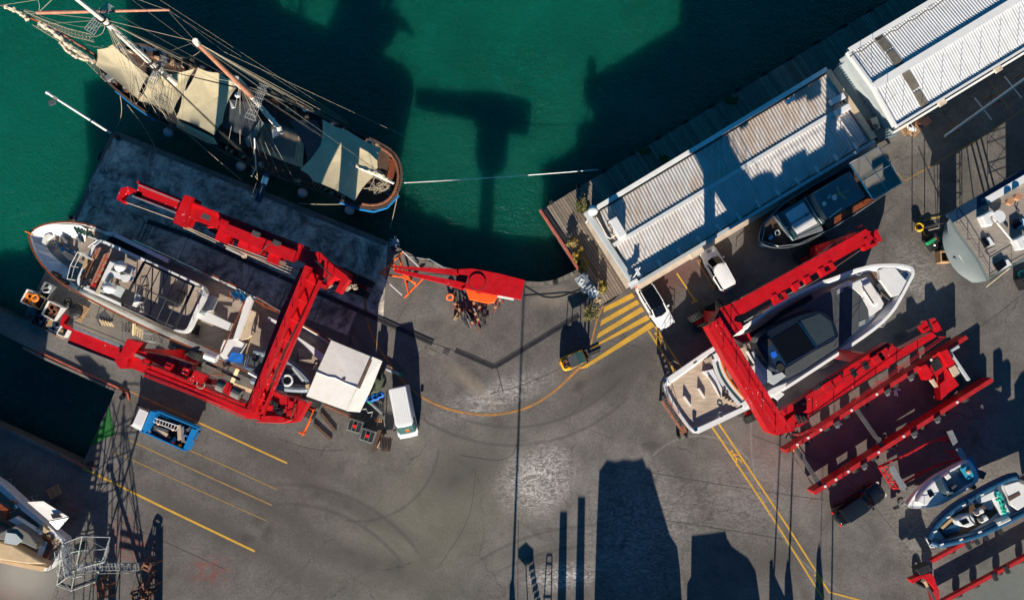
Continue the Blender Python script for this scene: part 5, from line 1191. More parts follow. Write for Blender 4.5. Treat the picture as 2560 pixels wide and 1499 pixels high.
# workplace clutter by the left yacht
def frame_tower(nm, lab, q, h, m='galv', cat='scaffold', n=3, br=True, boards=None):
    r = thing(nm, lab, cat, tuple(P(*q[0])))
    p = PP(q)
    for c in p: MB().tube(c, c + Vector((0,0,h)), .035, 5).build('upright', m, r)
    for k in range(1, n+1):
        mb = MB(); z = Vector((0,0,h*k/n))
        for i in range(len(p)): mb.tube(p[i] + z, p[(i+1)%len(p)] + z, .028, 4)
        if br:
            for i in range(len(p)): mb.tube(p[i] + z*((k-1)/k if k else 0), p[(i+1)%len(p)] + z, .02, 4)
        mb.build('ledger', m, r)
    if boards: MB().prism([c + Vector((0,0,0)) for c in p], h - .05, h).build('board', boards, r)
    return r
r = thing('pale_timber_step', 'pale yellow timber steps standing below the middle of the old yacht', 'steps', tuple(P(345, 830)))
for k in range(5): MB().beam(P(336+k*5, 812+k*3, .5+.12*k), P(331+k*6, 832+k*4, .5+.12*k), .16, .05).build('board', 'pale_lumber', r)
MB().beam(P(333,808,1.2), P(332,838,.3), .12, .4).build('side', 'pale_lumber', r)
frame_tower('steel_trestle', 'black steel trestle beside the pale timber steps', [(322,808),(331,808),(331,830),(322,830)], 1.1, 'dark_steel', 'trestle', 2)
r = thing('work_bench', 'dark workbench with pale offcuts below the bow quarter of the old yacht', 'workbench', tuple(P(262,795)))
MB().px([(238,790),(260,775),(285,800),(250,815)], .8, .06).build('top', 'dark_steel', r)
for k in range(5): MB().beam(P(248+k*7, 798+k*2, .95), P(256+k*7, 812+k, .9), .14, .05).build('offcut', 'pale_lumber', r)
for u, v in ((242,792),(260,780),(280,800),(252,811)): MB().tube(P(u, v, 0), P(u, v, .75), .04, 5).build('leg', 'dark_steel', r)
frame_tower('steel_trestle', 'grey trestle against the hull between the timber steps and the hoist', [(372,830),(398,838),(405,858),(378,850)], 1.6, 'galv', 'trestle', 2)
frame_tower('steel_trestle', 'brown steel trestle below the blue tarp of the old yacht', [(560,908),(575,914),(570,938),(556,934)], 2.6, 'rust', 'trestle', 2)
single('ramp_plank', MB().beam(P(597,915,3.2), P(574,968,1.2), .35, .12), 'pale_lumber', 'pale timber plank leaning up to the hull under the blue tarp', 'plank')
single('ramp_plank', MB().beam(P(582,960,.6), P(648,985,.5), .35, .1), 'pale_lumber', 'pale plank on trestles along the lower hoist beam', 'plank')
# crates of fishing gear
CR = thing('fish_box', 'white slatted box with orange oilskins, farthest out on the pier end', 'box', tuple(P(100, 750)))
def crate(u, v, sx, sy, h, rz, m, fill, lab, root=None):
    r = root or thing('fish_box', lab, 'box', tuple(P(u, v)), 0); M = Matrix.Translation(P(u, v, 0)) @ Matrix.Rotation(rz, 4, 'Z')
    q = lambda x, y, z: M @ Vector((x, y, z))
    for s in (-1, 1):
        MB().box(q(s*sx/2, 0, h/2), (.07, sy, h), rz).build('side', m, r); MB().box(q(0, s*sy/2, h/2), (sx, .07, h), rz).build('end', m, r)
    MB().box(q(0, 0, .06), (sx, sy, .08), rz).build('base', 'black_metal', r)
    if fill:
        mb = MB()
        for k in range(7): mb.sph(q(random.uniform(-.3,.3)*sx, random.uniform(-.3,.3)*sy, h*.6), .2*min(sx,sy)+.1, 7, 5, .6)
        mb.build('contents', fill, r)
    return r
rc = -.45
crate(84,746,1.1,1.3,.7,rc,'wrap_white','orange_gear','',CR)
MB().torus(P(88,744,.9), .30, .1, 14, 6).build('hose_coil', 'orange_gear', CR)
crate(108,756,.9,1.2,.7,rc,'lumber',None,'slatted box with nets right of the orange oilskins')
crate(142,778,1.4,1.4,.85,rc,'wrap_white','rust','open white insulated tub with brown contents on the pier end')
crate(126,728,1.0,1.4,.7,rc,'galv','fender_white','steel cage with pale floats in the row nearest the bow of the old yacht')
crate(118,768,1.0,1.2,.6,rc,'black_metal','black_tarp','dark box behind the open white tub')
crate(106,800,1.3,1.3,.5,rc,'dark_steel','navy','dark blue box, lower left of the row at the pier edge')
crate(140,816,1.3,1.2,.5,rc,'dark_steel','navy','dark blue box, next right in the row at the pier edge')
crate(166,828,.8,.9,.6,rc,'wrap_white',None,'small white bin at the tip of the lower hoist beam')
for i,(u, v) in enumerate(((125,808),(150,834))):
    r = thing('fence_panel', ('short wooden rack between the dark blue boxes','short wooden rack beside the small white bin')[i], 'rack', tuple(P(u, v)))
    for k in range(5): MB().beam(P(u-5+k*3,v-10,.5), P(u-9+k*3,v+8,.5), .07, .06).build('slat', 'lumber', r)
    for k in (0,1): MB().beam(P(u-8, v-8+14*k, .42), P(u+10, v-1+14*k, .42), .06, .08).build('bearer', 'lumber', r)
single('net_heap', MB().sph(P(188,778,.35), .75, 12, 8, .55), 'black_tarp', 'black heap of netting on the reddish pallets', 'net')
single('life_ring_fender', MB().torus(P(170,755,.2), .3, .12), 'black_rubber', 'black tyre in the shade below the old yacht bow', 'tyre')
# ---------------------------------------------------------------- sleek yacht in the right hoist
V = thing('motor_yacht', 'sleek white motor yacht with dark glass roof and pale teak stern', 'yacht', tuple(P(1950, 880)))
ZT, ZD = 5.4, 4.6; LIFT[0] = lambda u: -3.4 + 2.5*(u - 1655)/632
ol = [(2286,672),(2278,665),(2249,659),(2204,659),(2174,662),(2129,674),(2085,692),(2035,708),(1943,757),(1862,812),(1791,863),(1700,930),(1668,953),(1655,966),(1690,1030),(1728,1082),(1744,1082),(1893,1012),(1946,986),(2040,925),(2144,857),(2202,815),(2234,782),(2256,746),(2278,704),(2287,688)]
pl = PP(ol, ZT); pl = smooth_poly(pl, 1)
hull(V, pl, ZT, ZD, .3, 'white_gel', inset=.62, deckmat='teak_left', wall=.26)
# main shell filling the middle, white side ways
MB().prism(PP([(2119,700),(2180,712),(2200,745),(2188,790),(2150,835),(2040,905),(1950,965),(1905,985),(1855,915),(1905,850),(1960,800),(2035,748)], 4.9), 1.0, None).build('superstructure', 'white_gel', V, bevel=.1)
MB().px([(2119,716),(2140,728),(2155,745),(2171,773),(2173,797),(2104,861),(2010,924),(1935,962),(1905,952),(1870,890),(1890,862),(1950,812),(2020,757),(2080,724)], 5.35, .5).build('windscreen_deck', 'slate', V, label='matt dark grey foredeck glass with thin panel seams', bevel=.06)
for l in ([(2086,866),(2150,760)], [(2042,845),(2160,745)], [(2090,742),(2130,840)], [(2105,722),(2105,855)], [(2128,724),(2128,838)], [(2148,740),(2148,820)], [(2088,730),(2088,868)]):
    MB().beam(P(l[0][0],l[0][1],5.365), P(l[1][0],l[1][1],5.365), .035, .01).build('panel_seam', 'black_metal', V)
for (u, v) in ((2101,723),(2155,804)):
    for k in range(4): MB().beam(P(u-8, v+2+k*3, 5.38), P(u+8, v-5+k*3, 5.38), .05, .02).build('vent_slot', 'pale_grey', V)
top = smooth_poly(PP([(1889,862),(1898,840),(1959,806),(2010,784),(2055,776),(2080,798),(2094,825),(2097,846),(2034,877),(1964,922),(1945,928),(1921,912)], 6.6), 1)
bot = [p - U*1.3 for p in offset(top, -.25)]
MB().loft([bot, [p - U*.4 for p in offset(top, -.06)], top], True, False).build('hardtop', 'roof_navy', V)
MB().px([(1929,847),(1995,808),(2037,869),(1968,910)], 6.63, .03).build('sunroof', 'black_glass', V)
MB().px([(2002,801),(2049,783),(2077,803),(2087,838),(2042,866)], 6.63, .03).build('forward_glass', 'smoke_glass', V)
MB().beam(P(1998,806,6.68), P(2042,868,6.68), .12, .05).beam(P(1966,912,6.66), P(2088,842,6.66), .08, .03).build('roof_rail', 'chrome', V)
MB().px([(1902,858),(1925,848),(1965,910),(1944,922)], 6.63, .03).build('aft_panel', 'navy', V)
for (u, v) in ((1918,856),(1950,918)): MB().cyl(P(u, v, 6.64), .36, .08, 20).build('hatch', 'black_rubber', V)
MB().px([(1927,880),(1938,877),(1944,888),(1935,896),(1929,892)], 6.66, .02).build('blue_cloth', 'bright_blue', V)
# aft superstructure shoulders, cockpit and flybridge aft
MB().px([(1898,868),(1932,938),(1955,930),(1965,940),(1935,962),(1905,940),(1880,880)], 5.6, .7).build('aft_deck', 'pale_grey', V)
MB().px([(1858,862),(1888,852),(1900,880),(1936,950),(1915,965),(1880,915)], ZD+.35, .2).build('flybridge_deck', 'teak_left', V)
MB().px([(1870,860),(1886,850),(1894,862),(1876,872)], ZD+.8, .4).build('bar_unit', 'beige_panel', V)
MB().beam(P(1869,877,ZD+1.1), P(1886,908,ZD+1.1), .10, .5).build('side_panel', 'white_gel', V)
for k in range(4): MB().box(P(1887+k*6,924+k*8,ZD+.75), (.62,.9,.55), aR).build('seat', 'cushion', V, bevel=.08)
for k in range(4): MB().box(P(1850+k*4,955+k*9,ZD+.75), (.7,.7,.6), aR).build('seat', 'cushion', V, bevel=.1)
MB().px([(1830,880),(1862,866),(1925,960),(1900,985),(1860,930)], ZD+.38, .1).build('cockpit_floor', 'teak_right', V)
ring = smooth_line(PP([(1800,888),(1812,930),(1835,965),(1866,1000)], ZD+1.0), 2); MB().path(ring, .10, 7).build('coaming_trim', 'orange_trim', V)
ring = smooth_line(PP([(1790,896),(1800,935),(1824,972),(1856,1008)], ZD+.9), 2)
for i in range(len(ring)-1): pass
mb = MB(); mb.strip(ring, .85); mb.v = mb.v + [p - U*.8 for p in mb.v]; n_ = len(ring)
mb.build('aft_coaming', 'white_gel', V); MB().strip([p + U*.03 for p in ring], .22).build('coaming_window', 'teal_glass', V)
MB().px([(1783,886),(1800,875),(1812,884),(1800,896),(1790,905)], ZD+.95, .7).build('aft_coaming', 'white_gel', V); MB().px([(1852,1008),(1870,996),(1884,1004),(1862,1020)], ZD+.95, .7).build('aft_coaming', 'white_gel', V)
# stern beach platform
MB().px([(1662,962),(1760,895),(1788,905),(1805,960),(1838,1000),(1862,1018),(1742,1072),(1728,1074)], ZD+.5, .1).build('stern_deck', 'teak_right', V)
for k in range(3): MB().px([(1748+k*11,905-k*5),(1757+k*11,899-k*5),(1770+k*11,922-k*5),(1761+k*11,927-k*5)], ZD+.6+k*.1, .2).build('step', 'teak_right', V)
for k in range(3): MB().px([(1812+k*9,998+k*4),(1822+k*9,992+k*4),(1834+k*9,1010+k*3),(1825+k*9,1015+k*3)], ZD+.6+k*.1, .2).build('step', 'teak_right', V)
MB().px([(1758,928),(1782,922),(1800,960),(1812,985),(1800,990),(1785,965),(1775,945)], ZD+.95, .5).build('stern_locker', 'white_gel', V)
MB().beam(P(1711,990,ZD+.9), P(1728,1015,ZD+.85), .12, .4).beam(P(1747,970,ZD+.9), P(1763,995,ZD+.85), .12, .4).build('deck_chock', 'white_gel', V)
MB().beam(P(1659,968,ZD+.3), P(1731,1079,ZD+.3), .10, .2).build('transom_rail', 'white_gel', V)
for u, v in ((1660,950),(1737,1072)): MB().cyl(P(u, v, ZT), .14, .3, 10, .2).build('stern_light', 'chrome', V)
MB().px([(1662,948),(1755,884),(1790,862),(1795,872),(1760,894),(1670,958)], ZT+.06, .5).px([(1738,1072),(1860,1015),(1885,1005),(1890,1014),(1745,1084)], ZT+.06, .5).build('side_bulwark', 'white_gel', V)
MB().torus(P(1802,1036,ZT+.1), .22, .05, 14, 5).build('fairlead', 'chrome', V)
MB().beam(P(1734,908,ZT+.075), P(1742,902,ZT+.075), .12, .02).build('hawse_slot', 'black_metal', V)
mb = MB()
for k in range(16): mb.box(P(1812+random.gauss(0,5), 982+random.gauss(0,6), ZD+.95), (.2,.15,.2), random.random()*3)
mb.build('winch_parts', 'black_metal', V, kind='stuff')
MB().path(PP([(1770,938),(1790,965),(1802,992)], ZD+1.05), .05).build('capstan_pipe', 'dark_steel', V)
# foredeck
MB().px([(2122,712),(2150,698),(2168,692),(2195,730),(2210,758),(2205,770),(2176,790),(2168,768),(2152,738)], ZD+.75, .6).build('sunpad_base', 'white_gel', V, bevel=.05)
MB().px([(2158,714),(2176,704),(2198,738),(2196,758),(2184,764),(2160,728)], ZD+.95, .22).build('sunpad', 'cushion', V, bevel=.07)
MB().beam(P(2156,716,ZD+.99), P(2184,759,ZD+.99), .07, .05).build('sunpad_gap', 'black_rubber', V)
MB().px([(2210,668),(2238,668),(2262,697),(2270,702),(2255,735),(2230,742),(2200,700),(2198,675)], ZD+.75, .6).build('bow_locker', 'white_gel', V, bevel=.05)
MB().px([(2252,680),(2274,668),(2282,682),(2272,704),(2262,700)], ZD+.4, .3).build('anchor_well', 'pale_grey', V)
mb = MB()
for k in range(12): mb.box(P(2266+random.gauss(0,6), 684+random.gauss(0,7), ZD+.5), (.25,.15,.15), random.random()*3)
mb.build('windlass', 'chrome', V, kind='stuff')
MB().px([(2190,712),(2206,704),(2216,722),(2200,732)], ZD+.5, .3).build('dark_box', 'slate', V)
mb = MB()
for k in range(7): mb.sph(P(2203+k*3.4, 728+k*3, ZD+.35), .26, 8, 6, .8)
mb.build('black_hose_heap', 'black_tarp', V)
mb = MB(); mb.tube(P(2180,680,ZD+.2), P(2194,702,ZD+.2), .1, 6); mb.build('fender_roller', 'copper', V)
for (u, v) in ((2146,678),(2203,808)): MB().torus(P(u, v, ZD+.7), .34, .02, 16, 4).build('rail_cup', 'pale_grey', V)
MB().rail(PP([(1860,803),(1930,757),(2010,712)], ZT), .35, .03, 1.5, 1).build('guard_rail', 'pale_grey', V)
MB().px([(1905,985),(1930,970),(1968,955),(1960,972),(1935,988)], ZT+.1, .5).px([(1930,988),(1950,975),(1962,985),(1945,1000)], ZT+.05, .4).build('side_wing', 'white_gel', V, bevel=.05)
for l in ([(1868,842),(1905,820),(1960,780),(2030,740)], ): MB().strip(PP(l, 5.0), .45).build('side_window', 'black_glass', V)
LIFT[0] = None
for i, (u, v) in enumerate(((1760,960),(1860,920),(1960,860),(2060,800),(2150,745))):
    c = P(u, v); q = thing('keel_block', 'timber keel block stack hidden under the sleek white yacht', 'keel block', (c.x, c.y, 0), 0, 'keel blocks under the sleek yacht')
    for k in range(4): MB().box((c.x, c.y, .1 + k*.19), (.35, 1.2, .18), aR + (k % 2)*1.57).build('timber', 'lumber', q)
r = thing('boarding_stairs', 'wheeled rust red boarding stairs at the stern of the sleek white yacht', 'boarding stairs', tuple(P(1680, 1050)))
a, b_ = P(1652,1000,1.9), P(1700,1072,.5); a2, b2 = P(1664,994,1.9), P(1716,1066,.5)
MB().beam(a, b_, .1, .2).beam(a2, b2, .1, .2).build('stringer', 'rust', r)
for k in range(12): s = k/12; MB().beam(a.lerp(b_, s), a2.lerp(b2, s), .2, .05).build('tread', 'dark_steel', r)
MB().rail([a, b_], 1.0, .035, .9, 2).rail([a2, b2], 1.0, .03, .9, 2).build('handrail', 'rust', r)
MB().rail(PP([(1648,1000),(1650,955),(1678,900),(1692,908)], 1.7), 1.0, .03, .9, 4).build('platform_rail', 'black_metal', r)
MB().px([(1648,1002),(1650,960),(1666,992)], 1.7, .06).build('platform', 'dark_steel', r)
for u, v in ((1695,1092),(1713,1090)): MB().tube(P(u, v, .28), P(u+5, v-3, .28), .28, 14).build('wheel', 'black_rubber', r)
MB().px([(1698,1055),(1712,1062),(1718,1080),(1700,1085)], .6, .3).build('chassis', 'rust', r)
frame_tower('boat_stand', 'dark wooden boat stand left of the right hoist wheels', [(1852,1028),(1866,1036),(1858,1048),(1846,1040)], 1.0, 'dark_steel', 'boat stand', 2, boards='dark_wood')
frame_tower('boat_stand', 'dark boat stand closest to the lettering of the right hoist', [(1875,1022),(1892,1030),(1886,1040),(1870,1034)], 1.0, 'dark_steel', 'boat stand', 2)
single('lifting_sling', MB().path(smooth_line(PP([(2072,908,.2),(2068,898,.5),(2078,888,.6),(2108,878,.5)]), 2), .12, 6), 'rope', 'pale end of a lifting sling on the ground beside the sleek yacht', 'sling')
single('lifting_sling', MB().path(smooth_line(PP([(2066,910,.1),(2066,890,.3),(2090,876,.6),(2125,862,.6)]), 2), .10, 6), 'black_rubber', 'black lifting sling lying between the sleek yacht and the lower hoist beam', 'sling')

# ---------------------------------------------------------------- dark trawler yacht
G = thing('trawler_yacht', 'dark hulled trawler yacht with grey stern awning in the shade of the long shed', 'yacht', tuple(P(2060, 520)))
ZT, ZD = 3.6, 2.9
ol = [(1900,608),(1898,590),(1904,565),(1917,547),(1952,512),(2018,470),(2090,430),(2150,400),(2215,385),(2250,450),(2235,470),(2183,505),(2128,543),(2073,574),(2018,605),(1990,614),(1963,620),(1930,619)]
hull(G, smooth_poly(PP(ol, ZT), 1), ZT, ZD, .5, 'navy', inset=.35, deckmat='dark_wood', cap='mid_grey', capw=.02)
MB().px([(1942,536),(2010,495),(2060,575),(1985,600)], ZD+1.0, 1.0).build('cabin', 'mid_grey', G, bevel=.05)
MB().px([(1963,534),(2009,504),(2044,557),(1994,584)], ZD+1.15, .12).build('coach_roof', 'white_gel', G, bevel=.05)
MB().tube(P(1978,560,ZD+1.2), P(2025,532,ZD+1.2), .05, 5).build('boom', 'dark_steel', G)
MB().sph(P(2016,537,ZD+1.2), .12, 8, 6).build('boom_block', 'black_metal', G)
mb = MB()
for l in ([(1942,537),(1950,553),(1962,572),(1983,601)], [(1962,572),(1970,567)], [(2012,493),(2022,508),(2036,532),(2055,558)], [(2030,528),(2046,518)]): mb.path(PP(l, ZD+1.25), .05, 4)
mb.build('window_frame', 'pale_grey', G)
MB().px([(1944,538),(1955,532),(1970,560),(1992,592),(1984,600),(1965,570)], ZD+1.1, .1).px([(2014,496),(2032,486),(2060,530),(2075,550),(2058,560),(2038,532)], ZD+1.3, .3).build('window', 'teal_glass', G)
MB().px([(2034,481),(2125,428),(2165,490),(2069,548),(2050,520),(2040,500)], ZD+2.3, 2.2).build('wheelhouse', 'mid_grey', G, bevel=.08)
MB().px([(2064,556),(2165,496),(2190,498),(2070,570),(2062,564)], ZD+.8, .7).build('side_deck', 'varnish', G)
MB().beam(P(2062,556,ZD+1.9), P(2176,490,ZD+1.9), .12, .3).build('roof_trim', 'varnish', G)
MB().px([(2108,520),(2132,506),(2136,514),(2112,530)], ZD+.85, .02).build('doorway', 'black_metal', G)
can = PP([(2124,409),(2197,369),(2254,457),(2183,499)], ZD+2.7)
MB().loft([[p - U*.06 for p in offset(can, .02)], [p for p in can]]).build('awning', 'awning_grey', G)
mb = MB()
for k in range(4): mb.tube(can[k], can[(k+1)%4], .05, 5)
mb.tube(can[0].lerp(can[3], .5) + U*.03, can[1].lerp(can[2], .5) + U*.03, .02, 4); mb.tube(can[0].lerp(can[1], .5) + U*.03, can[3].lerp(can[2], .5) + U*.03, .02, 4)
mb.build('awning_frame', 'chrome', G)
for p in can: MB().tube(p, Vector((p.x, p.y, ZD)), .04, 5).build('awning_post', 'chrome', G)
MB().torus(P(1979,501,ZD+.6), .26, .09, 18, 7).build('life_ring', 'orange_trim', G)
for u, v, r_, z_ in ((2086,494,.24,2.6),(2061,509,.20,2.5)): MB().sph(P(u, v, ZD+z_), r_, 14, 8, .5).build('antenna_dome', 'cushion', G)
a = P(2100,485,ZD+3.0)
mb = MB()
for t_, l in ((.35,.9),(1.9,.8),(-.7,.7),(3.3,.5)): mb.beam(a, a + Vector((math.cos(t_)*l, math.sin(t_)*l, .1)), .11, .08)
mb.build('mast_arms', 'lumber', G)
MB().tube(P(2074,544,ZD+2.5), P(2104,520,ZD+2.5), .05, 5).build('boat_hook', 'white_gel', G)
MB().box(P(2072,492,ZD+2.5), (.5,.25,.15), .9).build('horn', 'chrome', G); mb = MB()
for k in range(10): mb.box(P(2073+random.gauss(0,4), 468+random.gauss(0,4), ZD+2.0), (.2,.1,.4), random.random()*3)
mb.build('gear', 'galv', G)
mb = MB(); q = PP([(1937,579),(1946,574),(1951,584),(1941,590)], ZD+.3)
for k in range(4): mb.beam(q[k], q[(k+1)%4], .06, .2)
mb.build('hatch_frame', 'pale_grey', G); MB().prism(q, ZD, ZD+.15).build('hatch', 'black_glass', G)
MB().box(P(1926,594,ZD+.3), (.5,.3,.3), .8).build('windlass', 'chrome', G)
MB().rail(PP([(1901,600),(1908,560),(1952,513),(2018,472),(2090,432)], ZT), .6, .02, 2, 1).rail(PP([(1901,606),(1940,618),(1990,612),(2070,575),(2180,506)], ZT), .6, .02, 2, 1).build('guard_rail', 'galv', G)
MB().rail(PP([(2240,405),(2262,395)], 1.6), .5, .03, .6, 1).tube(P(2238,398,2.2), P(2258,385,2.2), .03, 4).tube(P(2240,412,1.6), P(2276,392,1.6), .03, 4).build('swim_ladder', 'dark_steel', G)
for i, (u, v) in enumerate(((1960,570),(2040,530),(2120,480),(2190,440))):
    c = P(u, v); q = thing('boat_cradle', 'steel cradle hidden under the dark trawler yacht', 'cradle', (c.x, c.y, 0), 0, 'cradles under the trawler yacht')
    MB().box((c.x, c.y, .12), (.25, 2.6, .24), aR).build('base', 'dark_steel', q); MB().box((c.x, c.y, .4), (.3, .5, .35), aR).build('block', 'lumber', q)

# ---------------------------------------------------------------- grey sailing yacht on the right edge
S = thing('sailing_yacht', 'grey hulled sailing yacht with pale teak deck and rounded grey transom at the right edge', 'yacht', tuple(P(2450, 580)))
ZT, ZD = 7.0, 6.6
ol = [(2372,548),(2440,515),(2500,475),(2562,440),(2640,390),(2760,330),(2850,330),(2850,420),(2760,520),(2660,590),(2562,652),(2520,670),(2480,694),(2466,702),(2440,650),(2410,610),(2388,580)]
top = PP(ol, ZT)
deckp = PP(ol, ZT)
def rg(k, z, d): 
    o = offset(top, d); return [Vector((p.x, p.y, z)) for p in o]
MB().loft([rg(0, 3.6, 2.6), rg(0, 4.3, 1.4), rg(0, 5.6, .35), rg(0, ZT, 0)], True, True).build('hull', 'grey_paint', S)
MB().add([p + U*.03 for p in offset(top, .25)], [tuple(range(len(top)))]).build('deck', 'teak_grey', S)
tr = PP([(2374,548),(2390,580),(2412,610),(2442,650),(2467,702)], ZT+.02); tr2 = PP([(2362,562,6.3),(2354,600,6.2),(2366,640,6.2),(2390,680,6.2),(2430,706,6.3)]); tr3 = PP([(2380,570,4.4),(2380,600,4.2),(2390,635,4.2),(2410,665,4.2),(2440,690,4.4)])
s3 = []
tr, tr2, tr3 = [smooth_line(x, 2) for x in (tr, tr2, tr3)]; MB().loft([tr3, [a.lerp(b, .6) + Vector((-.12,-.1,0)) for a, b in zip(tr3, tr2)], tr2, [a.lerp(b, .5) + Vector((-.10,-.08,.12)) for a, b in zip(tr2, tr)], tr], False, False, False).build('transom', 'grey_paint', S, smooth=True)
MB().px([(2396,638),(2402,634),(2414,650),(2410,656)], 6.75, .1).build('transom_fitting', 'white_gel', S); MB().box(P(2390,645,6.5), (.4,.25,.2), .6).build('transom_fitting', 'galv', S)
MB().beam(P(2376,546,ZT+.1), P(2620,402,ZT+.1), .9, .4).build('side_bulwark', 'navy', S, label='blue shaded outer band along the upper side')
MB().beam(P(2470,500,ZT+.4), P(2600,424,ZT+.4), .6, .4).build('side_coaming', 'white_gel', S)
for u, v in ((2466,536),(2550,595)):
    MB().px([(u-12,v+3),(u+14,v-12),(u+22,v-4),(u+10,v+6),(u+18,v+22),(u+14,v+28),(u,v+28)], ZD+1.2, .8).build('helm_seat', 'white_gel', S, bevel=.1)
    MB().cyl(P(u+30, v+6, ZD+.9), .55, .12, 22).build('helm_wheel', 'white_gel', S)
MB().tube(P(2492,556,ZD+1.0), P(2530,602,ZD+1.0), .08, 6).build('traveller', 'cushion', S)
for q in ([(2456,600),(2462,592),(2476,612),(2466,618)], [(2486,662),(2508,648),(2518,662),(2498,678)], [(2528,556),(2546,546),(2556,560),(2540,572)]):
    MB().px(q, ZD+.7, .2).build('hatch', 'black_glass', S); MB().px([(x+12*(i in (1,2)) - 0, y) for i, (x, y) in enumerate(q)], ZD+.6, .15).build('hatch_coaming', 'white_gel', S)
for u, v in ((2521,505),(2541,493)): MB().cyl(P(u, v, ZD+.9), .32, .35, 14).build('winch', 'copper', S)
MB().rail(PP([(2384,560),(2412,600),(2440,645),(2466,690)], ZD), 1.1, .03, 1.5, 3).build('guard_rail', 'dark_steel', S)
MB().rail(PP([(2466,694),(2520,662),(2560,640)], ZD), 1.1, .025, 1.8, 2).build('guard_rail', 'dark_steel', S)
mb = MB(); mb.path(PP([(2462,625),(2470,635),(2490,625)], ZD+.6), .04); mb.path(PP([(2545,505),(2540,525),(2552,540)], ZD+.6), .04); mb.build('grab_rail', 'black_metal', S)
MB().tube(P(2526,668,ZT+.2), P(2466,716,.3), .06, 5).build('stern_rope', 'rope', S)
# keel, rudder and props, hidden from above but they throw the long shadows
mb = MB(); c = P(2372, 622); mb.prism([c + Vector(q) for q in ((-.85,-.3,0),(.75,-.3,0),(.75,.4,0),(-.85,.4,0))], .1, 6.2); mb.build('rudder', 'grey_paint', S)
mb = MB(); c = P(2555, 560); mb.prism([c + Vector(q) for q in ((-1.5,-.4,0),(2.5,1.6,0),(2.5,2.4,0),(-1.5,.4,0))], .1, 6.2); mb.build('keel', 'grey_paint', S)
fr1 = frame_tower('scaffold_tower', 'thin dark scaffold standing round the rudder of the grey sailing yacht', [(2344,628),(2406,628),(2400,600),(2350,600)], 4.4, 'dark_steel', 'scaffold', 4)
MB().tube(P(2344,628,0), P(2400,628,4.2), .04, 4).tube(P(2406,628,0), P(2360,628,4.2), .04, 4).build('brace', 'dark_steel', fr1)
fr2 = frame_tower('scaffold_tower', 'dark scaffold under the port side of the grey sailing yacht', [(2470,585),(2540,560),(2530,540),(2470,560)], 4.6, 'dark_steel', 'scaffold', 4)
for x in (2485,2500,2515): MB().tube(P(x,575,0), P(x+6,570,5.2), .09, 5).build('prop', 'dark_steel', fr2)
r = thing('work_platform', 'teal and grey work platform at the upper corner of the grey transom', 'platform', tuple(P(2385,560)))
MB().px([(2380,552),(2402,540),(2408,548),(2386,562)], 5.8, .1).build('deck', 'teal_glass', r)
MB().rail(PP([(2350,562),(2385,546),(2420,525),(2440,515)], 5.2), 1.0, .035, 1, 3).build('guard_rail', 'dark_steel', r)
for u, v in ((2366,552),(2400,545)): MB().tube(P(u, v, 5.6), Vector((P(u,v,5.6).x, P(u,v,5.6).y, 0)), .05, 5).build('leg', 'dark_steel', r)
single('mooring_stick', MB().tube(P(2322,575,4), P(2352,568,5.5), .05, 5), 'rope', 'short pale rope sticking out left of the grey transom', 'rope')
# lying mast
m_ = thing('yacht_mast', 'long pale mast with spreaders laid on trestles in the shade of the white shed', 'mast', tuple(P(2460, 265)))
a, b_ = P(2362,341,1.6), P(2680,112,1.6); e = (b_ - a).normalized(); n_ = Vector((-e.y, e.x, 0))
MB().tube(a, b_, .13, 10).build('spar', 'pale_grey', m_)
for s in (.30, .535, .78):
    c = a.lerp(b_, s); MB().beam(c - n_*1.35 , c + n_*1.35, .10, .06).build('spreader', 'pale_grey', m_)
mb = MB()
for s in (-1, 1): mb.path([a, a.lerp(b_, .30) + n_*1.35*s, a.lerp(b_, .535) + n_*1.35*s, a.lerp(b_, .78) + n_*1.3*s], .02, 4)
mb.build('shroud', 'dark_steel', m_)
for i, s in enumerate((.1, .42, .68)):
    c = a.lerp(b_, s); q = thing('trestle', ('low trestle under the tip of the lying mast','low trestle under the middle of the lying mast','low trestle under the far part of the lying mast')[i], 'trestle', (c.x, c.y, 0), 0, 'trestles under the lying mast')
    MB().beam(c - n_*.5 - U*.14, c + n_*.5 - U*.14, .12, .12).build('top_bar', 'rust', q)
    for x in (-.4,.4):
        for y in (-.3,.3): MB().tube(c + n_*x - U*.2, Vector((c.x + n_.x*x + e.x*y, c.y + n_.y*x + e.y*y, 0)), .035, 4).build('leg', 'rust', q)
# hose reel, winch pack and bin by the grey yacht
r = thing('hose_reel', 'coil of bright yellow hose on a small stand in front of the grey yacht', 'hose reel', tuple(P(2298,567)))
for k in range(5): MB().torus(P(2298,567,.35+.09*k), .42 - .02*k, .05, 20, 6).build('hose_turn', 'yellow_hose', r)
MB().cyl(P(2298,567,0), .38, .35, 12).build('drum', 'dark_steel', r)
single('yellow_hose', MB().path(smooth_line(PP([(2308,570,.1),(2309,580,.1),(2312,588,.1),(2320,590,.1)]), 2), .05, 5), 'yellow_hose', 'loose yellow hose end leading from the coil to the dark machine', 'hose')
single('yellow_hose', MB().path(smooth_line(PP([(2310,552,.1),(2325,546,.1),(2340,544,.1),(2356,540,.1)]), 2), .04, 5), 'yellow_hose', 'yellow hose stretched from the coil up to the grey hull', 'hose')
r = thing('pump_unit', 'dark green pump unit on a timber base between the coil and the grey hull', 'pump', tuple(P(2332,606)))
MB().box(P(2332,606,.3) , (1.3,1.3,.5), .6).build('base', 'black_metal', r); MB().box(P(2326,604,.8), (.8,.3,.5), .6).build('motor', 'green_plastic', r); MB().box(P(2336,598,.9), (.3,.2,.2), .6).build('cap', 'orange_gear', r)
MB().beam(P(2320,606,.2), P(2332,620,.2), .12, .15).build('skid', 'lumber', r); MB().sph(P(2336,612,.9), .14, 8, 6).build('valve', 'chrome', r)
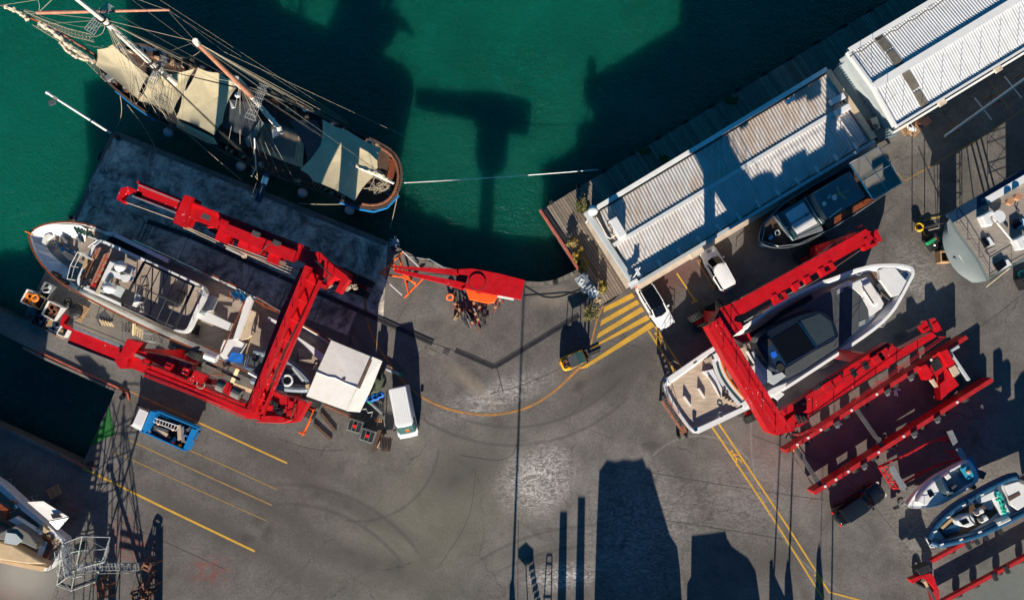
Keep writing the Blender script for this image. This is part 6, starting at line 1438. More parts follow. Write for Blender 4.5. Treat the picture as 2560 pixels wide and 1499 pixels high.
r = thing('wooden_crate', 'square wooden crate with dark inside standing against the grey hull', 'crate', tuple(P(2352,644)))
for k, (dx, dy, sx, sy) in enumerate(((-.5,0,.12,1.1),(.5,0,.12,1.1),(0,.5,.9,.12),(0,-.5,.9,.12))): MB().box(P(2352,644) + Vector((dx,dy,.45)), (sx,sy,.9)).build('side', 'pallet_wood', r)
MB().box(P(2352,644) + Vector((0,0,.1)), (.9,.9,.1)).build('base', 'black_metal', r)
single('green_hose_coil', MB().torus(P(2555,686,.3), .32, .1), 'teal_net', 'green hose coil at the right edge below the grey yacht', 'hose')
single('engine_block', MB().box(P(2556,708,.5), (.7,1.2,1.0), .4), 'black_metal', 'black machine at the right edge below the green hose coil', 'machine', bevel=.1)

# ---------------------------------------------------------------- small boats and trailers
B1 = thing('motor_boat', 'small white motor boat with open cockpit and blue engine cover on a trailer', 'motor boat', tuple(P(2360, 1210)))
ZT, ZD = 2.2, 1.5
ol = [(2268,1266),(2276,1250),(2297,1222),(2338,1187),(2372,1170),(2403,1153),(2421,1146),(2434,1162),(2448,1190),(2444,1207),(2384,1244),(2350,1262),(2304,1270),(2280,1270)]
hull(B1, smooth_poly(PP(ol, ZT), 1), ZT, ZT-.03, .7, 'white_gel', inset=.2, wall=.08)
MB().prism(offset(PP([(2290,1255),(2310,1225),(2335,1200),(2348,1215),(2372,1243),(2345,1258),(2310,1264)], 2.4), .0), ZT-.1, 2.45).build('foredeck', 'white_gel', B1, bevel=.12)
ck = PP([(2352,1193),(2372,1178),(2405,1160),(2416,1158),(2434,1190),(2430,1203),(2385,1232),(2374,1230)], ZT+.02)
MB().add(ck, [tuple(range(len(ck)))]).build('cockpit_floor', 'hypalon_grey', B1)
mb = MB(); q = offset(ck, -.06)
for k in range(len(q)): mb.beam(q[k] + U*.22, q[(k+1)%len(q)] + U*.22, .14, .24)
mb.build('coaming', 'white_gel', B1)
ws = smooth_line(PP([(2337,1200),(2342,1215),(2354,1236),(2370,1243),(2382,1236)], 2.55), 1); wt = smooth_line(PP([(2352,1192),(2358,1208),(2366,1224),(2376,1231),(2382,1230)], 3.0), 1)
MB().loft([ws, wt], False, False, False).build('windscreen', 'smoke_glass', B1); MB().path(wt, .035, 5).path(ws, .03, 5).tube(ws[3], wt[3], .03, 4).tube(ws[6], wt[6], .03, 4).build('windscreen_frame', 'chrome', B1)
MB().px([(2318,1228),(2328,1224),(2337,1237),(2325,1243)], 2.5, .08).build('hatch', 'black_glass', B1)
MB().box(P(2367,1190,2.5), (.5,.45,.35), .6).build('helm_seat', 'cushion', B1, bevel=.06); MB().box(P(2384,1218,2.5), (.6,.5,.4), .6).build('helm_seat', 'slate', B1, bevel=.06)
MB().px([(2406,1172),(2420,1162),(2432,1182),(2436,1192),(2418,1198)], 2.7, .4).build('engine_cover', 'sky_blue', B1, label='bright blue engine cover'); MB().sph(P(2421,1178,2.75), .22, 10, 6, .6).build('cover_bag', 'copper', B1)
MB().px([(2390,1174),(2398,1169),(2410,1188),(2402,1194)], 2.3, .05).build('floor_hatch', 'slate', B1)
MB().px([(2418,1146),(2428,1142),(2450,1180),(2452,1190),(2446,1192)], 1.7, .2).build('swim_platform', 'blue_paint', B1)
MB().box(P(2447,1184,1.6), (.5,.7,1.2), -.5).build('outboard', 'slate', B1, bevel=.08)
MB().rail(PP([(2340,1192),(2300,1222),(2276,1252),(2274,1266),(2310,1266),(2350,1258)], 2.4), .45, .02, 1.2, 1).build('bow_rail', 'chrome', B1)
r = thing('boat_trailer', 'small galvanised trailer with spare wheel under the white motor boat', 'trailer', tuple(P(2260, 1268)))
MB().beam(P(2236,1272,.6), P(2430,1180,.6), .12, .12).beam(P(2236,1272,.6), P(2262,1245,.6), .1, .1).build('frame', 'galv', r)
MB().beam(P(2258,1240,.6), P(2276,1262,.6), .1, .1).build('cross_bar', 'galv', r); MB().torus(P(2251,1250,.5), .25, .11, 16, 7, (.3,-.3,1)).build('spare_wheel', 'black_rubber', r)
for (u, v) in ((2400,1165),(2430,1215)): MB().tube(P(u, v, .32), P(u+3, v+5, .32), .32, 14).build('wheel', 'black_rubber', r)
MB().box(P(2240,1268,.5), (.5,.2,.3), .4).build('coupling', 'black_metal', r)
B2 = thing('rib_boat', 'dark blue rigid inflatable with white console and two helm seats on the lowest trailer', 'inflatable boat', tuple(P(2450, 1270)))
ZQ = 2.9
t1 = smooth_line(PP([(2320,1345),(2330,1320),(2354,1292),(2388,1264),(2432,1238),(2480,1212),(2520,1193),(2541,1189)], ZQ), 1); t2 = smooth_line(PP([(2324,1352),(2345,1360),(2390,1350),(2440,1336),(2490,1313),(2541,1287),(2600,1258)], ZQ), 1)
MB().path(t1, .36, 12).build('tube', 'hypalon_blue', B2, smooth=True); MB().path(t2, .36, 12).build('tube', 'hypalon_blue', B2, smooth=True)
MB().tube(P(2489,1310,ZQ), P(2520,1295,ZQ), .375, 12).build('tube_patch', 'cushion', B2)
MB().path(PP([(2315,1346),(2327,1367),(2361,1364),(2419,1349),(2476,1323)], ZQ+.05), .05, 5).path(PP([(2315,1346),(2322,1330)], ZQ), .05, 5).build('rubbing_strake', 'white_gel', B2)
MB().prism(PP([(2325,1350),(2345,1310),(2400,1262),(2490,1215),(2545,1195),(2600,1180),(2600,1258),(2490,1305),(2400,1345)], ZQ-.35), ZQ-1.2, ZQ-.35).build('hull', 'white_gel', B2)
MB().px([(2345,1322),(2360,1308),(2390,1282),(2420,1265),(2460,1240),(2480,1245),(2500,1275),(2470,1300),(2410,1335),(2362,1345)], ZQ-.28, .06).build('floor', 'dark_wood', B2)
MB().px([(2355,1328),(2376,1312),(2398,1305),(2402,1325),(2368,1335)], ZQ-.05, .2).build('bow_locker', 'hypalon_blue', B2, bevel=.04)
MB().px([(2352,1318),(2380,1292),(2384,1298),(2358,1322)], ZQ-.05, .2).build('bow_seat', 'lumber', B2)
MB().px([(2392,1300),(2412,1288),(2432,1284),(2440,1310),(2420,1318),(2398,1314)], ZQ+.65, .9).build('console', 'white_gel', B2, bevel=.12); MB().px([(2398,1302),(2416,1295),(2424,1306),(2408,1312)], ZQ+.68, .05).build('console_window', 'black_glass', B2)
MB().path(PP([(2422,1288),(2428,1300),(2440,1312)], ZQ+.9), .07, 6).build('console_screen', 'black_metal', B2)
for u, v in ((2446,1278),(2457,1296)): MB().box(P(u, v, ZQ+.35), (.75,.42,.5), .5).build('helm_seat', 'cushion', B2, bevel=.1); MB().box(P(u-6, v+1, ZQ+.5), (.3,.4,.4), .5).build('seat_back', 'slate', B2, bevel=.05)
MB().px([(2452,1252),(2480,1236),(2496,1262),(2478,1275),(2466,1270)], ZQ-.2, .06).build('aft_floor', 'navy', B2)
MB().px([(2445,1246),(2480,1228),(2496,1222),(2512,1255),(2528,1285),(2510,1298),(2500,1284),(2484,1246),(2450,1258)], ZQ+.15, .35).build('aft_bench', 'white_gel', B2, bevel=.05)
MB().px([(2512,1212),(2545,1202),(2580,1220),(2585,1250),(2545,1275),(2528,1262)], ZQ+.25, .4).build('engine_deck', 'white_gel', B2, bevel=.06)
MB().px([(2518,1243),(2548,1228),(2552,1236),(2524,1252)], ZQ+.28, .04).build('deck_panel', 'dark_wood', B2)
mb = MB()
for k in range(26):
    s = k/26; mb.sph(P(2496+s*16+random.gauss(0,3), 1232+s*50+random.gauss(0,3), ZQ+.35), .17, 6, 5, .7)
mb.build('green_net', 'teal_net', B2)
MB().torus(P(2436,1252,ZQ+.5), .22, .04, 12, 5).build('grab_hoop', 'chrome', B2)
for (u, v) in ((2338,1328),(2371,1292),(2410,1262),(2456,1236),(2355,1360),(2403,1348),(2450,1329),(2498,1305)): MB().box(P(u, v, ZQ+.37), (.32,.14,.05), .4).build('handle', 'white_gel', B2)
for u, v in ((2568,1200),(2590,1230)): MB().box(P(u, v, ZQ+.9), (.8,.6,1.3), .5).build('outboard', 'slate', B2, bevel=.15)

def cap(u, v, z): return P(u, v, z)
T1 = thing('hydraulic_trailer', 'long red hydraulic boat trailer with wide head unit, empty, below the right hoist', 'boat trailer', tuple(P(2220, 1040)))
ZB = 2.0
MB().beam(P(1966,1128,ZB), P(2418,842,ZB), .38, 1.5).build('rail', 'red_trailer', T1); MB().beam(P(2036,1232,ZB), P(2482,948,ZB), .38, 1.5).build('rail', 'red_trailer', T1)
MB().beam(P(1990,1118,ZB-.2), P(2056,1218,ZB-.2), .32, .3).build('cross_member', 'dark_steel', T1); MB().beam(P(2142,1022,ZB-.2), P(2208,1116,ZB-.2), .32, .3).build('cross_member', 'dark_steel', T1)
MB().tube(P(1976,1130,.8), P(2040,1222,.8), .04, 4).build('cross_cable', 'dark_steel', T1)
MB().px([(2310,916),(2346,894),(2398,962),(2362,988)], 2.0, .7).build('head_unit', 'red_paint', T1, label='wide head unit between the rails')
MB().px([(2350,880),(2368,872),(2388,908),(2372,918)], 2.5, 1.0).px([(2302,916),(2316,910),(2334,936),(2318,950)], 2.5, 1.0).px([(2350,960),(2364,948),(2368,985),(2352,1000)], 2.3, 1.0).build('head_arm', 'red_paint', T1)
MB().px([(2324,905),(2345,892),(2358,916),(2336,930)], 2.05, .1).build('engine_hatch', 'black_metal', T1); MB().px([(2350,950),(2396,930),(2410,960),(2378,990),(2362,985)], 1.3, .1).build('open_bay', 'black_metal', T1)
MB().px([(2374,920),(2388,912),(2400,932),(2386,942)], 2.3, .2).build('tool_box', 'beige_panel', T1); MB().px([(2326,950),(2334,946),(2346,966),(2340,968)], 2.3, .3).build('tool_box', 'beige_panel', T1)
MB().beam(P(2378,882,2.2), P(2424,950,2.2), .22, .3).build('side_beam', 'pale_grey', T1); MB().px([(2372,878),(2396,862),(2400,868),(2376,882)], 2.2, .2).build('fender_plate', 'pale_grey', T1)
for (a, b_) in (((2432,975),(2478,950)), ((2330,918),(2344,908))): MB().beam(P(a[0],a[1],.9), P(b_[0],b_[1],.9), .6, .8).build('track', 'black_rubber', T1)
for (u0, v0, u1, v1_, z) in ((1966,1128,2418,842,1), (2036,1232,2482,948,1)):
    for s in (.11, .22, .33, .44, .60, .72, .84):
        c = P(u0 + (u1-u0)*s, v0 + (v1_-v0)*s, .45); e = (P(u1,v1_,.45) - P(u0,v0,.45)).normalized(); n_ = Vector((-e.y, e.x, 0))
        MB().tube(c - n_*.32, c + n_*.12, .42, 14).build('wheel', 'black_rubber', T1)
    for s in (.06, .12, .19, .36, .50, .80): MB().cyl(P(u0 + (u1-u0)*s, v0 + (v1_-v0)*s, ZB), .12, .05, 14).build('round_pad', 'cushion', T1)
    for s in (.27, .55, .68): 
        c = P(u0 + (u1-u0)*s, v0 + (v1_-v0)*s, ZB); MB().box(c + Vector((.1,-.25,.05)), (.5,.35,.35), .56).build('support_arm', 'dark_steel', T1); MB().box(c + Vector((.2,-.5,-.1)), (.3,.3,.2), .56).build('support_pad', 'galv', T1)
mb = MB()
for k in range(8): mb.path([P(1985+random.gauss(0,8), 1112+random.gauss(0,7), .3), P(1990+random.gauss(0,8), 1114+random.gauss(0,7), .5), P(1986+random.gauss(0,8), 1120+random.gauss(0,7), .3)], .05, 4)
single('ratchet_straps', mb, 'yellow_paint', 'heap of yellow straps at the low left tip of the long red trailer', 'straps')
for u, v, l_ in ((2242,979,'white rag on the paving inside the long red trailer'), (2096,1059,'white rag beside the upper rail of the long red trailer')):
    mb = MB()
    for k in range(6): mb.box(P(u+random.gauss(0,3), v+random.gauss(0,4), .06+.03*k), (.35,.16,.03), random.random()*3)
    single('rag', mb, 'white_gel', l_, 'rag')
T2 = thing('lattice_cradle', 'red lattice cradle with four curved metal pads above the white motor boat', 'cradle', tuple(P(2300, 1160)))
for l, z in (([(2197,1167),(2270,1135),(2312,1112),(2366,1092)], 1.2), ([(2234,1222),(2290,1190),(2340,1165),(2400,1146)], 1.2)):
    for k in range(len(l)-1): MB().beam(P(*l[k],z), P(*l[k+1],z), .16, .2).build('chord', 'red_trailer', T2)
for l in ([(2197,1168),(2228,1218)], [(2204,1164),(2240,1216)], [(2228,1218),(2254,1222)], [(2197,1168),(2225,1165)], [(2225,1165),(2208,1185),(2232,1185),(2218,1202),(2246,1205),(2228,1218)], [(2366,1092),(2392,1104),(2362,1098)], [(2352,1100),(2384,1108)], [(2356,1105),(2396,1106)], [(2362,1126),(2396,1130)], [(2370,1132),(2400,1146)], [(2384,1128),(2378,1140),(2394,1142)]):
    MB().path(PP(l, 1.3), .06, 5).build('brace', 'red_paint', T2)
for q in ([(2368,1078),(2381,1074),(2395,1104),(2384,1113)], [(2390,1122),(2402,1118),(2418,1142),(2410,1152),(2406,1150)], [(2223,1166),(2235,1162),(2243,1178),(2250,1190),(2238,1196),(2228,1182)], [(2238,1196),(2250,1190),(2268,1216),(2262,1226),(2252,1224)]):
    MB().px(q, 2.0, .12).build('curved_pad', 'galv', T2)
ZB = 1.0
T3 = thing('hydraulic_trailer', 'red boat trailer at the bottom right corner carrying the dark blue inflatable', 'boat trailer', tuple(P(2420, 1400)))
MB().beam(P(2332,1402,ZB), P(2640,1232,ZB), .30, .5).build('rail', 'red_trailer', T3); MB().beam(P(2352,1508,ZB), P(2640,1352,ZB), .30, .5).build('rail', 'red_trailer', T3)
MB().px([(2274,1448),(2300,1438),(2322,1432),(2330,1434),(2336,1444),(2346,1474),(2340,1474),(2322,1452),(2306,1444),(2282,1458)], 1.9, .6).build('head_arm', 'red_paint', T3)
MB().px([(2290,1422),(2322,1408),(2334,1424),(2300,1438)], 1.9, .9).build('power_pack', 'black_metal', T3, bevel=.06)
MB().beam(P(2312,1452,1.6), P(2338,1498,1.6), .2, .2).build('side_beam', 'dark_steel', T3); MB().beam(P(2312,1452,1.65), P(2320,1466,1.65), .18, .2).build('timber_pad', 'pale_lumber', T3)
MB().px([(2330,1440),(2348,1474),(2350,1510),(2330,1510),(2322,1470)], 1.2, .3).build('frame', 'red_trailer', T3)
for u, v in ((2420,1362),(2440,1350),(2463,1340),(2486,1440),(2516,1422),(2500,1326)): MB().box(P(u, v, ZB+.1), (.35,.7,.3), .5).build('support_arm', 'black_metal', T3)
for s in (.15,.3,.5,.7):
    for (a, b_) in (((2332,1402),(2640,1232)), ((2352,1508),(2640,1352))):
        c = P(a[0]+(b_[0]-a[0])*s, a[1]+(b_[1]-a[1])*s, .34); MB().tube(c - Vector((-.08,.12,0)), c + Vector((-.08,.12,0)), .34, 14).build('wheel', 'black_rubber', T3)
single('spare_tyre', MB().torus(P(2300,1458,.5), .4, .16, 16, 7, (.4,.6,.2)), 'black_rubber', 'black tyre under the head of the bottom right trailer', 'tyre')
# ---------------------------------------------------------------- vehicles
def car(front, rear, z, Wd, Hh, paint, label, glass_roof=False, wagon=False, cat='car', name='parked_car', text_=None):
    f, r_ = P(*front, z), P(*rear, z); c = (f + r_) / 2; L = (f - r_).length; rz = ang(r_, f)
    R = thing(name, label, cat, (c.x, c.y, 0), rz); M = W[R.name]; q = lambda x, y, zz: M @ Vector((x*L/2, y*Wd/2, zz))
    def ring(xs, z_, w_=1.0): 
        o = [(x, y*w_) for x, y in xs]; return [q(x, y, z_) for x, y in o]
    pl = [(1,.0),(.985,.45),(.93,.75),(.82,.93),(.5,1),(0,1),(-.5,1),(-.86,.95),(-.95,.8),(-1,.4),(-1,0)]
    pl = pl + [(x, -y) for x, y in reversed(pl[1:-1])]
    bz = [Hh*.14, Hh*.30, Hh*.52, Hh*.60]
    rg_ = [ring([(x*.97, y*.93) for x, y in pl], bz[0]), ring(pl, bz[1]), ring([(x*.99, y*.985) for x, y in pl], bz[2]), [q(x*.95, y*.90, bz[3] + (.05 if x < .3 else 0) - (.06 if x > .9 else 0)) for x, y in pl]]
    MB().loft(rg_).build('body', paint, R, smooth=True)
    # greenhouse
    xb0, xb1 = (.46, -.90) if not wagon else (.46, -.95); xt0, xt1 = (.12, -.76) if not wagon else (.12, -.88)
    b_ = [(xb0,-.62),(xb0+.05,0),(xb0,.62),(xb0-.18,.86),(-.3,.89),(xb1+.15,.84),(xb1,.55),(xb1,-.55),(xb1+.15,-.84),(-.3,-.89),(xb0-.18,-.86)]
    t_ = [(xt0,-.62),(xt0+.04,0),(xt0,.62),(xt0-.12,.74),(-.3,.79),(xt1+.1,.74),(xt1,.6),(xt1,-.6),(xt1+.1,-.74),(-.3,-.79),(xt0-.12,-.76)]
    MB().loft([[q(x, y, Hh*.60) for x, y in b_], [q(x, y, Hh*.96) for x, y in t_]]).build('windows', 'black_glass', R)
    MB().loft([[q(x, y, Hh*.955) for x, y in t_], [q(x*.99, y*.95, Hh*.99) for x, y in t_], [q(x*.93, y*.75, Hh*1.01) for x, y in t_]]).build('roof', 'black_glass' if glass_roof else paint, R, smooth=True)
    for s in (-1, 1):
        mb = MB()
        for (a, b2) in (((xb0-.02,.74),(xt0-.03,.70)), ((-.22,.885),(-.22,.79)), ((xb1+.06,.72),(xt1+.03,.68))): mb.tube(q(a[0], s*a[1], Hh*.6), q(b2[0], s*b2[1], Hh*.975), .045, 5)
        mb.tube(q(xt0-.06, s*.76, Hh*.97), q(xt1+.06, s*.74, Hh*.97), .05, 5)
        mb.build('pillar', paint, R)
        MB().box(q(xb0-.16, s*1.07, Hh*.62), (.16,.22,.12), rz).build('mirror', paint, R)
        MB().box(q(.93, s*.66, Hh*.48), (.26,.34,.10), rz + s*-.5).build('headlight', 'headlight', R)
        MB().box(q(-.975, s*.72, Hh*.55), (.08,.22,.10), rz).build('tail_light', 'light_red', R)
        for x in (.62, -.62):
            w_ = MB().tube(q(x, s*.93, .33) - (q(0,s,0) - q(0,0,0)).normalized()*.1, q(x, s*.93, .33) + (q(0,s,0) - q(0,0,0)).normalized()*.12, .33, 16).build('wheel', 'black_rubber', R)
            MB().tube(q(x, s*1.0, .33), q(x, s*1.0, .33) + (q(0,s,0) - q(0,0,0)).normalized()*.1, .2, 12).build('rim', 'chrome', w_)
    MB().strip([q(.955, y, Hh*.605 + .035) for y in (-.3, .3)], .01)
    MB().beam(q(.44, -.66, Hh*.612), q(.40, .66, Hh*.612), .05, .03).build('wiper', 'black_rubber', R)
    MB().box(q(1.0, 0, Hh*.33), (.04, .5, .12), rz).build('number_plate', 'white_paint', R)
    if text_:
        rot = Matrix.Rotation(rz + math.pi/2, 4, 'Z'); text(text_, .42, 'black_metal', R, q(.84, -.24, Hh*.605), rot)
    return R
car((1671,816), (1604,706), .8, 1.84, 1.5, 'car_white', 'white car with black glass roof parked at the edge of the yellow hatching', glass_roof=True)
car((1765,617), (1824,724), .8, 1.78, 1.45, 'car_white', 'white estate car marked 40 on its bonnet, parked below the long shed', wagon=True, text_='40')
car((2208,1220), (2090,1298), .8, 1.84, 1.45, 'car_black', 'black car parked in the shadow below the long red trailer')
# white van
f, r_ = P(1022,1094,1.2), P(997,965,1.2); c = (f + r_)/2; L = (f - r_).length; rz = ang(r_, f)
Vn = thing('parked_van', 'white van with roof ribs and an orange card on its dashboard, right of the tent', 'van', (c.x, c.y, 0), rz); M = W[Vn.name]; q = lambda x, y, z: M @ Vector((x*L/2, y, z))
def vr(z, x0, x1, w0): return [q(x0, -w0*.9, z), q(x0, w0*.9, z), q(x0+.03, w0, z), q(x1-.12, w0, z), q(x1, w0*.78, z), q(x1+.015, 0, z), q(x1, -w0*.78, z), q(x1-.12, -w0, z), q(x0+.03, -w0, z)]
MB().loft([vr(.35,-.98,.98,.90), vr(.8,-1,1,.96), vr(1.15,-1,.97,.96), vr(1.25,-.99,.80,.93)]).build('body', 'car_white', Vn, smooth=True)
MB().loft([vr(1.2,-.99,.83,.92), vr(2.15,-.965,.50,.80)]).build('windows', 'teal_glass', Vn)
MB().loft([vr(1.22,-.992,.36,.935), vr(2.2,-.975,.36,.83), vr(2.32,-.96,.36,.78)]).build('cargo_side', 'car_white', Vn)
MB().loft([vr(2.16,-.975,.52,.84), vr(2.34,-.95,.46,.76)]).build('roof', 'car_white', Vn, smooth=True)
mb = MB()
for k in range(7): y = -.55 + k*.18; mb.beam(q(-.92, y, 2.36), q(.38, y, 2.36), .05, .02)
mb.build('roof_rib', 'white_gel', Vn)
MB().box(q(.70, .1, 1.72) , (.3,.34,.02), rz, 0).build('dashboard_card', 'orange_gear', Vn)
for s in (-1, 1):
    MB().box(q(.60, s*1.12, 1.3), (.15,.26,.22), rz).build('mirror', 'black_metal', Vn); MB().box(q(.95, s*.72, .85), (.2,.3,.18), rz).build('headlight', 'headlight', Vn)
    for x in (.62,-.60):
        w_ = MB().tube(q(x, s*.78, .35), q(x, s*.97, .35), .35, 16).build('wheel', 'black_rubber', Vn); MB().tube(q(x, s*.97, .35), q(x, s*.98, .35), .2, 12).build('rim', 'chrome', w_)
mb = MB()
for k in range(11): mb.box(q(-.80 + k*.10, .975, 1.02), (.14,.02,.10 + .05*(k % 2)), rz)
mb.build('side_marking', 'slate', Vn)
# blue truck
a, b_ = P(330,1048,1.8), P(486,1090,1.8); 
Tk = thing('parked_truck', 'small truck with white cab and bright blue open bed full of scrap and a ladder', 'truck', tuple(P(408,1069)))
MB().px([(347,1014),(372,1029),(352,1078),(325,1062)], 2.3, .0)
MB().loft([PP([(350,1018),(374,1030),(355,1077),(330,1062)], .5), PP([(347,1014),(374,1027),(354,1079),(325,1063)], 1.3), PP([(349,1020),(371,1030),(353,1074),(331,1060)], 2.25)]).build('cab', 'car_white', Tk, bevel=.06)
MB().loft([PP([(344,1018),(348,1015),(327,1064),(324,1060)], 1.3), PP([(348,1022),(351,1022),(333,1058),(331,1057)], 2.1)]).build('windscreen', 'black_glass', Tk)
mb = MB()
for k in range(8): u, v = 351 - k*2.1, 1023 + k*4.6; mb.beam(P(u, v, 2.27), P(u+18, v+8, 2.27), .05, .02)
mb.build('cab_roof_rib', 'white_paint', Tk)
bed = PP([(376,1027),(392,1028),(492,1069),(468,1125),(457,1124),(364,1082),(351,1078),(360,1058)], 1.75)
MB().add([Vector((p.x, p.y, .95)) for p in bed], [tuple(range(len(bed)))]).build('bed_floor', 'black_metal', Tk)
for i in range(len(bed)):
    p, p2 = bed[i], bed[(i+1) % len(bed)]; MB().beam(p, p2, .12, .85).build('bed_wall', 'blue_paint', Tk)
MB().px([(376,1027),(390,1030),(372,1075),(360,1080),(356,1072)], 1.95, 1.0).build('headboard', 'blue_paint', Tk); MB().beam(P(485,1072,1.8), P(464,1122,1.8), .45, .1).build('tailboard', 'blue_paint', Tk)
MB().prism(PP([(366,1035),(485,1078),(466,1118),(358,1075)], .8), .55, .8).build('chassis', 'black_metal', Tk)
for u, v in ((352,1030),(338,1066),(455,1068),(438,1108)):
    e = (P(486,1090) - P(330,1048)).normalized(); n_ = Vector((-e.y, e.x, 0)); c = P(u, v, .4)
    w_ = MB().tube(c - n_*.13, c + n_*.13, .4, 16).build('wheel', 'black_rubber', Tk); MB().tube(c - n_*.15, c + n_*.15, .2, 10).build('rim', 'galv', w_)
for s in ((344,1012),(322,1066)): MB().box(P(*s, 1.6), (.12,.3,.3), .3).build('mirror', 'black_metal', Tk)
mb = MB(); A0, A1, B0, B1 = P(386,1044,1.7), P(446,1064,1.7), P(384,1054,1.7), P(440,1076,1.7); mb.tube(A0, A1, .035, 5); mb.tube(B0, B1, .035, 5)
for k in range(9): mb.tube(A0.lerp(A1, k/8), B0.lerp(B1, k/8), .025, 4)
single('ladder', mb, 'white_gel', 'pale aluminium ladder lying in the bed of the blue truck', 'ladder')
r = thing('scrap_load', 'jumble of pipes, panels and fittings loaded in the blue truck bed', 'scrap', tuple(P(425,1080,.95)))
for (a, b_, w_, m) in (((383,1070),(418,1088),.34,'beige_panel'), ((384,1066),(420,1078),.25,'slate'), ((390,1082),(424,1098),.5,'black_metal'), ((447,1062),(449,1100),.35,'beige_panel'), ((455,1066),(458,1105),.3,'galv'), ((396,1036),(422,1046),.12,'chrome'), ((440,1094),(428,1106),.35,'chrome'), ((472,1095),(490,1104),.08,'rust'), ((462,1078),(478,1070),.3,'slate')):
    MB().beam(P(a[0],a[1],1.5), P(b_[0],b_[1],1.6), w_, .2).build('piece', m, r)
for (u, v, m) in ((374,1079,'wrap_white'), (433,1108,'red_box'), (450,1114,'yellow_paint'), (463,1086,'navy'), (470,1090,'bright_blue'), (432,1072,'copper'), (396,1058,'copper'), (466,1105,'wrap_white')): MB().sph(P(u, v, 1.55), .17, 8, 6, .8).build('piece', m, r)
MB().box(P(496,1076,1.0), (.2,.3,.5)).build('lamp', 'black_metal', r)
# forklift
Fk = thing('forklift', 'yellow forklift with dark grey roof and forks pointing at the hatched area', 'forklift', tuple(P(1440, 893)))
rz = ang(P(1415,905), P(1475,878)); M = Matrix.Translation(P(1436,898)) @ Matrix.Rotation(rz, 4, 'Z'); q = lambda x, y, z: M @ Vector((x, y, z))
def frg(s, z, x0=-1.45, x1=1.05): return [q(x0, -.35*s, z), q(x0, .35*s, z), q(x0+.15, .62*s, z), q(x0+.5, .68*s, z), q(x1, .62*s, z), q(x1, -.62*s, z), q(x0+.5, -.68*s, z), q(x0+.15, -.62*s, z)]
MB().loft([frg(.95,.2), frg(1,.5), frg(1,1.0,-1.4,.9), frg(.9,1.08,-1.32,.8)]).build('body', 'yellow_paint', Fk, bevel=.04)
MB().box(q(-.95, 0, 1.12), (.7,.8,.12), rz).build('engine_cover', 'black_metal', Fk); mb = MB()
for k in range(5): mb.box(q(-1.0 + random.uniform(-.2,.2), random.uniform(-.25,.25), 1.25), (.3,.12,.15), random.random()*3)
mb.build('engine_part', 'rust', Fk)
for x in (-.75, .8):
    for y in (-.55, .55): MB().tube(q(x, y, 1.0), q(x*.85, y*.95, 2.15), .045, 5).build('roof_post', 'black_metal', Fk)
MB().box(q(-.28, 0, 2.2), (.85, 1.15, .07), rz).build('roof_panel', 'slate', Fk); MB().box(q(.45, 0, 2.2), (.62, 1.1, .05), rz).build('roof_window', 'teal_glass', Fk)
MB().box(q(0, 0, 1.15), (.5,.5,.4), rz).build('seat', 'black_rubber', Fk)
for y in (-.4, .4): MB().box(q(1.2, y, 1.3), (.14,.12,2.5), rz).build('mast_rail', 'dark_steel', Fk); MB().box(q(1.95, y*.55, .12), (1.35,.13,.06), rz).build('fork', 'black_metal', Fk)
MB().box(q(1.3, 0, .45), (.1,1.0,.5), rz).box(q(1.15, 0, 2.4), (.1,.8,.1), rz).build('carriage', 'dark_steel', Fk)
for x, rr in ((.78,.36),(-.95,.28)):
    for s in (-1, 1): MB().tube(q(x, s*.5, rr), q(x, s*.72, rr), rr, 16).build('wheel', 'black_rubber', Fk)
# silver sheets by the deck
Sv = thing('sheet_metal_bin', 'open skip covered with crumpled silver sheets at the end of the timber deck', 'skip', tuple(P(1465,715)))
MB().loft([PP([(1447,692),(1466,684),(1494,730),(1478,746)], .3), PP([(1443,690),(1466,682),(1500,734),(1480,748)], 1.5)]).build('bin', 'galv', Sv)
for k in range(16):
    u, v = 1449 + random.uniform(0, 40), 690 + random.uniform(0, 10); v += (u-1449)*1.1; s = random.uniform(.2,.5); a = random.random()*3
    c = P(min(u,1488), v, 1.55 + random.random()*.25); d1 = Vector((math.cos(a), math.sin(a), random.uniform(-.4,.4)))*s; d2 = Vector((-math.sin(a), math.cos(a), random.uniform(-.4,.4)))*s
    MB().add([c-d1-d2, c+d1-d2, c+d1*.8+d2, c-d1+d2*.7], [(0,1,2),(0,2,3)]).build('sheet', 'silver_sheet' if k % 3 else 'pale_grey', Sv)
single('ring_pad', MB().torus(P(1492,702,.35), .16, .05), 'galv', 'small grey ring lying on the planks beside the silver sheets', 'ring')
for i, (u, v) in enumerate(((1489,748),(1496,752))): single('timber_offcut', MB().box(P(u, v, .12), (.55,.18,.2), .5), 'pale_lumber', ('pale timber offcut beside the silver sheets','second timber offcut nearest the deck end by the silver sheets')[i], 'timber')
# light pole, mooring lines
Lp = thing('light_pole', 'white light pole rising from the pier corner out over the green water', 'light pole', tuple(P(276,332)))
a, b_ = P(276,332), P(118,232,9.6); MB().tube(a, b_, .13, 10, .09).build('pole', 'white_paint', Lp); MB().sph(b_, .15, 10, 7).build('cap', 'white_gel', Lp)
MB().box(b_ + (a-b_)*.08, (.8,.25,.2), -.6).build('lamp_head', 'galv', Lp); MB().box(b_ + (a-b_)*.10 + Vector((-.3,-.4,-.2)), (.55,.4,.15), .4).build('lamp_head', 'slate', Lp); MB().tube(a.lerp(b_, .35), a.lerp(b_, .37), .17, 10).build('collar', 'chrome', Lp)
def rope(a, b_, drop, r_, m, label, cat='rope'):
    single('mooring_rope', MB().sag(P(*a), P(*b_), r_, drop, 14, 4), m, label, cat)
rope((1010,457,1.6), (1495,424,.3), .3, .04, 'white_paint', 'long pale line from the ship stern across the green basin to the deck')
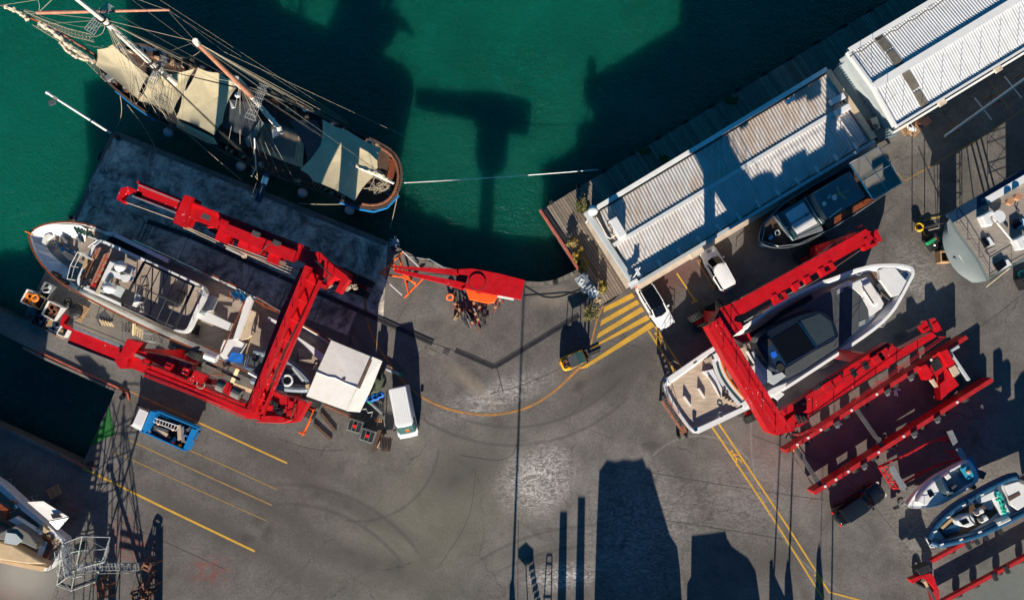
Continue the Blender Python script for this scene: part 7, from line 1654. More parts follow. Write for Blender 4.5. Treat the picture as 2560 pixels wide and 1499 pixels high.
rope((995,482,1.2), (975,572,.1), .1, .035, 'rope', 'pale stern rope from the ship down to the pier')
rope((870,478,1.6), (985,600,.2), .6, .03, 'dark_rope', 'dark rope from the ship quarter to the bollard by the orange frame')
rope((1040,555,-1.6), (1155,560,-1.6), 0, .01, 'dark_rope', 'faint line in the dark water by the quay')
rope((1370,500,.2), (1300,400,-1.6), .1, .008, 'dark_rope', 'thin line dropping into the water from the deck west corner')
rope((745,508,.3), (860,510,1.6), .3, .03, 'rope', 'pale rope along the pier below the ship stern quarter')
rope((318,262,1.6), (388,370,.2), .7, .025, 'rope', 'rope hanging in a curve from the ship bow to the pier')
rope((300,240,1.6), (290,320,.2), .6, .025, 'rope', 'rope from the ship bow to the pier corner')
rope((330,215,4.5), (605,452,.3), .1, .03, 'rope', 'long pale rope slanting over the middle of the ship down to the pier')
rope((560,360,1.6), (665,445,.2), .4, .025, 'dark_rope', 'dark spring rope from the ship to the pier')
mb = MB()
for k in range(30): mb.path([P(985+random.gauss(0,6), 606+random.gauss(0,6), .15), P(988+random.gauss(0,6), 606+random.gauss(0,6), .2)], .05, 4)
single('rope_heap', mb, 'fender_white', 'tangle of pale rope round the bollard by the orange frame', 'rope')
single('quay_cables', MB().path(PP([(1020,640,.1),(1080,650,.1),(1098,660,.1)]), .05).path(PP([(1075,648,.1),(1112,668,.1)]), .06).tube(P(1070,646,.15), P(1112,670,.15), .07, 5), 'galv', 'thin pipes lying along the quay edge above the red jib crane', 'pipes')
# gangway
Gw = thing('gangway', 'blue shaded gangway from the pier to the side of the sailing ship', 'gangway', tuple(P(650,490)))
a, b_ = P(668,432,1.8), P(644,503,.25); e = (b_-a); n_ = Vector((-e.y, e.x, 0)).normalized()*.33
MB().beam(a, b_, .62, .08).build('walkway', 'hypalon_blue', Gw); MB().rail([a+n_, b_+n_], .9, .02, 2.5, 1).rail([a-n_, b_-n_], .9, .02, 2.5, 1).build('handrail', 'dark_steel', Gw)
MB().path(PP([(629,428,2),(641,415,2),(644,450,1.2),(638,440,1.5)]), .03).path(PP([(634,340,8),(636,414,2)]), .02).build('sling', 'rope', Gw)
for u, v in ((422,330),(603,415),(757,482),(874,525)):
    o = single('ball_fender', MB().sph(P(u, v, -1.0), .50, 16, 10), 'fender_white', '', 'fender', 'round fenders between ship and pier', smooth=True)
    o['label'] = {422:'round grey ball fender nearest the ship bow',603:'second round ball fender from the ship bow, left of the gangway',757:'third ball fender, right of the gangway',874:'ball fender nearest the ship stern'}[u]

# ---------------------------------------------------------------- the sailing ship
K = thing('sailing_ship', 'old two masted wooden sailing ship with beige awnings moored along the pier', 'sailing ship', tuple(P(640, 300, -1.6)))
ZT, ZD = 2.0, 1.3
ol = [(238,148),(250,185),(268,205),(288,225),(339,266),(390,300),(440,326),(508,355),(595,400),(677,437),(741,461),(799,478),(850,502),(900,519),(934,525),(968,515),(995,487),(1008,446),(1002,405),(985,378),(951,357),(900,333),(850,306),(799,284),(731,253),(670,225),(595,193),(559,178),(508,158),(440,133),(390,117),(339,108),(298,110),(262,122),(244,134)]
top = smooth_poly(PP(ol, ZT), 1)
hull(K, top, ZT, ZD, -2.6, 'navy', inset=.32, wall=.16, deckmat='dark_wood', cap='dark_wood', capw=.18)
MB().path(PP([(850,506),(900,523),(934,529),(968,519),(997,489)], ZT-.25), .10, 6).build('blue_strake', 'blue_paint', K); MB().path(PP([(288,228),(339,269),(390,303)], ZT-.2), .07, 5).build('blue_strake', 'blue_paint', K)
MB().path(smooth_line(PP([(905,510),(935,514),(965,505),(985,483),(997,446),(993,410),(978,385),(950,368)], ZT+.02), 1), .14, 6).build('stern_rail', 'rust', K)
def panel(q, z, m, nm, drop=.05, sagz=.25, label=None):
    p = PP(q, z); c = sum(p, Vector())/len(p) - U*sagz; n = len(p); vs = []; fs = []
    R_ = 6
    for k in range(R_): vs += [c.lerp(x, (k+1)/R_) + U*(sagz*(((k+1)/R_)**2) - sagz*((k+1)/R_))*.6 for x in p]
    vs.append(c + U*0); 
    for k in range(R_-1):
        for i in range(n): j = (i+1) % n; fs.append((k*n+i, k*n+j, (k+1)*n+j, (k+1)*n+i))
    for i in range(n): fs.append((len(vs)-1, (i+1) % n, i))
    mb = MB(); mb.add(vs, fs); return mb.build(nm, m, K, label=label, smooth=True)
def curve_in(q, k=.10):
    o = []; c = Vector((sum(a[0] for a in q)/len(q), sum(a[1] for a in q)/len(q)))
    for i in range(len(q)):
        a, b_ = Vector(q[i]), Vector(q[(i+1) % len(q)]); o.append(tuple(a))
        for s in (.25,.5,.75): m = a.lerp(b_, s); m = m + (c - m)*k*math.sin(math.pi*s); o.append(tuple(m))
    return o
panel(curve_in([(239,163),(243,124),(281,112),(371,190),(345,248)], .06), 4.2, 'canvas', 'awning')
panel(curve_in([(372,192),(487,172),(462,228),(430,285),(346,252)], .10), 4.0, 'canvas', 'awning')
panel(curve_in([(495,170),(545,182),(602,208),(572,248),(556,308),(536,338),(440,294),(455,240)], .05), 4.0, 'canvas', 'awning')
panel(curve_in([(806,298),(868,326),(953,370),(944,420),(932,443),(887,502),(782,452),(750,424),(802,362)], .05), 4.2, 'canvas', 'awning')
panel(curve_in([(442,300),(536,345),(545,362),(520,358),(440,318)], .02), 2.6, 'canvas', 'awning')
MB().px([(575,249),(600,252),(628,258),(642,300),(636,324),(626,346),(558,317),(556,295),(562,270)], 3.3, 1.6).build('deckhouse', 'slate', K)
MB().px([(548,322),(620,348),(604,372),(545,350)], 2.4, .9).build('deckhouse', 'dark_wood', K)
MB().px([(640,300),(690,322),(760,345),(757,420),(700,400),(640,372)], 1.6, .1).build('deck_grating', 'pale_lumber', K, label='pale worn deck planking amidships')
MB().px([(662,308),(700,310),(745,330),(735,395),(700,385),(655,365)], 1.66, .05).build('deck_planking', 'deck_wood', K)
MB().px([(610,345),(622,340),(650,300),(658,306),(632,350),(620,368)], 3.5, .3).build('davit_beam', 'grey_paint', K)
MB().px([(722,300),(790,300),(806,330),(800,370),(770,400),(758,360)], 1.7, .3).build('hatch_cover', 'slate', K)
MB().px([(680,325),(695,320),(696,338),(682,345)], 3.0, .2).build('white_box', 'white_gel', K)
MB().px([(573,248),(582,262),(586,268),(578,270)], 4.0, .2).build('white_box', 'pale_grey', K); MB().sph(P(594,238,4.4), .26, 12, 8).build('small_dome', 'white_gel', K)
for i in range(130):
    s = random.random(); side = random.choice((0, 1)); 
    l = [(268,205),(440,326),(677,437),(850,500)] if side else [(298,114),(508,165),(731,263),(951,361)]
    k = min(2, int(s*3)); f_ = s*3 - k; u = l[k][0] + (l[k+1][0]-l[k][0])*f_; v = l[k][1] + (l[k+1][1]-l[k][1])*f_
    if i % 10 == 0: mb = MB()
    dd = (5, -8) if side else (-5, 9)
    mb.box(P(u+dd[0]*random.uniform(.6,2.2)+random.uniform(-3,3), v+dd[1]+random.uniform(-3,3), ZD+.3), (random.uniform(.1,.6), random.uniform(.1,.4), random.uniform(.2,.7)), random.random()*3)
    if i % 10 == 9: mb.build('deck_gear', random.choice(('dark_steel','lumber','dark_wood','rope','rust')), K, kind='stuff')
mb = MB()
for k in range(10): mb.path([P(955+random.gauss(0,16), 470+random.gauss(0,14), ZD+.4) for _ in range(4)], .03, 4)
mb.build('coiled_rope', 'rope', K, kind='stuff')
MB().torus(P(975,408,ZD+.5), .35, .05, 16, 5, None, .5).build('tiller_quadrant', 'varnish', K); MB().px([(975,400),(990,395),(985,440),(965,480),(958,470),(970,430)], ZD+.3, .1).build('stern_deck_shade', 'varnish', K)
for k in range(4): MB().tube(P(784+k*7,455+k*3,ZD+.2), P(776+k*7,466+k*3,ZD+.2), .04, 4).build('ladder_rung', 'pale_lumber', K)
# spars
mb1, mt1 = P(465,232,2), P(150,-30,24); m1 = lambda s: mb1.lerp(mt1, s)
MB().tube(P(465,232,1.4), P(390,168,7.5), .30, 12, .27).build('mast', 'mast_white', K); MB().tube(P(392,170,7), P(262,52,16), .27, 12, .25).build('mast', 'mast_white', K); MB().tube(P(268,58,15.4), P(180,-12,21), .20, 10, .15).build('mast', 'mast_white', K)
for u, v, z in ((392,170,7.3),(344,124,10.3),(375,155,8.4),(268,56,15.6),(254,48,16.2)): MB().tube(P(u,v,z), P(u-3,v-3,z+.2), .33, 12).build('mast_band', 'black_metal', K)
MB().tube(P(707,332,1.4), P(600,208,11), .24, 10, .22).build('mast', 'mast_white', K); MB().tube(P(628,240,9.2), P(490,105,20.8), .22, 10, .16).build('mast', 'spar_brown', K); MB().tube(P(606,215,10.6), P(590,200,11.8), .34, 10).tube(P(496,111,20.2), P(488,103,21), .21, 8).build('masthead_fitting', 'mast_white', K)
def crosstree(c, sx, sy, rz, z):
    q = thing; M = Matrix.Translation(P(c[0], c[1], z)) @ Matrix.Rotation(rz, 4, 'Z'); mb = MB()
    for k in range(5): y = (k/4 - .5)*sy; mb.tube(M @ Vector((-sx/2, y, 0)), M @ Vector((sx/2, y*.6, 0)), .035, 4)
    for k in range(9): x = (k/8 - .5)*sx; mb.tube(M @ Vector((x, -sy/2*(1-.0*abs(x)), 0)), M @ Vector((x, sy/2, 0)), .03, 4)
    mb.build('crosstree', 'galv', K)
crosstree((248,45), 2.6, .9, 1.0, 16); crosstree((395,175), 2.6, .8, 1.15, 7.2); crosstree((642,255), 3.2, .9, 1.2, 8.6)
MB().tube(P(92,32,15.2), P(424,25,15.2), .15, 10, .09).build('yard', 'spar_brown', K)
MB().tube(P(240,140,2.0), P(118,62,3.2), .20, 10, .16).build('bowsprit', 'spar_brown', K); MB().tube(P(122,64,3.2), P(0,12,4.4), .14, 8, .08).build('bowsprit', 'varnish', K)
def furled(pts, z0, z1, r0, nm='furled_sail', m='sail'):
    n = 34; mb = MB(); p = smooth_line([P(a[0], a[1], z0 + (z1-z0)*i/(len(pts)-1)) for i, a in enumerate(pts)], 3); rings = []
    for i, c in enumerate(p):
        e = (p[min(i+1,len(p)-1)] - p[max(i-1,0)]).normalized(); qn = e.to_track_quat('Z','Y'); rr = r0*(.62 + .22*abs(math.sin(i*.9)) + random.uniform(-.1,.1))
        rings.append([c + qn @ Vector((rr*(1 + .3*math.sin(j*2.4 + i*.7))*math.cos(j*.785), rr*(1 + .25*math.cos(j*1.7 + i))*math.sin(j*.785), 0)) for j in range(8)])
    mb.loft(rings); return mb.build(nm, m, K)
furled([(236,155),(205,135),(175,118),(150,92),(120,70),(98,58)], 2.2, 3.4, .30); furled([(70,50),(55,35),(35,24),(12,16)], 3.9, 4.4, .26); furled([(232,148),(212,150),(190,142),(172,132),(150,105)], 2.2, 2.8, .20)
furled([(880,410),(910,420),(945,432),(968,448)], 5.2, 5.0, .2); MB().tube(P(875,408,5), P(985,458,4.8), .12, 8).build('boom', 'mast_white', K)
furled([(700,325),(690,310),(672,292),(662,280)], 4.6, 6.4, .25, m='mast_white')
# rigging
rg_l = []
def ln(*pts): rg_l.append([P(*p) for p in pts])
F1, F2 = (0,14,4.4), (120,64,3.2)
for u, v, z in ((395,172,7.2),(262,50,16),(345,125,10.4)): ln((u,v,z), (u+0,v+0,z))
for e in ((440,135,2),(470,148,2),(500,160,2),(395,120,2),(420,128,2)): ln((262,50,16), e)
for e in ((400,300,2),(430,318,2),(460,335,2),(340,262,2),(370,282,2)): ln((390,170,7.3), e); ln((262,50,16), e)
for e in ((700,240,2),(760,268,2),(800,287,2),(848,310,2),(720,250,2)): ln((600,208,11), e); ln((490,105,20.8), e)
for e in ((600,400,2),(640,418,2),(700,445,2),(740,458,2),(565,385,2)): ln((600,208,11), e)
ln((490,105,20.8), (982,455,3)); ln((500,115,20), (975,448,3)); ln((590,200,11.8), (980,452,3)); ln((600,208,11), (930,425,5)); ln((490,105,20.8), (870,312,2))
ln((490,105,20.8), (262,50,16)); ln((600,208,11), (390,170,7.3)); ln((490,105,20.8), (420,130,2.4)); ln((490,105,20.8), (418,25,15.2)); ln((418,25,15.2), (320,-10,20)); ln((418,25,15.2), (862,305,2))
ln((424,25,15.2), (560,130,18), (1010,340,-1)) ; ln((330,0,18), (640,230,9)); ln((0,14,4.4), (92,0,15)); ln((98,30,15.2), (150,-20,21)); ln((92,32,15.2), (60,24,4)); ln((400,0,19), (860,298,3), (870,308,2))
ln((262,50,16), (560,210,4)); ln((300,40,15), (600,208,11)); ln((262,50,16), (310,158,4.6), (345,250,4)); ln((262,50,16), (520,182,2.5)); ln((330,240,4),(310,155,4.6)); ln((328,255,4),(322,210,5))
for a in ((60,28,4.2),(120,60,3.4)): ln((262,50,16), a)
ln((60,24,4.4), (236,118,3), (300,110,2.5)); ln((50,22,4.4), (240,110,3.2))
mb = MB()
for l in rg_l[3:]: mb.path(l, .016, 3)
mb.build('standing_rigging', 'rope', K, kind='stuff')
mb = MB()
for (a, b_, d_) in (((100,40,15.2),(265,60,15),1.2), ((120,62,3.4),(262,60,14),2.5), ((210,110,3.2),(300,95,9),1.5), ((240,115,3),(390,170,7),1.2), ((0,14,4.4),(95,0,14),2), ((300,168,5),(362,150,7),1.0), ((420,140,4),(500,128,8),.8)): mb.sag(P(*a), P(*b_), .016, d_, 10, 3)
for k in range(5): mb.sag(P(600+k*3, 215+k*3, 10.6), P(706, 330, 2.6), .016, -.5-.25*k, 10, 3)
mb.build('running_rigging', 'rope', K, kind='stuff')
for k in range(8):
    mb = MB()
    a = [P(262,50,16), P(395,172,7.2), P(600,208,11)][k % 3]
    side = k // 3
    e0 = [[(440,325,2),(480,345,2)], [(400,300,2),(450,330,2)], [(640,420,2),(720,452,2)], [(440,140,2),(500,163,2)], [(400,122,2),(450,140,2)], [(700,242,2),(780,278,2)], [(640,420,2),(660,430,2)], [(700,242,2),(720,252,2)]][k]
    p0, p1 = P(*e0[0]), P(*e0[1])
    for j in range(5): q_ = p0.lerp(p1, j/4); mb.tube(a, q_, .018, 3)
    for s in range(3, 19): t_ = s/20; mb.tube(a.lerp(p0, t_), a.lerp(p1, t_), .014, 3)
    mb.build('ratlines', 'dark_rope', K, kind='stuff')
mb = MB(); n0 = PP([(80,62),(150,105),(200,140),(265,205)], 2.6); n1 = PP([(110,68),(165,105),(205,130),(245,160)], 3.0)
for n_a, n_b in ((n0, n1), (PP([(60,28),(110,50),(170,72),(235,88)], 4.2), PP([(75,40),(125,66),(180,92),(240,106)], 3.6))):
    for i in range(3):
        for j in range(7): 
            mb.tube(n_a[i].lerp(n_a[i+1], j/7), n_b[i].lerp(n_b[i+1], (j+1)/7), .012, 3); mb.tube(n_b[i].lerp(n_b[i+1], j/7), n_a[i].lerp(n_a[i+1], (j+1)/7), .012, 3)
    mb.path(n_a, .025, 4).path(n_b, .02, 4)
mb.build('bowsprit_net', 'rope', K, kind='stuff')
MB().path(PP([(629,440,1.7),(640,420,3.0),(636,345,5.0)]), .06).build('davit', 'mast_white', K)
for k in range(3): MB().tube(P(255+k*14, 180+k*9, 2.2), P(258+k*14, 186+k*9, 2.0), .3, 8).build('anchor_gear', 'black_metal', K)
MB().box(P(278,193,2.4), (.9,.5,.5), .5).build('windlass', 'galv', K)

# ---------------------------------------------------------------- bottom left: cruiser, stair tower, stands
Q = thing('wooden_cruiser', 'wooden motor cruiser under tan covers at the bottom left edge', 'boat', tuple(P(60, 1370)))
ZT, ZD = 3.6, 3.0
ol = [(-60,1165),(0,1207),(60,1262),(120,1318),(160,1348),(166,1362),(138,1416),(120,1428),(60,1418),(0,1402),(-90,1380),(-160,1300),(-130,1200)]
hull(Q, PP(ol, ZT), ZT, ZD, .3, 'white_gel', inset=.5, wall=.3, deckmat='teak_left')
ZT, ZD = 2.1, 1.5; LIFT[0] = lambda u: 1.5
MB().px([(-60,1168),(0,1208),(60,1263),(162,1348),(156,1354),(56,1276),(0,1226),(-60,1182)], ZT+.15, .2).build('white_gunwale', 'white_gel', Q)
MB().px([(0,1330),(40,1312),(70,1330),(92,1358),(90,1372),(60,1358),(0,1348),(-80,1330),(-80,1290)], 3.6, 1.8).build('cabin_top', 'grey_cloth', Q, bevel=.1)
MB().px([(-60,1350),(0,1352),(30,1360),(96,1398),(118,1410),(70,1410),(0,1400),(-60,1392)], 3.2, .9).build('tan_cover', 'tan_cover', Q, bevel=.15)
MB().px([(0,1400),(70,1410),(112,1416),(106,1428),(0,1406)], 2.2, .2).build('tan_cover', 'tan_cover', Q)
MB().px([(22,1300),(36,1292),(96,1330),(100,1336),(88,1340)], 2.8, .6).build('cabin_side', 'white_gel', Q); MB().px([(28,1312),(60,1325),(82,1342),(74,1346)], 2.6, .3).build('cabin_window', 'varnish', Q)
MB().px([(98,1350),(108,1340),(128,1352),(132,1362),(112,1400),(104,1396),(118,1364)], 2.5, .4).build('stern_seat', 'varnish', Q); MB().px([(100,1360),(108,1350),(118,1356),(104,1392),(92,1386)], 2.55, .3).build('stern_cushion', 'cushion', Q)
MB().px([(0,1262),(20,1275),(12,1300),(0,1300)], 2.8, .5).px([(-60,1240),(0,1258),(22,1274),(8,1276),(-60,1260)], 3.1, .2).build('wheelhouse', 'varnish', Q)
MB().px([(15,1330),(40,1334),(55,1350),(40,1362),(10,1356)], 3.75, .1).build('loose_cover', 'pale_grey', Q); MB().px([(96,1316),(104,1310),(120,1326),(112,1332)], 2.9, .4).build('locker', 'tan_cover', Q)
MB().sph(P(38,1267,2.4), .2, 10, 7, .6).build('vent', 'chrome', Q); MB().beam(P(28,1250,2.4), P(44,1259,2.4), .14, .06).build('orange_pole', 'orange_gear', Q)
MB().rail(PP([(120,1318),(146,1350),(160,1362),(128,1424)], ZT), .7, .03, .9, 2).build('stern_rail', 'dark_steel', Q)
mb = MB(); p = PP([(68,1254,3.4),(108,1252,3.4),(172,1292,3.2),(124,1302,3.2)]); MB().loft([[x - U*.04 for x in p], p]).loft([PP([(124,1302,3.2),(172,1292,3.2),(143,1324,2.4)]), PP([(124,1302,3.24),(172,1292,3.24),(143,1324,2.44)])])
q = thing('white_canopy', 'white fabric canopy with a dark opening beside the bottom left cruiser', 'canopy', tuple(P(120,1290)))
MB().loft([[x - U*.04 for x in p], p]).build('roof', 'wrap_white', q); MB().loft([PP([(122,1303,3.2),(172,1293,3.2),(144,1325,2.3)]), PP([(122,1303,3.24),(172,1293,3.24),(144,1325,2.34)])]).build('flap', 'wrap_white', q)
MB().px([(126,1284),(146,1282),(156,1292),(132,1296)], 3.42, .05).build('opening', 'black_metal', q)
LIFT[0] = None
for c in (P(72,1256,0), P(170,1293,0), P(108,1254,0)): MB().tube(c, c + U*4.6, .05, 5).build('post', 'dark_steel', q)
frame_tower('steel_trestle', 'pale trestle in the shade above the white canopy', [(62,1246),(96,1236),(102,1250),(70,1262)], 1.0, 'galv', 'trestle', 1)
frame_tower('steel_trestle', 'pale trestle in the shade at the far left edge', [(8,1202),(30,1196),(38,1214),(14,1220)], 1.0, 'galv', 'trestle', 1)
# stair tower
E = thing('stair_tower', 'grey galvanised scaffold tower with two stair flights beside the bottom left cruiser', 'scaffold stairs', tuple(P(215, 1410)))
def tw(l, r_=.035): 
    for (a, b_) in l: MB().tube(P(*a), P(*b_), r_, 5).build('tube', 'galv', E)
tp_ = [(158,1358,5),(205,1340,5),(275,1342,5.0),(262,1402,4.8),(196,1420,4.6)]; bt = [(142,1462,.1),(178,1476,.1),(238,1454,.1),(250,1412,.1),(190,1425,.1)]
for i in range(5): tw([(tp_[i], tp_[(i+1)%5]), (bt[i], bt[(i+1)%5]), (tp_[i], bt[i])], .045)
for s in (.25,.5,.75):
    p = [P(*a).lerp(P(*b_), s) for a, b_ in zip(tp_, bt)]
    mb = MB()
    for i in range(5): mb.tube(p[i], p[(i+1)%5], .032, 4)
    mb.build('ledger', 'galv', E)
mb = MB()
for i in range(5):
    for s in range(4): mb.tube(P(*tp_[i]).lerp(P(*bt[i]), s/4), P(*tp_[(i+1)%5]).lerp(P(*bt[(i+1)%5]), (s+1)/4), .028, 4)
mb.build('cross_brace', 'galv', E)
def flight(a0, a1, b0, b1, n, nm='tread'):
    A0, A1, B0, B1 = P(*a0), P(*a1), P(*b0), P(*b1)
    MB().beam(A0, A1, .07, .18).beam(B0, B1, .07, .18).build('stringer', 'galv', E)
    for k in range(n): s = (k+.5)/n; x, y = A0.lerp(A1, s), B0.lerp(B1, s); MB().beam(x, y, (A1-A0).length/n*.55, .05).build('tread', 'galv', E)
    MB().rail([A0, A1], .9, .025, 1.0, 1).rail([B0, B1], .9, .025, 1.0, 1).build('handrail', 'galv', E)
flight((350,1408,.1), (206,1408,3.2), (350,1424,.1), (208,1426,3.2), 17)
flight((152,1372,4.6), (160,1440,2.6), (166,1368,4.6), (178,1436,2.6), 11)
MB().px([(150,1362),(168,1358),(172,1372),(152,1378)], 4.7, .06).px([(196,1408),(214,1406),(214,1426),(196,1428)], 3.2, .06).build('landing', 'galv', E)
MB().px([(182,1388),(184,1372),(188,1360),(186,1380)], 3.6, 1.6).build('side_netting', 'teal_glass', E)
# rusty stands
def rusty(u, v, rz, h, lab, s=1.0):
    r = thing('rusty_stand', lab, 'boat stand', tuple(P(u, v)), rz, 'rusty boat stands at the bottom left'); M = W[r.name]; L_ = lambda x, y, z: M @ Vector((x*s, y*s, z))
    tp2 = [L_(x, y, h) for x, y in ((-.35,-.35),(.35,-.35),(.35,.35),(-.35,.35))]; b2 = [L_(x, y, .02) for x, y in ((-.7,-.6),(.7,-.6),(.7,.6),(-.7,.6))]
    for i in range(4):
        MB().beam(tp2[i], b2[i], .1, .1).build('leg', 'rust', r); MB().beam(tp2[i], tp2[(i+1)%4], .14, .14).build('top_bar', 'rust', r); MB().beam(b2[i].lerp(tp2[i], .4), b2[(i+1)%4].lerp(tp2[(i+1)%4], .4), .08, .08).build('mid_bar', 'rust', r)
    MB().box(L_(0, .1, h + .06), (.5*s, .22*s, .10), rz, .2).build('pad', 'rust', r)
    return r
rusty(270,1450,.6,1.5,'tall rusty boat stand below the foot of the scaffold stairs',.9); rusty(272,1474,.2,1.2,'shorter rusty boat stand nearest the bottom edge under the stairs',.8)
rusty(386,1404,-.4,1.5,'rusty boat stand right of the stair foot, uppermost of its group',.9); rusty(382,1448,.5,1.4,'rusty stand with pale top bar in the middle of the right hand group',.9)
rusty(358,1476,.3,1.3,'wide rusty stand at the left of the right hand group',1.1); rusty(375,1490,.1,1.2,'rusty stand cut by the bottom edge of the yard',1.1)

# ---------------------------------------------------------------- things standing south of the picture whose shadows reach into it
def silh(root, pts, Yc, depth, m, nm):
    "solid whose north face stands at Y = Yc and throws the ground outline pts (photo points)"
    f_ = []
    for (u, v) in pts:
        g_ = P(u, v, 0); dY = g_.y - Yc; f_.append(Vector((g_.x - SLX*dY, Yc, max(0.02, dY/COT))))
    back = [Vector((p.x, p.y - depth, p.z*.93)) for p in f_]
    return MB().loft([f_, back]).build(nm, m, root)
def at(u, v, Yc): g_ = P(u, v, 0); dY = g_.y - Yc; return Vector((g_.x - SLX*dY, Yc, max(.02, dY/COT)))
Y0 = -29.0
q1 = thing('hauled_out_yacht', 'large white yacht on stands just beyond the bottom edge, seen by its shadow', 'yacht', (10, Y0, 0))
silh(q1, [(1484,1560),(1492,1300),(1498,1176),(1518,1147),(1540,1152),(1560,1146),(1583,1149),(1607,1143),(1616,1166),(1627,1172),(1650,1254),(1675,1336),(1693,1364),(1700,1420),(1708,1560)], Y0, 9, 'white_gel', 'hull')
silh(q1, [(1540,1300),(1545,1200),(1580,1200),(1590,1300)], Y0 - 9.2, 3, 'black_glass', 'wheelhouse')
q2 = thing('hauled_out_yacht', 'second white yacht on stands beyond the bottom edge, with slanting bow', 'yacht', (17, Y0, 0))
silh(q2, [(1716,1560),(1718,1457),(1727,1440),(1729,1337),(1780,1331),(1813,1326),(1818,1345),(1829,1364),(1870,1393),(1889,1425),(1900,1499),(1908,1560)], Y0, 7, 'white_gel', 'hull')
silh(q2, [(1760,1500),(1765,1400),(1800,1400),(1805,1500)], Y0 - 7.2, 2, 'black_glass', 'wheelhouse')
def off_mast(nm, lab, tip, base, Yc, r_, m='white_paint', cat='mast', hullw=None):
    t_ = at(*tip, Yc); b_ = at(*base, Yc); b_.z = 0; rt = thing(nm, lab, cat, tuple(b_))
    MB().tube(b_, t_, r_, 8, r_*.6).build('spar', m, rt)
    if hullw: silh(rt, hullw, Yc + .3, 7, 'white_gel', 'hull')
    return rt
off_mast('yacht_mast', 'tall mast of a yacht beyond the bottom edge, its shadow reaching the jib crane', (1313,640), (1281,1499), -29.5, .14, hullw=[(1272,1560),(1274,1460),(1280,1442),(1286,1460),(1292,1560)])
off_mast('yacht_mast', 'left mast of the pair beyond the bottom edge, shadows touching the sleek yacht', (1962,850), (1926,1499), -29.5, .09, hullw=[(1922,1560),(1924,1400),(1932,1396),(1934,1430),(1966,1499),(1980,1560)])
off_mast('yacht_mast', 'right mast of the pair beyond the bottom edge, shadows touching the sleek yacht', (1992,850), (1966,1499), -29.5, .11, hullw=[(1960,1560),(1962,1440),(1968,1395),(1976,1420),(1990,1560)])
off_mast('yacht_mast', 'mast beyond the bottom edge whose shadow meets the black car', (2086,1010), (2078,1499), -29.5, .09)
off_mast('yacht_mast', 'thin mast beyond the bottom edge between two taller ones', (2058,1120), (2046,1499), -29.5, .04, hullw=[(2034,1560),(2042,1380),(2048,1350),(2052,1380),(2066,1560)])
q3 = thing('steel_props', 'row of square steel props and ladders beyond the bottom edge', 'props', (4, -28, 0))
for (u0, u1, v) in ((1400,1418,1277),(1445,1463,1240)): silh(q3, [(u0-8,1560),(u0,v),(u1,v),(u1-4,1560)], -28.5, .5, 'dark_steel', 'prop')
for (x0, x1, v0) in ((1356,1380,1384),):
    for (a, b_) in (((1367,1386),(1357,1560)), ((1380,1386),(1377,1560)), ((1367,1386),(1380,1386)), ((1365,1408),(1379,1408)), ((1358,1490),(1378,1490))): MB().tube(at(*a,-28.5), at(*b_,-28.5), .06, 5).build('prop', 'dark_steel', q3)
for k in range(7): MB().beam(at(1320+k*3,1400+k*17,-28.5), at(1332+k*3.2,1392+k*17,-28.5), .25, .12).build('rung', 'dark_steel', q3)
for (a, b_) in (((1313,1382),(1322,1560)), ((1332,1386),(1352,1560))): MB().tube(at(*a,-28.5), at(*b_,-28.5), .05, 5).build('prop', 'dark_steel', q3)
silh(q3, [(1296,1370),(1315,1353),(1334,1372),(1315,1392)], -28.5, .1, 'dark_steel', 'diamond_plate')
for (a, b_) in (((1296,1300),(1294,1499)),): MB().tube(at(*a,-28.5), at(*b_,-28.5), .02, 4).build('prop', 'dark_steel', q3)
q4 = thing('shear_legs', 'tall lattice shear legs beyond the bottom edge, shadow crossing the yellow lines', 'crane', (-37, -28, 0))
def lattice(a, b_, w_, m='dark_steel', root=q4):
    n = int((b_-a).length/1.0); e = (b_-a).normalized(); sx = Vector((1,0,0))*w_/2
    mb = MB(); mb.tube(a-sx, b_-sx*.5, .06, 5); mb.tube(a+sx, b_+sx*.5, .06, 5); mb.build('chord', m, root); mb = MB()
    for k in range(n): p, p2 = a.lerp(b_, k/n), a.lerp(b_, (k+1)/n); mb.tube(p-sx, p2+sx, .05, 4)
    mb.build('lacing', m, root)
lattice(at(292,1499,-28), at(308,1040,-28), .45); lattice(at(372,1499,-28), at(312,1060,-28), .4)
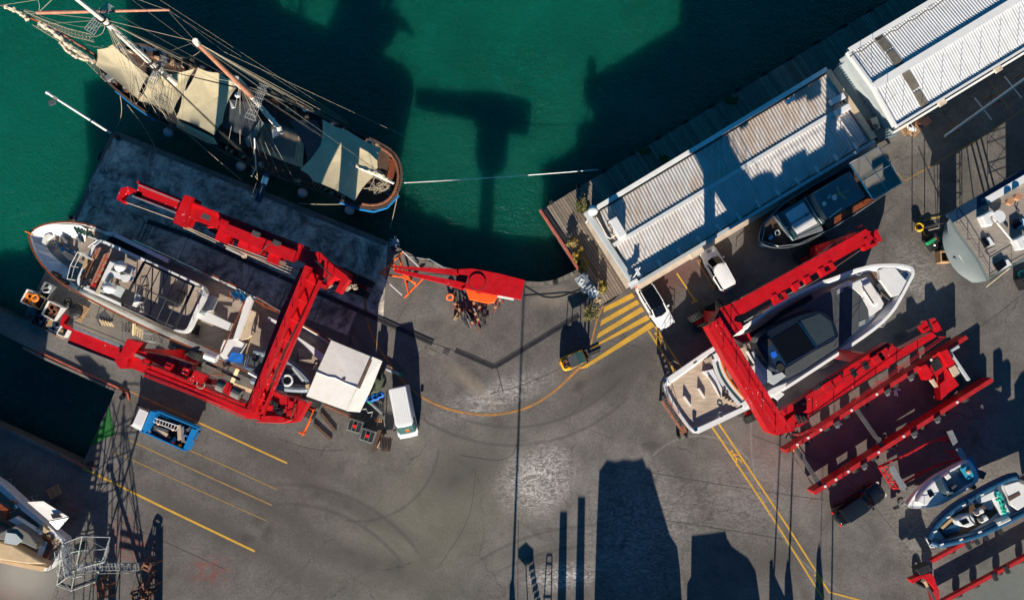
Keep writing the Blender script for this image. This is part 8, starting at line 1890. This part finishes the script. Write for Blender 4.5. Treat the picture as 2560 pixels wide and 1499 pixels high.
MB().tube(at(308,1090,-28), at(310,1010,-28), .1, 6).tube(at(300,1330,-28), at(356,1345,-28), .13, 5).tube(at(298,1360,-28), at(358,1374,-28), .13, 5).tube(at(294,1272,-28), at(332,1215,-28), .06, 5).build('chord', 'dark_steel', q4)
silh(q4, [(270,1560),(276,1320),(286,1318),(292,1560)], -28.5, .6, 'dark_steel', 'counterweight')
q5 = thing('scaffold_tower', 'tall scaffold tower left of the shear legs, beyond the bottom edge', 'scaffold', (-42, -29, 0))
for (a, b_) in (((184,1560),(188,1240)), ((205,1560),(232,1080)), ((232,1560),(240,1060)), ((275,1560),(285,1000)), ((190,1340),(245,1190)), ((200,1290),(268,1330)), ((205,1225),(270,1235)), ((250,1560),(270,1180)), ((235,1225),(272,1000)), ((215,1560),(255,1250))): MB().tube(at(*a,-29), at(*b_,-29), .05, 4).build('tube', 'dark_steel', q5)
silh(q5, [(222,1222),(272,1228),(270,1300),(258,1560),(246,1560),(240,1300)], -29.2, .3, 'dark_steel', 'netting'); silh(q5, [(186,1300),(200,1310),(232,1225),(222,1222)], -29.2, .3, 'dark_steel', 'netting')
q6 = thing('rusty_stand', 'pair of tall rusty stands beyond the bottom edge near the shear legs', 'boat stand', (-32, -27, 0))
silh(q6, [(352,1560),(356,1380),(382,1310),(382,1340),(372,1400),(372,1560)], -27.5, .4, 'rust', 'post'); silh(q6, [(386,1560),(390,1312),(408,1314),(406,1560)], -27.5, .4, 'rust', 'post')
q7 = thing('unseen_shadow_hull', 'boat on stands right of the picture edge whose shadow enters beside the red trailer', 'boat', (54, -12, 0))
silh(q7, [(2580,1300),(2545,1060),(2535,960),(2552,930),(2640,880),(2720,1300)], P(2560,1300).y, 3, 'white_gel', 'hull')
Yc = P(0,1258).y; q8 = thing('unseen_shadow_hull', 'unseen tall hull added left of the picture edge to shade the small slip', 'boat', (-50, Yc, 0))  # unseen solid added and shaped to cast shade over slip and finger pier
silh(q8, [(-900,1258),(-900,790),(-60,760),(-40,728),(20,735),(40,700),(90,712),(132,700),(118,800),(76,950),(36,1100),(-6,1258)], Yc, 2.5, 'white_gel', 'hull')
